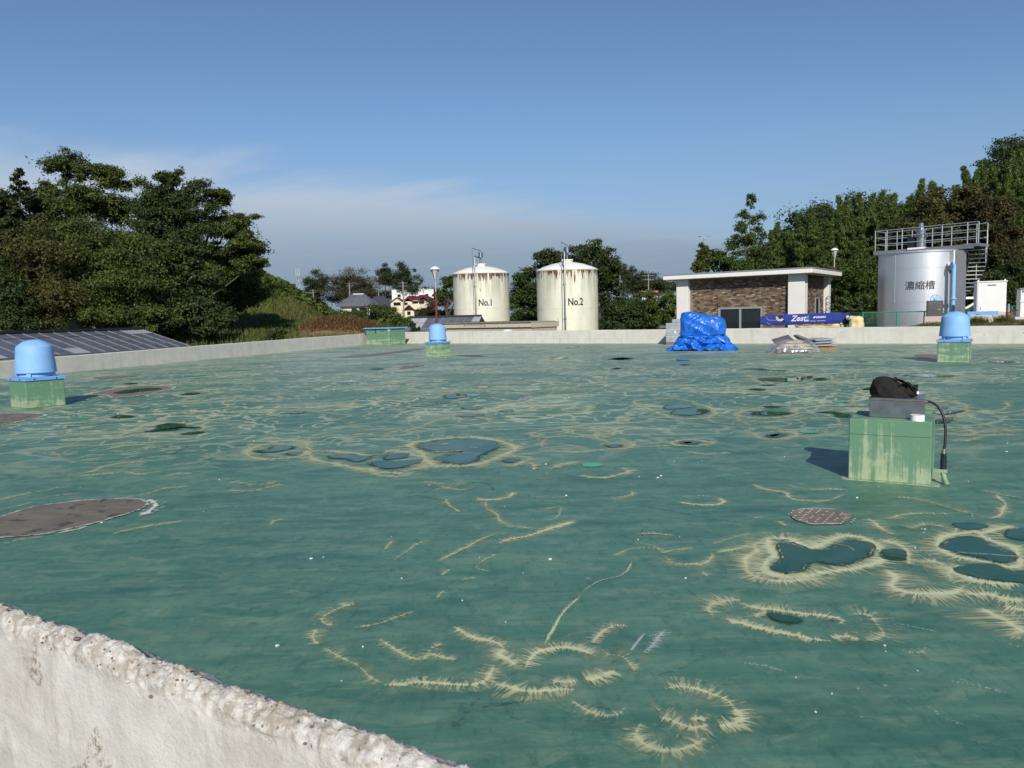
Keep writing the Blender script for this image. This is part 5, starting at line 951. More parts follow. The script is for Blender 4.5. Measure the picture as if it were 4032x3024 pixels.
m = MB(); m.box(-BL - 1.2, -BL + .005, .1, .9, 1.02, 1.18); m.build('side_canopy', M_GREY, bl)

# ------------------------------------------------------------------ crane boom on a flatbed, yellow bags
cr0 = at(3005, 1280, 39.5); M_CRB = pm('crane_blue', (0.034, 0.050, 0.27), (0.042, 0.060, 0.30), .4, scale=3, coat=.2)
cz = CORNER + DIR * 20.4 + NRM * 3.0
A0 = at(2998, 1262, 41.0); A1 = at(3345, 1249, 38.6); ax = (A1 - A0); LB = ax.length; ang = math.atan2(ax.y, ax.x); tilt = math.asin(ax.z / LB)
cb = thing('crane_boom', 'blue crane boom with white lettering stowed level behind the parapet', 'crane boom', (A0.x, A0.y, ground((A0.x + A1.x) / 2, (A0.y + A1.y) / 2)), ang)
zb = A0.z - cb.location.z
def bz(x): return zb + math.tan(tilt) * x
m = MB(); xs = (0, .28, 3.65, 3.95); hh = (.20, .27, .27, .25); vs = []
for x, h in zip(xs, hh):
    for y, z in ((-.16, -h), (.16, -h), (.20, -h * .5), (.20, h * .8), (.15, h), (-.15, h), (-.20, h * .8), (-.20, -h * .5)): vs.append((x, y, bz(x) + z))
m.add(vs, [(i * 8 + k, i * 8 + (k + 1) % 8, (i + 1) * 8 + (k + 1) % 8, (i + 1) * 8 + k) for i in range(3) for k in range(8)] + [tuple(range(8))[::-1], tuple(24 + k for k in range(8))]); m.build('main_section', M_CRB, cb)
for k in range(4):
    x0 = 3.95 + k * .1; h = .26 - .022 * k; m = MB(); m.box(x0, x0 + .085, -.19 + .01 * k, .19 - .01 * k, bz(x0) - h, bz(x0) + h - .02); m.build('nested_section', M_CRB, cb)
m = MB(); m.box(4.33, LB, -.13, .13, bz(4.4) - .36, bz(4.4) + .20); hd = m.build('boom_head', M_CRB, cb)
for y in (-.15, .15): m = MB(); m.tube([(LB - .16, y - .02, bz(4.4) - .26), (LB - .16, y + .02, bz(4.4) - .26)], .11, 18); m.build('sheave', M_DARK, hd, True)
m = MB(); m.tube([(LB - .35, -.17, bz(4.3) - .28), (LB - .35, .17, bz(4.3) - .28)], .06, 12); m.build('sheave', M_WHITE, hd, True)
for x in (1.2, 3.1): m = MB(); m.tube([(x, 0, bz(x) + .26), (x + .03, 0, bz(x) + .34), (x + .1, 0, bz(x) + .34), (x + .13, 0, bz(x) + .26)], .018, 6); m.build('lifting_eye', M_CRB, cb)
m = MB(); m.box(2.6, 2.68, -.06, .06, 1.0, bz(2.6) - .26); m.build('boom_rest', M_CRB, cb)
m = MB(); m.box(.4, 3.6, -.215, -.205, bz(1) - .285, bz(1) - .262); m.build('hose_rail', M_DARK, cb)
yf = -.2045
up_t = (math.sin(-tilt) * 0, 0, 1); axx = (math.cos(tilt), 0, math.sin(tilt))
for body, x, dz, sz, mt, sh in (('Zest', 1.93, .03, .40, M_WHITE, .3), ('eco', 2.32, -.075, .16, M_WHITE, .2), ('4', 2.36, .07, .27, pm('logo_green', (.10, .45, .10), None, .5), .3), ('TADANO', 3.02, .06, .115, M_WHITE, 0.0)):
    me = on_plane(text_mesh(body, sz, bold=.008, shear=sh), (x, yf - .003, bz(x) + dz), axx, (0, 0, 1)); link('lettering', me, mt, cb)
m = MB(); a = (2.70, yf - .003, bz(2.7) + .06)
m.quad((2.66, yf - .004, bz(2.7) + .02), (2.74, yf - .004, bz(2.7) + .02), (2.78, yf - .004, bz(2.7) + .11), (2.70, yf - .004, bz(2.7) + .11)); m.build('emblem', M_WHITE, cb)
m = MB()
for k in range(9):
    a0, a1 = math.pi * (.95 + k * .1), math.pi * (1.02 + k * .1)
    if a1 > 2.0 * math.pi: break
    c = (1.02, bz(1.0) + .14)
    m.quad(*[(c[0] + r_ * math.cos(a), yf - .003, c[1] + r_ * math.sin(a)) for r_, a in ((.10, a0), (.10, a1), (.22, a1), (.22, a0))])
m.build('load_dial', M_WHITE, cb)
m = MB(); m.add([(.74, yf - .001, bz(1) + .20), (1.10, yf - .001, bz(1) + .20), (1.27, yf - .001, bz(1) - .10), (1.05, yf - .001, bz(1) - .12), (.86, yf - .001, bz(1) - .02)], [(0, 4, 3, 2, 1)]); m.build('dial_plate', M_DARK, cb)
for x, w_ in ((2.64, .30), (3.05, .42)): m = MB(); m.box(x - w_ / 2, x + w_ / 2, yf - .004, yf - .002, bz(x) - .145, bz(x) - .105); m.build('spec_plate', pm('grey_plate', (.35, .36, .42), None, .5), cb)
m = MB()
for a, b in (((.30, .20), (.36, .05)), ((.36, .05), (.48, .0)), ((.48, .0), (.95, -.0)), ((.38, -.1), (.42, -.2)), ((.42, -.2), (.55, -.2))): m.bar((a[0], yf - .003, bz(.4) + a[1]), (b[0], yf - .003, bz(.4) + b[1]), .004, .015)
m.build('edge_lines', pm('pale_lines', (.45, .5, .7), None, .5), cb)
m = MB(); m.box(-.4, LB + .7, -1.0, 1.0, .85, 1.0); fb = m.build('flatbed', M_GREY, cb)
for x in (.3, 3.6):
    for y in (-.9, .9): m = MB(); m.tube([(x, y - .12, .42), (x, y + .12, .42)], .42, 20); m.build('wheel', M_DARK, fb, True)
m = MB(); m.box(-.3, LB + .6, -.4, .4, .55, .85); m.build('chassis', M_DARK, fb)
M_YEL = pm('cream_yellow_canvas', (0.62, 0.52, 0.24), (0.68, 0.59, 0.32), .75, scale=4, bump=.4, bscale=9)
def sackthing(name, lab, loc, rx, ry, h, rz, mat, seed, ties=()):
    t = thing(name, lab, 'bag', loc, rz)
    def s_(v, a):
        x, y = sup(a, 2.8); r_ = [(0, .85), (.1, 1.0), (.5, 1.03), (.8, .9), (.93, .6), (1, .05)]
        for (a0, b0_), (a1, b1) in zip(r_[:-1], r_[1:]):
            if v <= a1: rr = lerp(b0_, b1, (v - a0) / (a1 - a0)); break
        return (x * rr * rx, y * rr * ry, h * (1 - (1 - v) ** 1.4 if v < 1 else 1))
    def d_(p, v, a):
        f = .05 * (ridge(p * 3 + Vector((seed, 0, 0))) - .5) + .02 * (ridge(p * 8) - .5); return Vector((p.x + math.cos(a) * f, p.y + math.sin(a) * f, p.z + f * .5 * v))
    loft('bag', mat, t, s_, 50, 30, d_); return t
bedz = cb.location.z + 1.0
yb = at(3372, 1286, 37.9); ybz = yb.z - .12
y1 = sackthing('yellow_bag', 'pale yellow canvas bag slumped at the tip of the crane boom', (yb.x, yb.y, ground(yb.x, yb.y)), .33, .30, yb.z + .52 - ground(yb.x, yb.y), ang, M_YEL, 3)
m = MB(); m.tube([(-.30, -.2, 1.55), (-.22, -.33, 1.72), (-.05, -.36, 1.8), (.02, -.25, 1.9)], .02, 6); m.build('strap', M_DARK, y1)
yb2 = Vector((A0.x, A0.y, 0)) + Vector((math.cos(ang), math.sin(ang), 0)) * 2.95
y2 = sackthing('yellow_bag', 'long pale yellow canvas bundle lying under the crane boom', (yb2.x, yb2.y, bedz), 1.2, .18, .21, ang, M_YEL, 8)
yr = at(3345, 1250, 38.2)
tr = thing('rolled_canvas', 'small cream canvas roll tied on top of the yellow bag', 'canvas roll', (yr.x + .12, yr.y, yr.z - .12), ang)
def roll_s(v, a): return (lerp(-.24, .20, v), .12 * math.cos(a) * (1 + .15 * math.sin(3 * a)), .11 + .11 * math.sin(a) + .05 * v * -1)
loft('roll', pm('cream_canvas', (.66, .58, .36), (.72, .66, .50), .8, scale=5), tr, roll_s, 26, 12); 

# ------------------------------------------------------------------ silver thickener tank
def silver_mat():
    m = bpy.data.materials.new('brushed_silver_cladding'); m.use_nodes = True; t = NT(m.node_tree); b = t.n['Principled BSDF']; p = t.add('ShaderNodeNewGeometry').outputs['Position']
    n = t.noise(t.mapv(p, (1, 1, .12)), 14, 4, .7); c = t.mix(n, (.66, .67, .69), (.76, .77, .79)); t.l.new(c, b.inputs['Base Color']); b.inputs['Metallic'].default_value = .70
    t.l.new(t.math('ADD', .36, t.math('MULTIPLY', n, .12)), b.inputs['Roughness']); bp = t.add('ShaderNodeBump', {'Strength': .12, 'Distance': .02, 'Height': t.noise(t.mapv(p, (1, 1, .3)), 1.6, 3)}); t.l.new(bp.outputs[0], b.inputs['Normal']); return m
M_SILV = silver_mat(); TC = Vector((22.27, 41.95, -.5)); TR = 2.1; ztop = at(3457, 1003, 41.95).z - TC.z; uang = math.atan2(-.75, .66)
tk = thing('thickener_tank', 'silver clad round tank with a railed bridge and black lettering on its side', 'tank', TC, 0)
cbase = math.atan2(-TC.y, -TC.x)      # towards the viewer's side
m = MB()
for z0, z1 in ((0, ztop - 2.62), (ztop - 2.61, ztop - .86), (ztop - .85, ztop)): m.lathe([(TR, z0), (TR, z1)], 96, cap=False)
m.lathe([(TR - .012, 0), (TR - .012, ztop - .01)], 96, cap=True); m.build('shell', M_SILV, tk, True)
for a, z0, z1 in ((-.62, ztop - 2.62, ztop), (.30, 0, ztop - 2.62), (.95, 0, ztop - .86)):
    m = MB(); q = [(math.cos(cbase + a + d) * r_, math.sin(cbase + a + d) * r_) for d, r_ in ((-.006, TR - .01), (-.006, TR + .008), (.006, TR + .008), (.006, TR - .01))]; m.prism(q, z0, z1); m.build('seam', M_SILV, tk)
m = MB(); m.lathe([(TR + .004, ztop - .05), (TR + .05, ztop - .04), (TR + .05, ztop + .04), (TR - .4, ztop + .10), (.02, ztop + .14)], 64); m.build('top_cover', M_GALV, tk, True)
me = on_cyl(text_mesh('濃縮槽', .50, bold=.004), TR + .006, cbase - .02, ztop - 1.78, .95, .95); link('lettering', me, M_INK, tk)
brd = MB(); fr = Matrix.Translation(Vector((0, 0, 0))) @ Matrix.Rotation(uang, 4, 'Z')
def loc(b, nm, mat, par=None, smooth=False):
    b.v = [tuple(fr @ Vector(q)) for q in b.v]; return b.build(nm, mat, par or tk, smooth)
zd = ztop + .20
b = MB(); b.box(-2.25, 2.75, -.72, -.62, zd - .16, zd + .06); b.box(-2.25, 2.75, .62, .72, zd - .16, zd + .06); b.box(-2.25, 3.0, -.62, .62, zd - .02, zd); b.box(2.75, 3.02, -.72, .72, zd - .06, zd + .08); br = loc(b, 'bridge', M_GREY)
for sy in (-.66, .66):
    b = MB()
    for z in (.42, .78, 1.16): b.tube([(-2.2, sy, zd + z), (2.7 if sy < 0 else 2.7, sy, zd + z)] + ([(2.97, sy, zd + z)] if True else []), .022, 8)
    loc(b, 'handrail', M_GALV, br, True)
    for x in (-2.18, -1.55, -.75, .30, 1.25, 2.45, 2.96): b = MB(); b.tube([(x, sy, zd), (x, sy, zd + 1.16)], .026, 8); loc(b, 'rail_post', M_GALV, br)
b = MB()
for z in (.42, .78, 1.16): b.tube([(-2.2, -.66, zd + z), (-2.2, .66, zd + z)], .022, 8)
loc(b, 'handrail', M_GALV, br, True)
b = MB()
for z in (.42, 1.16): b.tube([(2.97, .2, zd + z), (2.97, .66, zd + z)], .022, 8)
loc(b, 'handrail', M_GALV, br, True)
b = MB(); b.lathe([(.30, zd), (.30, zd + .06), (.24, zd + .06), (.24, zd + .62), (.33, zd + .66), (.34, zd + .74), (.22, zd + .86), (.22, zd + .98), (.30, zd + 1.0), (.30, zd + 1.08), (.20, zd + 1.12), (.12, zd + 1.14), (.12, zd + 1.42), (.02, zd + 1.43)], 24, (0, -.1)); dv = loc(b, 'drive_unit', M_STEEL, None, True)
b = MB(); b.box(-.42, .42, -.80, .3, zd + .005, zd + .10); loc(b, 'drive_base', M_WHITE)
b = MB(); b.box(-.62, -.26, -.3, .1, zd + .1, zd + .72); loc(b, 'gear_case', M_DARK)
b = MB(); b.box(1.9, 2.35, .1, .5, zd, zd + .16); loc(b, 'cable_box', M_GREY)
# duct and bracket on the shaded side
sa = cbase + .80
m = MB(); c, s = math.cos(sa), math.sin(sa); q = [(TR * math.cos(sa + d) * k, TR * math.sin(sa + d) * k) for d, k in ((-.12, .99), (-.12, 1.14), (.22, 1.14), (.22, .99))]; m.prism(q, 0, ztop - .02); m.build('downcomer', pm('grey_duct', (.20, .21, .225), (.26, .27, .28), .5, metal=.4), tk)
m = MB(); q = [(TR * math.cos(sa + d) * k, TR * math.sin(sa + d) * k) for d, k in ((-.155, .99), (-.155, 1.15), (-.122, 1.15), (-.122, .99))]; m.prism(q, ztop - 1.0, ztop - .03); m.build('bracket', M_WHITE, tk)
# curved stair
st_m = []
for k in range(12):
    a = R(-40 + k * 5.2); z = ztop + .02 - k * .205; m = MB(); da = R(3.0)
    m.prism([(rr * math.cos(a + d), rr * math.sin(a + d)) for d, rr in ((-da, TR + .10), (-da, TR + .92), (da, TR + .92), (da, TR + .10))], z - .035, z); m.build('tread', M_GALV, tk)
for rr in (TR + .10, TR + .94):
    m = MB(); P = [(rr * math.cos(R(-40 + k * 5.2)), rr * math.sin(R(-40 + k * 5.2)), ztop + .0 - k * .205) for k in range(12)]
    for a, b_ in zip(P[:-1], P[1:]): m.bar(a, b_, .02, .20)
    m.build('stringer', M_GREY, tk)
m = MB(); rr = TR + .94; P = [(rr * math.cos(R(-40 + k * 5.2)), rr * math.sin(R(-40 + k * 5.2)), ztop + 1.0 - k * .205) for k in range(12)]; m.tube(P, .02, 6); sr = m.build('stair_rail', M_GALV, tk)
for k in (0, 4, 8, 11): m = MB(); m.tube([P[k], (P[k][0], P[k][1], P[k][2] - 1.0)], .02, 6); m.build('rail_post', M_GALV, sr)
a = R(-40 + 12 * 5.2 - 44); rr = TR
m = MB(); e = Vector((math.cos(a), math.sin(a), 0)); b0 = e * (TR + .05); b1 = e * (TR + .80); zl = ztop - 2.45
m.bar((*b0[:2], zl), (*b1[:2], zl), .06, .12); m.bar((*b1[:2], zl - .05), (*b0[:2], zl - .55), .06, .10); m.build('landing_bracket', M_WHITE, tk)
# pipes
def pipe(name, lab, pts, r_, mat, flanges=()):
    g0 = min(pts, key=lambda p: p[2]); t = thing(name, lab, 'pipe', (g0[0], g0[1], g0[2]), 0); o = Vector(t.location)
    m = MB(); m.tube([Vector(p) - o for p in catmull([Vector(p) for p in pts], False, .06)], r_, 14); m.build('pipe', mat, t, True)
    for p, d, mt in flanges: m = MB(); p = Vector(p) - o; d = Vector(d); m.tube([p - d * .035, p + d * .035], r_ * 1.65, 16); m.build('flange', mt, t, True)
    return t
M_LB = pm('sky_blue_pipe_paint', (.22, .50, .78), (.27, .54, .80), .4, scale=4); M_RED = pm('oxide_red_paint', (.36, .05, .03), (.30, .045, .03), .5, scale=4)
pb_ = at(3756, 1060, 39.3); gz = ground(pb_.x, pb_.y); ts = at(3736, 1044, 39.75)
pipe('blue_pipe', 'sky blue pipe rising in front of the silver tank and bending into it', [(ts.x, ts.y, ts.z), (ts.x + .10, ts.y - .10, ts.z), (pb_.x - .06, pb_.y, ts.z), (pb_.x - .01, pb_.y, ts.z - .05), (pb_.x, pb_.y, ts.z - .2), (pb_.x, pb_.y, 3.0), (pb_.x, pb_.y, 2.0), (pb_.x, pb_.y, gz)], .095, M_LB, [((ts.x + .02, ts.y - .02, ts.z), (.7, -.7, 0), M_WHITE), ((pb_.x - .10, pb_.y - .02, ts.z), (1, 0, 0), M_LB), ((pb_.x, pb_.y, at(3756, 1176, 39.3).z), (0, 0, 1), M_LB)])
pr_ = at(3795, 1080, 40.6); zt_ = at(3795, 1010, 40.6).z; gz2 = ground(pr_.x, pr_.y)
pipe('red_pipe', 'oxide red pipe standing beside the curved stair of the silver tank', [(pr_.x - .22, pr_.y + .15, zt_), (pr_.x - .08, pr_.y + .05, zt_), (pr_.x - .01, pr_.y, zt_ - .05), (pr_.x, pr_.y, zt_ - .2), (pr_.x, pr_.y, 2.5), (pr_.x, pr_.y, gz2)], .075, M_RED, [((pr_.x - .2, pr_.y + .14, zt_), (.8, -.55, 0), M_RED), ((pr_.x, pr_.y, at(3795, 1155, 40.6).z), (0, 0, 1), M_RED)])

# ------------------------------------------------------------------ plant round the thickener
def gthing(name, lab, cat, px_x, Y, rz=RZ, group=None):
    p = at(px_x, 1240, Y); return thing(name, lab, cat, (p.x, p.y, ground(p.x, p.y)), rz, group), p
def zr(t, py, px_x, Y): return at(px_x, py, Y).z - t.location.z
t, p = gthing('control_cabinet', 'white steel cabinet with a dark slot near its top beside the silver tank', 'cabinet', 3895, 37.0, -.35)
z0, z1 = zr(t, 1232, 3895, 37), zr(t, 1112, 3895, 37)
m = MB(); m.bbox(-.61, .61, -.35, .35, z0, z1, .012); m.build('casing', M_WHITE, t); m = MB(); m.bbox(-.64, .64, -.39, .38, z1, z1 + .06, .01); m.build('roof_cap', M_WHITE, t)
m = MB(); m.bbox(-.57, .55, -.37, -.351, z0 + .04, z1 - .04, .006); d = m.build('door', M_WHITE, t)
m = MB(); m.box(-.18, .18, -.376, -.3705, z1 - .17, z1 - .11); m.build('slot', M_GREY, d); m = MB(); m.box(-.53, -.30, -.375, -.3705, z0 + .10, z0 + .30); m.build('hatch', M_WHITE, d); m = MB(); m.box(-.46, -.44, -.382, -.3755, z0 + .15, z0 + .27); m.build('handle', M_DARK, d)
for x in (-.55, .55): m = MB(); m.box(x - .03, x + .03, -.33, -.27, z1 + .06, z1 + .13); m.build('lifting_lug', M_WHITE, t)
m = MB(); m.box(-.6, .6, -.34, .34, 0, z0); m.build('plinth', M_CONC, t)
t, p = gthing('control_cabinet', 'pale grey two tier cabinet on a concrete pad next to the red stub valve', 'cabinet', 4062, 36.2, -.35)
z1 = zr(t, 1138, 4062, 36.2)
m = MB(); m.bbox(-.55, .55, -.35, .35, .12, z1 * .58, .012); m.build('lower_case', M_WHITE, t); m = MB(); m.bbox(-.55, .55, -.35, .35, z1 * .58 + .06, z1, .012); m.build('upper_case', M_WHITE, t); m = MB(); m.box(-.58, .58, -.38, .38, z1 * .58, z1 * .58 + .06); m.build('divider', M_WHITE, t); m = MB(); m.box(-.60, .60, -.40, .40, z1, z1 + .05); m.build('roof_cap', pm('green_grey', (.18, .26, .25), None, .5), t); m = MB(); m.box(-.8, .8, -.6, .5, 0, .12); m.build('pad', M_CONC, t)
m = MB(); m.box(-.50, -.42, -.37, -.351, z1 - .14, z1 - .05); m.build('hinge', M_GREY, t)
t, p = gthing('louvre_unit', 'dark grey boxed unit with a louvre on a pale concrete plinth before the silver tank', 'louvre unit', 3679, 37.0, -.42)
z0, z1 = zr(t, 1245, 3679, 37), zr(t, 1184, 3679, 37)
m = MB(); m.bbox(-.33, .33, -.3, .3, z0, z1, .01); m.build('case', pm('charcoal_case', (.075, .07, .065), (.10, .095, .09), .5), t); m = MB(); m.box(-.44, .40, -.40, .38, -.1, z0); m.build('plinth', pm('pinkish_concrete', (.55, .46, .40), (.48, .41, .36), .85), t)
m = MB(); m.box(-.23, .23, -.312, -.301, z0 + .33, z0 + .66); lv = m.build('louvre_frame', M_GREY, t)
for k in range(8): m = MB(); m.box(-.20, .20, -.322, -.313, z0 + .36 + k * .036, z0 + .36 + k * .036 + .02); m.build('louvre_blade', pm('bronze_blade', (.13, .10, .06), None, .5), lv)
m = MB(); m.box(.12, .2, -.32, -.313, z0 + .30, z0 + .32); m.build('plate', M_WHITE, t)
t, p = gthing('handwheel_valve', 'sky blue spoked handwheel standing above the louvre unit', 'valve', 3683, 37.9, -.42)
zc = zr(t, 1179, 3683, 37.9); r_ = .23
m = MB(); m.tube([(r_ * math.cos(a), 0, zc + r_ * math.sin(a)) for a in (6.2832 * k / 32 for k in range(33))], .022, 8); m.build('rim', M_LB, t, True)
for k in range(3): m = MB(); a = k * math.pi / 3 + .3; m.bar((-r_ * math.cos(a), 0, zc - r_ * math.sin(a)), (r_ * math.cos(a), 0, zc + r_ * math.sin(a)), .03, .05); m.build('spoke', M_LB, t)
m = MB(); m.tube([(0, -.05, zc), (0, .35, zc)], .06, 12); m.tube([(0, .3, 0), (0, .3, zc + .03)], .09, 12); m.build('valve_stem', M_LB, t, True)
t, p = gthing('blue_channel', 'blue steel channel laid on a white block under the white cabinet', 'steel channel', 3868, 34.6, -.30)
z0 = zr(t, 1240, 3868, 34.6); m = MB(); m.bbox(-.62, .60, -.1, .1, z0, z0 + .16, .008); m.build('channel', M_BLUE2, t); m = MB(); m.box(-.55, .52, -.18, .25, -.05, z0); m.build('block', M_CONC, t); m = MB(); m.box(-.28, -.15, -.12, -.1, z0 - .03, z0 + .06); m.build('clip', M_GREY, t)
t, p = gthing('stub_valve', 'small red bulb valve with a clear tube next to the grey two tier cabinet', 'valve', 3971, 35.6)
z0 = zr(t, 1250, 3971, 35.6); m = MB(); m.lathe([(.04, -.05), (.06, z0), (.10, z0 + .06), (.11, z0 + .14), (.07, z0 + .22), (.10, z0 + .23), (.10, z0 + .25), (.04, z0 + .26)], 16); m.build('bulb', M_RED, t, True); m = MB(); m.lathe([(.045, z0 + .25), (.045, z0 + .42), (.035, z0 + .43), (.035, z0 + .62), (.01, z0 + .63)], 12); m.build('sight_tube', M_GALV, t, True)
m = MB(); m.tube([(.05, 0, z0 + .32), (.35, 0, z0 + .32)], .03, 8); m.build('branch', pm('maroon_paint', (.12, .03, .03), None, .5), t)

# chain link fences
M_FG = pm('green_fence_paint', (.04, .22, .17), (.05, .26, .20), .45, scale=6); M_WIRE = pm('green_wire', (.10, .26, .21), None, .5)
def fence(lab, pts, h, zt_of):
    """posts, rails and woven wire between the points; tops level per zt_of"""
    t = thing('chain_link_fence', lab, 'fence', (pts[0][0], pts[0][1], ground(*pts[0][:2]) - .05), 0); o = Vector(t.location)
    for i, p in enumerate(pts):
        z = zt_of; m = MB(); m.tube([(p[0] - o.x, p[1] - o.y, ground(*p[:2]) - .1 - o.z), (p[0] - o.x, p[1] - o.y, z - o.z)], .035, 8); m.build('post', M_FG, t)
    for a, b in zip(pts[:-1], pts[1:]):
        A, B = Vector((a[0], a[1], 0)) - Vector((o.x, o.y, 0)), Vector((b[0], b[1], 0)) - Vector((o.x, o.y, 0)); L = (B - A).length; d = (B - A) / L; zt2 = zt_of - .03 - o.z; zb2 = zt_of - h - o.z
        m = MB(); m.tube([A + Vector((0, 0, zt2)), B + Vector((0, 0, zt2))], .022, 6); m.build('rail', M_FG, t)
        m = MB(); n = int(L / .14) + int(h / .14) + 1
        for k in range(n):
            for sg in (1, -1):
                x0 = k * .14 - h; x1 = x0 + h; za, zc_ = zb2, zt2
                if x0 < 0: za += -x0 / h * (zt2 - zb2); x0 = 0
                if x1 > L: zc_ = za + (L - x0) / max(x1 - x0, 1e-4) * (zc_ - za); x1 = L
                if x1 - x0 < .02: continue
                q0, q1 = (x0, za), (x1, zc_)
                if sg < 0: q0, q1 = (L - x0, za), (L - x1, zc_)
                m.tube([A + d * q0[0] + Vector((0, 0, q0[1])), A + d * q1[0] + Vector((0, 0, q1[1]))], .0055, 3, False)
        w_ = m.build('woven_wire', M_WIRE, t); w_['kind'] = 'stuff'
zf = at(3540, 1226, 38.4).z
F0, F1, F2, F3, F4 = [at(x, 1230, Y) for x, Y in ((3335, 41.6), (3398, 39.3), (3532, 38.5), (3640, 37.9), (3730, 37.5))]
fence('green chain link fence in front of the silver tank', [(q.x, q.y) for q in (F0, F1, F2, F3, F4)], 1.15, zf)
G = [at(x, 1220, Y) for x, Y in ((3780, 44.2), (3860, 43.7), (3985, 42.6), (4110, 41.5))]
fence('green chain link fence behind the white cabinets', [(q.x, q.y) for q in G], 1.15, at(3990, 1203, 42.6).z)

# ------------------------------------------------------------------ street lamps
M_POLE = pm('red_brown_pole', (.16, .038, .026), (.13, .03, .022), .45); M_LENS = pm('lantern_glass', (.55, .56, .55), (.42, .44, .44), .15, spec=.6)
def lamp(lab, pxx, ytop, Y, sc_):
    p = at(pxx, ytop, Y); g = ground(p.x, p.y); H_ = p.z - g; t = thing('street_lamp', lab, 'street lamp', (p.x, p.y, g), 0, 'red-brown lantern posts'); s = sc_
    m = MB(); m.tube([(0, 0, 0), (0, 0, H_ - 1.75 * s)], [.085 * s, .075 * s], 14); m.build('pole', M_POLE, t, True)
    m = MB(); m.tube([(0, 0, H_ - 1.75 * s), (0, 0, H_ - 1.0 * s), (0, 0, H_ - .98 * s), (0, 0, H_ - .86 * s)], [.055 * s, .055 * s, .08 * s, .095 * s], 14); m.build('collar', M_GALV, t, True)
    m = MB(); m.lathe([(.09 * s, H_ - .86 * s), (.29 * s, H_ - .24 * s)], 6); ln = m.build('lantern', M_LENS, t)
    for k in range(6): a = k * math.pi / 3; m = MB(); m.bar((.094 * s * math.cos(a), .094 * s * math.sin(a), H_ - .86 * s), (.298 * s * math.cos(a), .298 * s * math.sin(a), H_ - .24 * s), .022 * s, .022 * s); m.build('rib', M_GREY, ln)
    m = MB(); m.lathe([(.36 * s, H_ - .24 * s), (.36 * s, H_ - .20 * s), (.22 * s, H_ - .07 * s), (.03 * s, H_)], 24); m.build('hood', M_WHITE, t, True)
lamp('red-brown street lamp with a flared lantern beside the No.1 tank', 1712, 1048, 53.0, .98)
lamp('red-brown street lamp with a flared lantern behind the brick building', 3286, 976, 57.0, .80)

# ------------------------------------------------------------------ greenhouses
def gh_mat():
    m = pm('grey_plastic_glazing', (.085, .095, .125), (.14, .15, .18), .22, scale=1.6, spec=.6, bump=.25, bscale=3); return m
M_GH = gh_mat(); M_GHB = pm('grey_bar', (.20, .21, .24), (.25, .26, .29), .6); M_OLD = pm('milky_film', (.42, .43, .44), (.30, .31, .33), .4, scale=2, bump=.5, bscale=5)
def greenhouse(lab, re, ee, L, ridge_z, eave_z, nx, ny, gd):
    """re / ee: far ends of ridge and eave, running back along gd for L metres"""
    g0 = ground(re[0], re[1]); t = thing('greenhouse', lab, 'greenhouse', (re[0], re[1], -2.4), 0); o = Vector(t.location); r0_ = Vector((*re, ridge_z)) - o; e0_ = Vector((*ee, eave_z)) - o; dv_ = Vector((*gd, 0)).normalized(); nn = (e0_ - r0_).cross(dv_).normalized(); nn = nn if nn.z > 0 else -nn
    for i in range(nx):
        for j in range(ny):
            u0_, u1_ = (i + .012) / nx, (i + .988) / nx; v0_, v1_ = (j + .01) / ny, (j + .99) / ny
            P = lambda u, v: r0_.lerp(e0_, v) + dv_ * (u * L) + nn * (.01 * mnoise.noise(Vector((u * 60, v * 9, 2))))
            m = MB(); m.quad(P(u0_, v0_), P(u0_, v1_), P(u1_, v1_), P(u1_, v0_)); m.build('pane', M_OLD if (rnd.random() < .07 or (i < 2 and j == 0)) else M_GH, t)
    for i in range(nx + 1): m = MB(); q = dv_ * (i / nx * L); m.bar(r0_ + q + nn * .012, e0_ + q + nn * .012, .035, .022); m.build('glazing_bar', M_GHB, t)
    for j in range(1, ny + 1): m = MB(); q = r0_.lerp(e0_, j / ny) + nn * .012; m.bar(q, q + dv_ * L, .035, .026); m.build('purlin', M_GHB if j > 1 else MATS['gutter_brown'], t)
    m = MB(); m.bar(r0_ + Vector((0, 0, .06)), r0_ + dv_ * L + Vector((0, 0, .06)), .28, .12); m.build('ridge_cap', pm('black_ridge', (.02, .02, .028), None, .5), t)
    bk = 2 * (r0_ - e0_) ; bk.z = 0; m = MB(); e2 = e0_ + bk; m.quad(r0_, r0_ + dv_ * L, e2 + dv_ * L, e2); m.build('back_slope', M_OLD, t)
    m = MB()
    for q in (e0_, e2): m.quad(q, q + dv_ * L, (q + dv_ * L) * 1 - Vector((0, 0, (q.z))), Vector((q.x, q.y, 0)))
    m.add([r0_, e0_, Vector((e0_.x, e0_.y, 0)), Vector((e2.x, e2.y, 0)), e2], [(0, 1, 2, 3, 4)]); m.build('side_sheet', M_OLD, t)
greenhouse('long greenhouse roof of grey glazed panes beyond the parapet below the trees', (-21.6, 45.2), (-18.2, 43.8), 27.0, 1.30, .28, 30, 4, (-.26, -.97))
g2a = at(1640, 1251, 62.0); g2b = at(1640, 1300, 59.0)
greenhouse('small plastic sheeted greenhouse behind the corner of the parapet', (g2a.x - .3, g2a.y), (g2a.x - .9, g2a.y - 2.6), 5.6, g2a.z, g2a.z - 1.3, 9, 3, (.96, -.1))

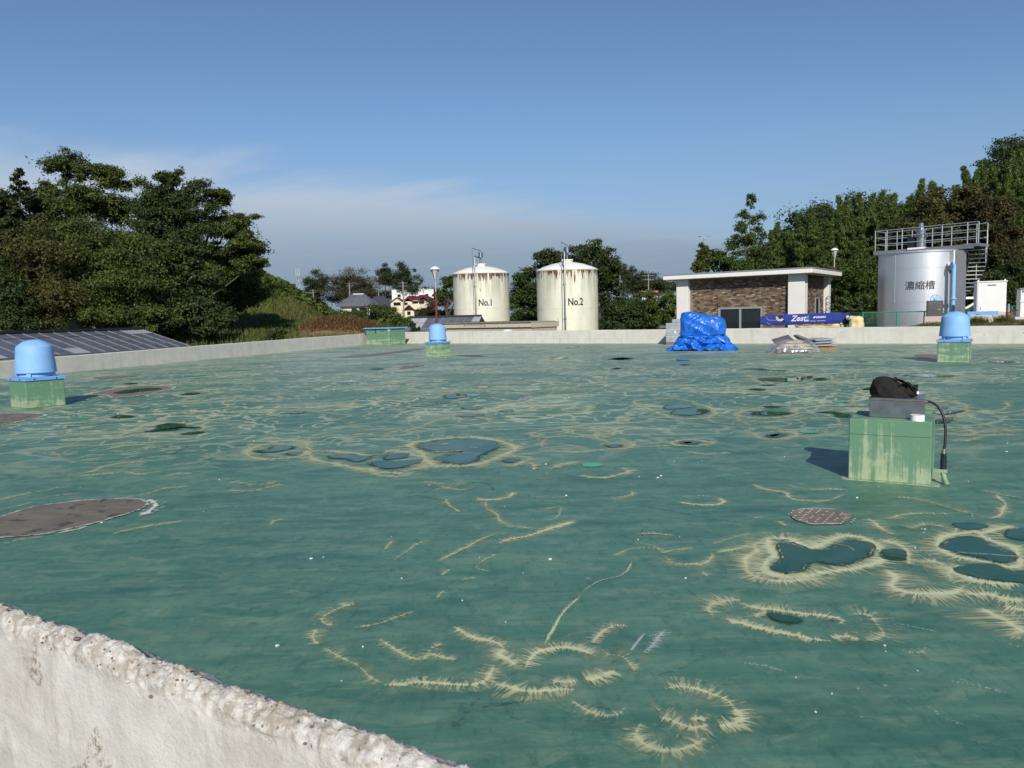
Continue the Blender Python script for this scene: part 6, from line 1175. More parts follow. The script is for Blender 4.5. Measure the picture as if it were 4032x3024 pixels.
# ------------------------------------------------------------------ far buildings
M_HWALL = pm('cream_house_wall', (.72, .64, .45), (.66, .58, .41), .7); M_HW2 = pm('white_house_wall', (.78, .77, .74), (.70, .69, .66), .7); M_TILE = pm('grey_roof_tile', (.10, .105, .12), (.14, .145, .16), .5, scale=1); M_TILE2 = pm('dark_roof_tile', (.045, .05, .065), (.06, .065, .08), .5); M_MAR = pm('maroon_roof', (.13, .022, .022), (.10, .02, .02), .5)
def hip(m, x0, x1, y0, y1, z0, z1, rl=.45, ov=.5):
    x0, x1, y0, y1 = x0 - ov, x1 + ov, y0 - ov, y1 + ov; cy = (y0 + y1) / 2; a, b = lerp(x0, x1, (1 - rl) / 2), lerp(x0, x1, (1 + rl) / 2)
    m.add([(x0, y0, z0), (x1, y0, z0), (x1, y1, z0), (x0, y1, z0), (a, cy, z1), (b, cy, z1), (x0, y0, z0 - .2), (x1, y0, z0 - .2), (x1, y1, z0 - .2), (x0, y1, z0 - .2)], [(0, 1, 5, 4), (1, 2, 5), (2, 3, 4, 5), (3, 0, 4), (6, 7, 1, 0), (7, 8, 2, 1), (8, 9, 3, 2), (9, 6, 0, 3), (9, 8, 7, 6)])
def gable(m, x0, x1, y0, y1, z0, z1, ov=.35, axis='y'):
    if axis == 'y':
        cx = (x0 + x1) / 2; k = (z1 - z0) / (cx - x0); X0, X1, Y0, Y1 = x0 - ov, x1 + ov, y0 - ov, y1 + ov; zz0 = z0 - k * ov; th = .18
        P = [(X0, zz0), (cx, z1), (X1, zz0), (X1, zz0 + th), (cx, z1 + th), (X0, zz0 + th)]
        vs = [(x, Y0, z) for x, z in P] + [(x, Y1, z) for x, z in P]
        m.add(vs, [(0, 1, 4, 5), (1, 2, 3, 4), (11, 10, 7, 6), (10, 9, 8, 7), (5, 4, 10, 11), (4, 3, 9, 10), (0, 6, 7, 1), (1, 7, 8, 2), (0, 5, 11, 6), (2, 8, 9, 3)])
def win(t, x, y, z, w_, h_, frame=M_HW2, glass=M_GLASS):
    m = MB(); m.box(x - w_ / 2, x + w_ / 2, y - .06, y - .005, z, z + h_); f = m.build('window', frame, t); m = MB(); m.box(x - w_ / 2 + .08, x + w_ / 2 - .08, y - .08, y - .061, z + .08, z + h_ - .08); m.build('pane', glass, f)
def house_at(name, lab, pxx, Y, zbase, rz=0.0):
    p = at(pxx, 1250, Y); return thing(name, lab, 'house' if 'house' in name else 'building', (p.x, p.y, zbase), rz)
Y = 190; k = Y / FPX
t = house_at('house', 'white walled house under a wide grey tiled hip roof', 1402, Y, .6, -.12)
ze, zr_ = at(1402, 1203, Y).z - .6, at(1402, 1157, Y).z - .6
m = MB(); m.box(-3.9, 3.6, 0, 6, 0, ze - .1); m.build('wall', M_HW2, t); m = MB(); hip(m, -3.9, 3.6, 0, 6, ze, zr_, .36, .9); ro = m.build('roof', M_TILE, t); m = MB(); m.box(-1.5, 1.2, 2.9, 3.1, zr_ - .05, zr_ + .15); m.build('ridge', M_HW2, ro)
for k_ in range(9): m = MB(); m.bar((-4.3 + k_ * 1.0, -.75, ze + .12), (-1.6 + k_ * .35, 2.6, zr_ - .12), .05, .05); m.build('tile_rib', M_TILE, ro)
win(t, -.4, 0, ze - 2.2, 1.5, 1.6); win(t, 1.9, 0, ze - 2.2, 2.2, 1.7)
m = MB(); m.lathe([(.02, 0), (.35, .05), (.38, .10)], 16, cap=False); o = m.build('dish_aerial', M_HW2, t); o.location = (3.2, -.3, ze - .5); o.rotation_euler = (R(80), 0, 0)
t = house_at('house', 'dark roofed house tucked behind the grey hip roof', 1500, 205, .6, .25)
ze, zr_ = at(1500, 1205, 205).z - .6, at(1500, 1165, 205).z - .6
m = MB(); m.box(-3.4, 3.4, 0, 6.5, 0, ze - .1); m.build('wall', pm('brown_house_wall', (.30, .21, .16), (.24, .17, .13), .7), t); m = MB(); hip(m, -3.4, 3.4, 0, 6.5, ze, zr_, .3, .7); m.build('roof', M_TILE2, t); win(t, 1.8, 0, ze - 2.0, 2.0, 1.6); win(t, -1.2, 0, ze - 2.0, 1.4, 1.4)
t = house_at('house', 'cream gabled house with maroon roofs and a balcony', 1588, 185, .4, .05)
zg = lambda y: at(1588, y, 185).z - .4; kx = 185 / FPX
X = lambda px_x: (px_x - 1588) * kx
m = MB(); m.box(X(1541), X(1592), 0, 7, 0, zg(1190)); cx = (X(1541) + X(1592)) / 2; m.add([(X(1541), 0, zg(1190)), (X(1592), 0, zg(1190)), (cx, 0, zg(1173)), (X(1541), 7, zg(1190)), (X(1592), 7, zg(1190)), (cx, 7, zg(1173))], [(0, 1, 2), (5, 4, 3)]); m.build('wall', M_HWALL, t)
m = MB(); gable(m, X(1541), X(1592), 0, 7, zg(1190), zg(1172)); m.build('roof', M_MAR, t)
m = MB(); m.box(X(1592), X(1650), 1.2, 8, 0, zg(1186)); m.build('wing', M_HWALL, t); m = MB(); hip(m, X(1590), X(1650), 1.2, 8, zg(1186), zg(1163), .4, .4); m.build('wing_roof', M_MAR, t)
m = MB(); gable(m, X(1592), X(1625), .4, 5, zg(1188), zg(1175), .25); m.build('dormer_roof', M_MAR, t); m = MB(); m.box(X(1593), X(1624), .6, 2, zg(1240), zg(1187)); m.build('bay', M_HWALL, t)
m = MB(); m.box(X(1538), X(1566), -1.6, 0, 0, zg(1221)); m.build('porch', M_HWALL, t); m = MB(); m.add([(X(1533), -2.0, zg(1222)), (X(1570), -2.0, zg(1222)), (X(1562), 0, zg(1209)), (X(1536), 0, zg(1209))], [(0, 1, 2, 3)]); m.build('porch_roof', M_MAR, t)
m = MB(); gable(m, X(1592), X(1634), -1.5, 1.0, zg(1222), zg(1204), .3); m.build('entry_roof', M_MAR, t); m = MB(); m.box(X(1596), X(1632), -1.1, .6, 0, zg(1224)); m.build('entry', M_HWALL, t)
m = MB(); m.box(X(1622), X(1658), -.4, 1.2, zg(1220), zg(1199)); m.build('balcony', M_HWALL, t)
win(t, X(1566), 0, zg(1204), 1.9, .95); win(t, X(1570), -.02, zg(1182), .3, .3); win(t, X(1601), .55, zg(1202), .8, .75); win(t, X(1637), 1.18, zg(1198), 1.3, .9); win(t, X(1612), -1.12, zg(1242), 1.0, 1.0)
t = house_at('house', 'cream house with a maroon hip roof beside the lantern post', 1655, 200, .6, -.2)
ze, zr_ = at(1655, 1178, 200).z - .6, at(1655, 1160, 200).z - .6
m = MB(); m.box(-2.0, 2.2, 0, 5, 0, ze); m.build('wall', M_HWALL, t); m = MB(); hip(m, -2.0, 2.2, 0, 5, ze, zr_, .3, .5); m.build('roof', M_MAR, t); win(t, .6, 0, ze - 1.3, 1.4, 1.0); win(t, .8, 0, ze - 3.4, 1.6, 1.2); m = MB(); gable(m, .3, 2.2, -.8, 2, ze - .1, ze + .5, .2); m.build('gable_roof', M_MAR, t)
t = house_at('apartment_block', 'long flat topped white building behind the maroon roofs', 1630, 250, .6, .1)
zz1 = at(1630, 1140, 250).z - .6; m = MB(); m.box(-6.8, 6.6, 0, 8, 0, zz1); m.build('wall', M_HW2, t); m = MB(); m.box(-.6, 3.4, 1, 6, zz1, zz1 + .45); m.build('roof_house', M_HW2, t); m = MB(); m.box(-6.9, 6.7, -.1, 8.1, zz1 - .02, zz1 + .12); m.build('coping', M_HW2, t); win(t, -4.5, 0, zz1 - 2.4, 1.2, 1.0); win(t, 4.4, 0, zz1 - 2.4, 1.2, 1.0)
t = house_at('house', 'distant white house with an orange eave seen past the shrubs', 2562, 150, .8, 0)
ze = at(2562, 1152, 150).z - .8; m = MB(); m.box(-1.6, 1.3, 0, 4, 0, ze); m.build('wall', M_HW2, t); m = MB(); m.box(-1.8, 1.5, -.2, 4.2, ze, ze + .35); m.build('roof', pm('orange_eave', (.55, .22, .12), None, .6), t); win(t, -.4, 0, ze - 1.4, .9, .9)

# poles, wires, mast
M_POLEC = pm('concrete_pole', (.27, .265, .25), (.23, .225, .21), .8)
def upole(lab, pxx, ytop, Y, r_, arm=True, arms2=False):
    p = at(pxx, ytop, Y); g = ground(p.x, p.y) - .3; t = thing('utility_pole', lab, 'utility pole', (p.x, p.y, g), 0); H_ = p.z - g
    m = MB(); m.tube([(0, 0, 0), (0, 0, H_)], [r_ * 1.3, r_ * .8], 8); m.build('pole', M_POLEC, t, True)
    for z in ((.3, .9) if arm else ()): m = MB(); m.bar((-.9, 0, H_ - z), (.9, 0, H_ - z), .1, .1); m.build('cross_arm', M_GREY, t)
    return t, p
upole('short concrete utility pole standing over the grey hip roof', 1375, 1113, 210, .17); upole('pale utility pole rising in front of the cream gabled house', 1586, 1108, 150, .14); upole('utility pole among the trees behind the white building', 1489, 1122, 240, .15)
upole('lone concrete utility pole right of the large-leaved trees', 2441, 1066, 130, .18, False); upole('small utility pole on the slope of the creeper hill', 1232, 1140, 220, .14); upole('bare steel pole among the shrubs next to the distant white house', 2553, 1078, 120, .10)
lp = at(2772, 932, 170); t = thing('floodlight_mast', 'thin steel mast with two splayed lamp heads above the grove edge', 'floodlight mast', (lp.x, lp.y, 0), 0); H_ = lp.z
m = MB(); m.tube([(0, 0, 0), (0, 0, H_)], [.16, .09], 8); m.build('mast', M_POLEC, t)
for sx_ in (-1, 1): m = MB(); m.bar((0, 0, H_ - .25), (sx_ * .75, 0, H_ + .02), .07, .07); a_ = m.build('arm', M_GALV, t); m = MB(); m.bar((sx_ * .5, 0, H_ + .0), (sx_ * 1.25, 0, H_ + .14), .4, .12); m.build('lamp_head', M_GREY, a_)
tw = at(1174, 1075, 520); t = thing('telecom_mast', 'distant lattice telecom mast above the creeper hill', 'mast', (tw.x, tw.y, -2), 0); H_ = tw.z + 2; M_MAST = pm('pale_lattice', (.40, .43, .48), None, .6)
q = lambda z: 1.7 - 1.0 * z / H_
for sx_ in (-1, 1):
    for sy_ in (-1, 1): m = MB(); m.bar((sx_ * q(0), sy_ * q(0), 0), (sx_ * q(H_), sy_ * q(H_), H_), .22, .22); m.build('leg', M_MAST, t)
nb = 9
for k_ in range(nb):
    za, zb_ = H_ * k_ / nb, H_ * (k_ + 1) / nb; m = MB()
    for sy_ in (-1, 1): m.bar((-q(za), sy_ * q(za), za), (q(zb_), sy_ * q(zb_), zb_), .12, .12); m.bar((q(za), sy_ * q(za), za), (-q(zb_), sy_ * q(zb_), zb_), .12, .12)
    m.build('lattice_bay', M_MAST, t)
m = MB(); m.box(-1.4, 1.4, -1.4, 1.4, H_ - 2.4, H_ - 2.2); m.build('platform', M_MAST, t)
for x in (-1.2, 0, 1.2): m = MB(); m.box(x - .15, x + .15, -1.5, -1.3, H_ - 2.2, H_ + 3.0); m.build('antenna', M_MAST, t)
M_CABLE = pm('black_cable', (.03, .03, .035), None, .6)
def wire(lab, a, b, sag, r_=.03):
    A, B = at(*a), at(*b); P = [A.lerp(B, k / 16) - Vector((0, 0, sag * 4 * (k / 16) * (1 - k / 16))) for k in range(17)]; m = MB(); m.tube([p - P[0] for p in P], r_, 4); o = m.build('power_line', M_CABLE); o.location = P[0]; tag(o, lab, 'cable', 'overhead power lines')
WL = 'thin overhead power line crossing behind the roofs'
for (a, b, s) in (((1050, 1128, 215), (1232, 1144, 220), 1), ((1232, 1144, 220), (1375, 1122, 210), 1.5), ((1375, 1122, 210), (1489, 1128, 240), 1.5), ((1489, 1128, 240), (1586, 1112, 150), 1.5), ((1586, 1112, 150), (1800, 1128, 240), 1.5), ((1586, 1124, 150), (1760, 1122, 240), 1), ((2440, 1080, 130), (2553, 1084, 120), .5), ((2553, 1084, 120), (2720, 1075, 180), 1), ((2553, 1092, 120), (2720, 1090, 180), 1), ((2441, 1098, 130), (2553, 1100, 120), .5)): wire(WL if a[0] < 2000 else 'thin overhead power line between the large-leaved trees and the grove', a, b, s)

# ------------------------------------------------------------------ vegetation
def leaves(C, Rr, n, size, aspect=.45, upb=.5, shell=(.55, 1.05), rs=None, droop=0.0):
    """rhombic leaves scattered through ellipsoid clumps (C: centres, Rr: radii)"""
    g = rs or rng; C, Rr = np.asarray(C, float), np.asarray(Rr, float); w_ = (Rr[:, 0] * Rr[:, 2]); w_ = w_ / w_.sum(); i = g.choice(len(C), n, p=w_)
    d = g.normal(size=(n, 3)); d /= np.linalg.norm(d, axis=1)[:, None]; rad = np.abs(g.normal(.62, .30, n)); p = C[i] + d * Rr[i] * rad[:, None]
    nm = d * .7 + g.normal(size=(n, 3)) * .55 + np.array([0, 0, upb]); nm /= np.linalg.norm(nm, axis=1)[:, None]
    a = g.normal(size=(n, 3)); a[:, 2] -= droop; a -= nm * (a * nm).sum(1)[:, None]; a /= np.linalg.norm(a, axis=1)[:, None]; b = np.cross(nm, a)
    s = size * g.uniform(.6, 1.35, n)[:, None]; wdt = s * aspect
    V = np.stack([p - a * s * .5, p + b * wdt * .5 + a * s * .05, p + a * s * .5 - nm * s * .08, p - b * wdt * .5 + a * s * .05], 1).reshape(-1, 3)
    return V, np.arange(n * 4).reshape(-1, 4)
def cull(V, Y, size):
    """thin the foliage by a coarse noise so that gaps and ragged edges open up"""
    P = V.reshape(-1, 4, 3); c = P[:, 0]; f = 1.0 if Y < 120 else .5; k = np.array([mnoise.noise(Vector((p[0] * f, p[1] * f, p[2] * f))) + .4 * mnoise.noise(Vector((p[0] * f * 2.7, p[1] * f * 2.7, p[2] * f * 2.7))) for p in c]); P = P[k > -.26]
    return P.reshape(-1, 3), np.arange(len(P) * 4).reshape(-1, 4)
def clumps(E, per, frac=(.26, .46), g=None):
    g = g or rng; C, Rr = [], []
    for c, r_ in E:
        k = max(5, int(per * 2.0)); d = g.normal(size=(k, 3)); d /= np.linalg.norm(d, axis=1)[:, None]; d[:, 2] = d[:, 2] * .9 + .08
        f = g.uniform(frac[0] * .75, frac[1] * 1.05, k); C.append(np.array(c) + d * np.array(r_) * (g.uniform(.25, 1.0, k))[:, None]); q = np.stack([f * r_[0] * g.uniform(.8, 1.35, k), f * r_[1] * g.uniform(.8, 1.35, k), f * (.5 * r_[2] + .4 * r_[0]) * g.uniform(.6, 1.0, k)], 1); Rr.append(q)
    return np.concatenate(C), np.concatenate(Rr)
M_BARK = pm('brown_bark', (.085, .062, .045), (.055, .042, .032), .9, scale=4); M_BARKG = pm('grey_bark', (.19, .165, .13), (.13, .11, .09), .9, scale=4)
def pxe(cx, cy, rx, ry, Y, dz=.85):
    k = Y / FPX; g_ = 1.18 if Y > 100 else 1.12; rx *= g_; ry *= g_; return (tuple(at(cx, cy, Y + (rnd.uniform(-.6, .6)) * rx * k * .5)), (rx * k, rx * k * dz, ry * k))
def tree(name, lab, crowns, Y, mat, n, size, cat='tree', group=None, per=9, aspect=.45, bark=M_BARK, upb=.5, trunk=True, frac=(.26, .46), shell=(.55, 1.05), gx_=None, tr=.22):
    E = [pxe(*c, Y) for c in crowns]; cx = np.mean([e[0][0] for e in E]); base = Vector((cx if gx_ is None else at(gx_, 1250, Y).x, Y, 0)); base.z = ground(base.x, Y) - .1
    t = thing(name, lab, cat, base, 0, group); o = np.array(base)
    C, Rr = clumps(E, per, frac); n = int(n * (2.7 if Y < 120 else 3.6)); size *= .66; V, Q = leaves(C, Rr, n, size, aspect, upb, shell); V, Q = cull(V, Y, size); link('crown', npmesh('crown', V - o, Q), mat, t)
    if trunk:
        m = MB(); top = max(E, key=lambda e: e[0][2])[0]; tp_ = Vector(top) - base; H_ = tp_.z; tp_.z *= .92; mid_ = Vector((tp_.x * .35 + rnd.uniform(-.3, .3), tp_.y * .3, H_ * .5)); m.tube(catmull([Vector((0, 0, 0)), mid_ * .5 + Vector((rnd.uniform(-.2, .2), 0, 0)), mid_, tp_], False, H_ * .08), [tr * (1.15 - .95 * k / 20) for k in range(21)][: len(catmull([Vector((0, 0, 0)), mid_ * .5, mid_, tp_], False, H_ * .08))] , 8) if False else None
        P = catmull([Vector((0, 0, 0)), mid_ * .5, mid_, tp_], False, max(.4, H_ * .08)); m.tube(P, [tr * (1.1 - .92 * k / (len(P) - 1)) for k in range(len(P))], 8)
        for e in E:
            q = Vector(e[0]) - base; a = P[max(1, min(len(P) - 1, int(len(P) * min(.85, max(.15, (q.z - 1.2) / max(H_, 1) * .75)))))]; mm = a.lerp(q, .5) + Vector((0, 0, -.15)); m.tube([a, mm, q], [tr * .26, tr * .17, tr * .06], 6)
        idx = rng.choice(len(C), min(len(C), 26), replace=False)
        for i in idx:
            e = min(E, key=lambda e_: sum((C[i][k] - e_[0][k]) ** 2 for k in range(3))); q = Vector(C[i]) - base; s_ = Vector(e[0]) - base; m.tube([s_, s_.lerp(q, .5) + Vector((0, 0, .1)), q], [tr * .2, tr * .14, tr * .05], 4)
        m.build('trunk', bark, t, True)
    return t
L_OL = leafmat('olive_leaves', [(.036, .060, .014), (.074, .102, .023), (.118, .138, .034)]); L_DK = leafmat('dark_leaves', [(.022, .040, .012), (.044, .070, .020), (.074, .100, .030)]); L_BR = leafmat('russet_leaves', [(.045, .056, .016), (.080, .084, .024), (.125, .098, .032)]); L_CON = leafmat('conifer_needles', [(.020, .034, .013), (.042, .054, .020), (.078, .072, .026)])
L_BAM = leafmat('bamboo_leaves', [(.055, .090, .022), (.105, .155, .036), (.165, .21, .060)]); L_BIG = leafmat('glossy_big_leaves', [(.022, .036, .010), (.045, .065, .018), (.085, .105, .036)], .4); L_KUD = leafmat('creeper_leaves', [(.040, .070, .012), (.075, .112, .020), (.115, .145, .034)]); L_FAR = leafmat('far_leaves', [(.024, .042, .014), (.045, .066, .020), (.070, .080, .028)]); L_MID = leafmat('mid_green_leaves', [(.030, .058, .012), (.060, .098, .020), (.095, .130, .030)])
LG = 'trees on the slope beyond the greenhouse'
tree('broadleaf_tree', 'tall airy olive-green tree with the highest crown of the clump behind the greenhouse', [(250,650,85,55),(365,680,75,50),(205,775,95,70),(330,790,115,80),(465,715,72,55),(470,825,95,70),(300,900,140,80)], 66, L_OL, 26000, .36, group=LG, per=12, tr=.26, bark=M_BARKG)
tree('broadleaf_tree', 'dark glossy dense tree with a pointed crown behind the greenhouse', [(662,715,62,50),(635,790,110,75),(745,790,90,75),(600,880,100,80),(720,900,120,90),(660,980,130,80)], 62, L_DK, 26000, .36, group=LG, per=12, tr=.26)
tree('broadleaf_tree', 'wide tree with layered outer boughs leaning over the creeper hill', [(850,770,70,32),(925,860,80,36),(880,900,95,45),(965,955,85,38),(880,1000,110,50),(1000,1040,72,36),(830,1080,100,50)], 64, L_OL, 20000, .34, group=LG, per=11, gx_=760, frac=(.2, .38), tr=.24, bark=M_BARKG)
tree('broadleaf_tree', 'reddish tinged bushy tree low against the greenhouse ridge', [(170,985,140,90),(120,1100,150,100),(230,1190,160,85),(120,1255,150,60)], 53, leafmat('autumn_olive_leaves', [(.040, .052, .014), (.080, .086, .022), (.125, .105, .034)]), 20000, .30, group=LG, per=13)
tree('broadleaf_tree', 'olive bushy tree in the middle of the clump under the airy crown', [(340,960,130,85),(380,1060,140,90),(340,1165,140,90),(420,1250,130,60)], 56, L_OL, 20000, .31, group=LG, per=13)
tree('broadleaf_tree', 'rounded yellow-green tree right above the end of the greenhouse ridge', [(560,1020,125,85),(540,1130,150,90),(500,1230,150,65),(610,1230,110,70)], 53.5, L_OL, 20000, .30, group=LG, per=13)
tree('broadleaf_tree', 'ivy-dark column of leaves at the grove edge beside the grassy field', [(730,1000,75,75),(745,1110,85,75),(770,1215,100,75),(840,1290,85,50),(700,1290,90,60)], 55, L_DK, 19000, .31, group=LG, per=13, aspect=.7)
tree('broadleaf_tree', 'blue-green bush at the far end of the clump beside the glazed roof', [(20,1180,85,95),(-60,1120,120,120),(60,1265,90,55)], 50, L_DK, 12000, .30, group=LG, per=12)
tree('broadleaf_tree', 'dark ragged evergreen behind the spiky conifer', [(30,830,90,65),(60,920,110,70),(-60,880,110,90),(140,850,70,50),(150,940,90,60)], 64, L_CON, 17000, .36, group=LG, per=10)
tree('shrub', 'light green shrub on the foot of the creeper hill beneath the layered boughs', [(930,1110,90,60),(1000,1150,85,50),(900,1190,80,60)], 72, L_KUD, 11000, .34, cat='shrub', per=12, trunk=False)
# spiky conifer
def conifer(lab, pxx, ytop, Y, r_, seed):
    p = at(pxx, ytop, Y); g = ground(p.x, Y); H_ = p.z - g; t = thing('conifer', lab, 'conifer', (p.x, Y, g), 0, LG); m = MB(); m.tube([(0, 0, 0), (0, 0, H_)], [.25, .03], 8); C, Rr = [], []
    rr = random.Random(seed)
    for k in range(46):
        f = k / 46; z = H_ * (1 - .62 * f ** .9) ; L = r_ * (.12 + f ** .8) * rr.uniform(.7, 1.15); a = rr.uniform(0, 6.283); e = Vector((math.cos(a) * L, math.sin(a) * L, z + .25 * L * rr.uniform(-.3, .8))); m.tube([(0, 0, z - .25 * L), tuple(e)], [.05, .015], 5)
        for q in (.45, .75, 1.0): C.append((e.x * q, e.y * q, lerp(z - .2 * L, e.z, q))); Rr.append((.22 * L * .6 + .22, .22 * L * .6 + .22, .13 + .05 * L))
    m.build('trunk', M_BARK, t); V, Q = leaves(C, Rr, 9000, .34, .32, .3); link('crown', npmesh('crown', V, Q), L_CON, t)
conifer('spiky dark conifer standing clear above the clump near the glazed roof', 68, 668, 62, 2.1, 4); conifer('spiky dark conifer half out of sight at the end of the clump', -30, 760, 61, 2.0, 9)
# behind the tanks
tree('large_leaved_tree', 'tall large-leaved evergreen rising above the No.2 tank', [(2335,1000,85,50),(2300,1075,95,70),(2390,1075,75,75),(2380,1180,105,90),(2420,1270,100,50)], 69, L_BIG, 10000, .56, cat='tree', per=11, aspect=.34, upb=.2)
tree('large_leaved_tree', 'lower large-leaved evergreen in the gap between the cream tanks', [(2180,1020,62,38),(2125,1085,55,45),(2160,1130,65,80),(2110,1200,60,70)], 71, L_BIG, 7000, .54, cat='tree', per=10, aspect=.34, upb=.2)
tree('conifer_hedge', 'fine-leaved green conifer next to the No.1 tank', [(2055,1115,48,55),(2045,1190,60,75),(2060,1260,70,45)], 75, L_MID, 9000, .32, cat='conifer', per=12)
tree('small_tree', 'feathery pale-tipped tree left of the No.1 tank', [(1752,1125,26,34),(1745,1165,32,28),(1780,1100,22,30)], 84, L_MID, 3500, .34, per=8); tree('small_tree', 'leafless reddish thicket between the lantern post and No.1 tank', [(1745,1190,42,24),(1790,1185,40,30),(1700,1205,30,26)], 92, leafmat('russet_twigs', [(.05, .025, .018), (.09, .045, .03), (.12, .07, .045)]), 3500, .3, per=9, aspect=.15)
for lab, cr_, Y_, mt, n_ in (('rounded shrub under the tall large-leaved evergreen', [(2470,1215,60,50),(2450,1275,70,35)], 64, L_DK, 8000), ('yellow-green shrub filling the gap before the brick building', [(2550,1195,62,45),(2530,1255,80,45),(2600,1265,60,40)], 66, L_OL, 10000), ('green shrub touching the white pillar of the brick building', [(2630,1210,45,65),(2640,1270,50,40)], 60, L_KUD, 7000), ('shrub thicket along the railing right of the lantern post', [(1690,1235,50,28),(1760,1238,60,28),(1640,1255,40,22)], 95, L_FAR, 6000)): tree('shrub', lab, cr_, Y_, mt, n_, .33, cat='shrub', per=12, trunk=False)
FG = 'distant trees behind the houses'
for lab, cr_, Y_, mt, n_ in (('distant dark rounded tree left of the russet one', [(1235,1110,42,38),(1270,1125,48,45),(1230,1150,45,30)], 255, L_FAR, 5000), ('distant broad russet-brown tree above the grey hip roof', [(1390,1105,72,42),(1340,1125,60,45),(1440,1130,55,42),(1395,1160,95,32)], 260, leafmat('far_russet', [(.032, .036, .012), (.060, .054, .018), (.095, .064, .024)]), 8000), ('distant round-headed tree on a bare stem', [(1515,1078,34,32),(1520,1105,28,22)], 250, L_FAR, 3500), ('distant tall domed tree above the white building', [(1590,1075,48,38),(1600,1110,55,40),(1560,1100,40,35),(1620,1130,40,25)], 250, L_FAR, 6500), ('distant low line of trees behind the dark roofed house', [(1300,1175,90,22),(1450,1175,80,20),(1530,1160,60,22),(1680,1150,60,18),(1760,1155,50,22)], 270, L_FAR, 6000), ('distant wooded knoll right of the large-leaved trees', [(2465,1070,50,32),(2440,1110,60,36),(2530,1100,60,34),(2520,1135,80,34),(2600,1125,60,26)], 200, L_FAR, 8000), ('far low tree belt right of the wooded knoll', [(2600,1140,80,14),(2700,1130,70,20)], 260, L_FAR, 3500)): tree('distant_tree', lab, cr_, Y_, mt, n_, .62, cat='tree', group=FG, per=11, tr=.3)
for lab, cr_, Y_ in (('creeper-smothered bush in front of the white walled house', [(1375,1242,45,20),(1350,1250,50,24),(1400,1252,45,20)], 118), ('brown-green tangled bush below the cream gabled house', [(1480,1225,45,28),(1510,1250,65,34),(1460,1250,50,28),(1560,1268,50,24)], 105), ('low green bush between the field and the small greenhouse', [(1600,1275,50,22),(1560,1292,60,20),(1640,1268,35,18)], 80)): tree('bush', lab, cr_, Y_, L_OL if 'brown' in lab else L_KUD, 7000, .36, cat='bush', per=12, trunk=False)
tree('bush', 'small dark bush just beyond the parapet beside the field', [(1090,1315,32,22),(1075,1330,36,16)], 52, L_DK, 2600, .22, cat='bush', per=9, trunk=False)
tree('bush', 'leafy weed peeping over the parapet next to the hatch', [(1620,1278,16,18),(1632,1298,20,12)], 50.5, L_DK, 700, .22, cat='bush', per=6, trunk=False)

# ground cover on the creeper hill, field grass, dry reeds
n = 42000; X_ = rng.uniform(-62, -12, n); Y_ = rng.uniform(72, 128, n); keep = [(x, y) for x, y in zip(X_, Y_) if y > 84 + 6 * mnoise.noise(Vector((x * .15, 3, 0))) and (y > 90 or x < -20)]
C = np.array([(x, y, ground(x, y) + .25 + .55 * max(0, mnoise.noise(Vector((x * .35, y * .35, 0)))) * 2) for x, y in keep]); V, Q = leaves(C, np.full((len(C), 3), .22), len(C), .55, .75, 1.0, (.2, 1))
tag(link('creeper', npmesh('creeper', V, Q), L_KUD), 'leafy creeper smothering the sloping hill', 'creeper', kind='stuff')
def blades(pts, h, wd, lean, g=rng):
    pts = np.asarray(pts, float); n = len(pts); a = g.uniform(0, 6.283, n); hh = h * g.uniform(.5, 1.3, n); d = np.stack([np.cos(a), np.sin(a), np.zeros(n)], 1); s = np.stack([-np.sin(a), np.cos(a), np.zeros(n)], 1) * wd; l = d * (lean * hh * g.uniform(.2, 1.4, n))[:, None]
    V = np.stack([pts - s, pts + s, pts + s * .2 + l + np.array([0, 0, 1]) * hh[:, None], pts - s * .2 + l + np.array([0, 0, 1]) * hh[:, None]], 1).reshape(-1, 3); return V, np.arange(4 * n).reshape(-1, 4)
n = 34000; X_ = rng.uniform(-40, -6, n); Y_ = 50 + 46 * rng.random(n) ** 1.1; P = [(x, y, ground(x, y) - .02) for x, y in zip(X_, Y_) if not inroof(x, y)]
V, Q = blades(P, .42, .05, .5); tag(link('field_grass', npmesh('field_grass', V, Q), leafmat('field_grass_blades', [(.045, .070, .012), (.085, .110, .022), (.14, .125, .045)])), 'rough green grass of the sloping field', 'grass', kind='stuff')
P = []
for i in range(240):
    q = at(rnd.uniform(1130, 1440), 1300, rnd.uniform(50.5, 54)); 
    if not inroof(q.x, q.y): P.append((q.x, q.y, ground(q.x, q.y)))
V, Q = blades(P, 1.0, .016, .12); tag(link('dry_reeds', npmesh('dry_reeds', V, Q), leafmat('straw', [(.20, .16, .08), (.30, .25, .14), (.40, .34, .22)])), 'dry straw-coloured reed stalks beyond the parapet', 'reeds', kind='stuff')
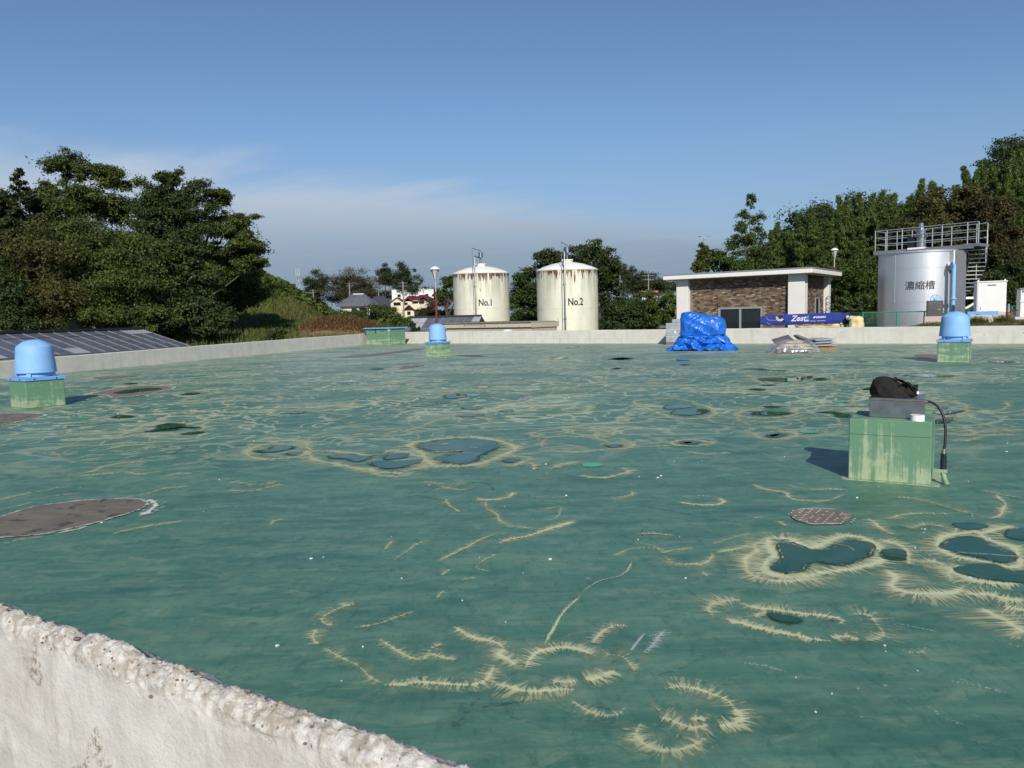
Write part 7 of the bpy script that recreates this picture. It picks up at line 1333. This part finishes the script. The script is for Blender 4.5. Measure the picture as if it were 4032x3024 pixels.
# heap of cut brown grass
hp_ = at(1350, 1262, 66); hg = ground(hp_.x, 66) + .25; V = []
for i in range(30):
    for j in range(22):
        u, v = -1 + 2 * i / 29, -1 + 2 * j / 21; h = max(0, 1 - u * u - v * v) ** .7; V.append((hp_.x + u * 3.5 + 1.0 * v, 66 + v * 3.2, hg - .15 + h * 1.15 * (1 - .35 * u) + .12 * mnoise.noise(Vector((u * 5, v * 5, 0)))))
mo = tag(link('grass_heap', npmesh('grass_heap', V, [q[::-1] for q in grid_quads(30, 22)]), pm('dead_grass', (.20, .115, .055), (.14, .085, .042), .95, scale=3, bump=1.0, bscale=12), smooth=True), 'heap of cut reddish-brown dead grass on the field', 'grass heap')
P = [V[k] for k in rng.choice(len(V), 6500)]; P = [(x + rnd.uniform(-.15, .15), y + rnd.uniform(-.1, .1), z) for x, y, z in P if z > hg]; v_, q_ = blades(P, .45, .02, 1.6); o = link('loose_stalks', npmesh('loose_stalks', v_, q_), leafmat('dead_stalks', [(.12, .066, .030), (.20, .12, .055), (.29, .20, .11)]), mo); o['kind'] = 'stuff'
# weeds and turf on the bank by the thickener
P = []
for i in range(5200):
    x, y = rnd.uniform(16.5, 27), rnd.uniform(30, 38.5); s, t_ = st(x, y)
    if .25 < t_ < 6 and s > 27.4: P.append((x, y, ground(x, y) - .02))
V, Q = blades(P, .10, .022, .8); tag(link('bank_grass', npmesh('bank_grass', V, Q), leafmat('bank_grass_blades', [(.06, .07, .015), (.10, .105, .028), (.17, .14, .06)])), 'short mown turf on the bank behind the parapet', 'grass', kind='stuff')
for i, (x, Y_, w_, lab) in enumerate(((3850, 34.0, .5, 'tuft of wild grass in front of the white block'), (3945, 34.2, .35, 'bushy weed at the corner of the white cabinet plinth'))):
    q = at(x, 1255, Y_); P = [(q.x + rnd.gauss(0, w_ * .5), q.y + rnd.gauss(0, .15), ground(q.x, q.y) - .02) for _ in range(420)]; o = Vector((q.x, q.y, ground(q.x, q.y))); V, Q = blades(np.array(P) - np.array(o), .30, .012, .7); w__ = link('weed_tuft', npmesh('weed_tuft', V, Q), L_MID); w__.location = o; tag(w__, lab, 'weed')

# ------------------------------------------------------------------ bamboo grove
def bamboo_parts(H_, seed):
    g = np.random.default_rng(seed); rr = random.Random(seed); bend = Vector((rr.uniform(-1, 1), rr.uniform(-.6, .6), 0)).normalized() * rr.uniform(.5, 1.6)
    P = [Vector((bend.x * (k / 14) ** 3, bend.y * (k / 14) ** 3, H_ * (k / 14) - .35 * (k / 14) ** 6)) for k in range(15)]; m = MB(); m.tube(P, [.055 * (1.05 - .95 * k / 14) for k in range(15)], 6); C, Rr = [], []
    for k in range(130):
        f = rr.uniform(.16, 1.0); L = (.10 + 0.95 * max(0, 1 - abs(f - .45) / .58)) * rr.uniform(.5, 1.2) * (1 if f < .85 else .6); a = rr.uniform(0, 6.283); i = f * 14; b = P[int(i)].lerp(P[min(14, int(i) + 1)], i % 1); e = b + Vector((math.cos(a) * L, math.sin(a) * L, L * rr.uniform(.1, .6)))
        m.tube([b, e], [.012, .005], 3); 
        for q in (.5, .8, 1.05): c = b.lerp(e, q); C.append((c.x, c.y, c.z - .05)); Rr.append((.17, .17, .17))
    V, Q = leaves(C, Rr, 7500, .33, .15, .15, (.1, 1.1), g, 1.1); return m.mesh('culm'), npmesh('crown', V, Q)
M_CULM = pm('bamboo_culm', (.16, .20, .065), (.21, .23, .10), .45, scale=2)
VAR = []
for s in range(5):
    a, b = bamboo_parts(12.0, 40 + s); a.materials.append(M_CULM); b.materials.append(L_BAM); a.shade_smooth(); VAR.append((a, b))
SKY = [(2860, 1000), (2960, 960), (3030, 850), (3060, 900), (3130, 890), (3200, 800), (3260, 810), (3330, 745), (3400, 735), (3480, 730), (3560, 690), (3625, 650), (3680, 730), (3730, 700), (3790, 605), (3850, 640), (3920, 600), (4032, 560), (4150, 540)]
def skyl(x):
    for (a, b), (c, d) in zip(SKY[:-1], SKY[1:]):
        if x <= c: return lerp(b, d, (x - a) / (c - a))
    return 540
BG = 'bamboo stems of the grove'
cnt = 0
for k in range(104):
    x = 2890 + (k * 12.4) + rnd.uniform(-14, 14); Y_ = rnd.choice([60.5, 63, 66, 69]) + rnd.uniform(-1, 1); ys = skyl(x) + (rnd.uniform(-5, 45) if k % 2 else rnd.uniform(30, 150))
    if 3500 < x < 3800 and k % 3: ys += 60
    p = at(x, ys, Y_); g = ground(p.x, Y_); H_ = p.z - g; t = thing('bamboo', 'leafy bamboo stem ' + ('rising behind the roof of the brick building' if x < 3290 else 'between the brick building and the silver tank' if x < 3450 else 'behind the railed silver tank' if x < 3850 else 'behind the white cabinets'), 'bamboo', (p.x, Y_, g), rnd.uniform(0, 6.28), BG); a, b = VAR[k % 5]; s = H_ / 12
    for nm, me in (('culm', a), ('crown', b)): o = bpy.data.objects.new(nm, me); col.objects.link(o); o.parent = t
    t.scale = (max(.8, s ** .4), max(.8, s ** .4), s)
tree('grove_tree', 'russet-brown creeper-covered tree above the bridge of the silver tank', [(3700,830,110,75),(3820,810,90,80),(3660,910,100,80),(3780,940,130,90)], 58.5, L_BR, 22000, .33, per=13, tr=.28)
tree('grove_tree', 'russet-brown creeper-covered tree behind the curved stair', [(3930,860,100,110),(3960,1000,110,110),(3880,1060,110,90)], 57, leafmat('russet_green_leaves', [(.030, .036, .012), (.060, .056, .018), (.10, .066, .022)]), 17000, .33, per=13, tr=.26)
tree('grove_tree', 'dark tall broadleaf tree at the high end of the grove', [(3985,620,90,65),(4060,590,100,70),(3930,680,80,70),(4040,730,120,100),(4110,850,120,130)], 74, L_DK, 20000, .38, per=12, tr=.3)
tree('grove_tree', 'dark tree deep in the grove behind the silver tank', [(3450,870,120,120),(3560,860,110,110),(3400,1040,130,120),(3560,1020,130,130),(3680,1080,150,120)], 72, L_DK, 17000, .40, per=12, tr=.28)
tree('grove_tree', 'dark tree deep in the grove over the roof of the brick building', [(3080,990,110,90),(3200,930,120,110),(3310,890,90,90),(3180,1080,140,80),(3320,990,100,110),(3040,1090,110,60)], 72, L_DK, 17000, .40, per=12, tr=.28)
tree('grove_tree', 'low green scrub tree beside the fence and silver tank', [(3370,1100,80,80),(3420,1190,80,60),(3350,1220,70,50)], 55, L_MID, 12000, .29, per=12)
tree('grove_tree', 'low dark scrub behind the white cabinets', [(3960,1120,90,70),(4040,1080,90,90),(3860,1180,90,50),(4010,1190,90,50)], 52, leafmat('scrub_leaves', [(.022, .040, .010), (.045, .065, .016), (.085, .10, .028)]), 14000, .28, per=13)
tree('slender_tree', 'slender tall tree with sparse fronds rising above the brick building', [(2952,800,24,34),(2930,845,30,30),(2978,865,34,34),(2915,900,40,32),(2985,930,42,36),(2935,950,46,36),(2890,975,40,34),(2960,1010,66,44)], 62, L_MID, 3600, .36, per=9, aspect=.3, bark=M_BARKG, frac=(.3, .5), gx_=2962, tr=.13)
tree('broadleaf_tree', 'scrubby tree at the edge of the grove over the white roof edge', [(2800,1010,46,36),(2845,1030,55,44),(2765,1045,34,40),(2890,1060,80,44),(2980,1080,70,36)], 60, L_MID, 9000, .30, per=10, bark=M_BARKG, frac=(.22, .4))
tree('broadleaf_tree', 'thin russet-tipped sapling leaning out at the end of the grove', [(2768,985,20,34),(2775,1030,26,30),(2745,1055,26,18)], 58, L_OL, 1800, .28, per=7, tr=.09)
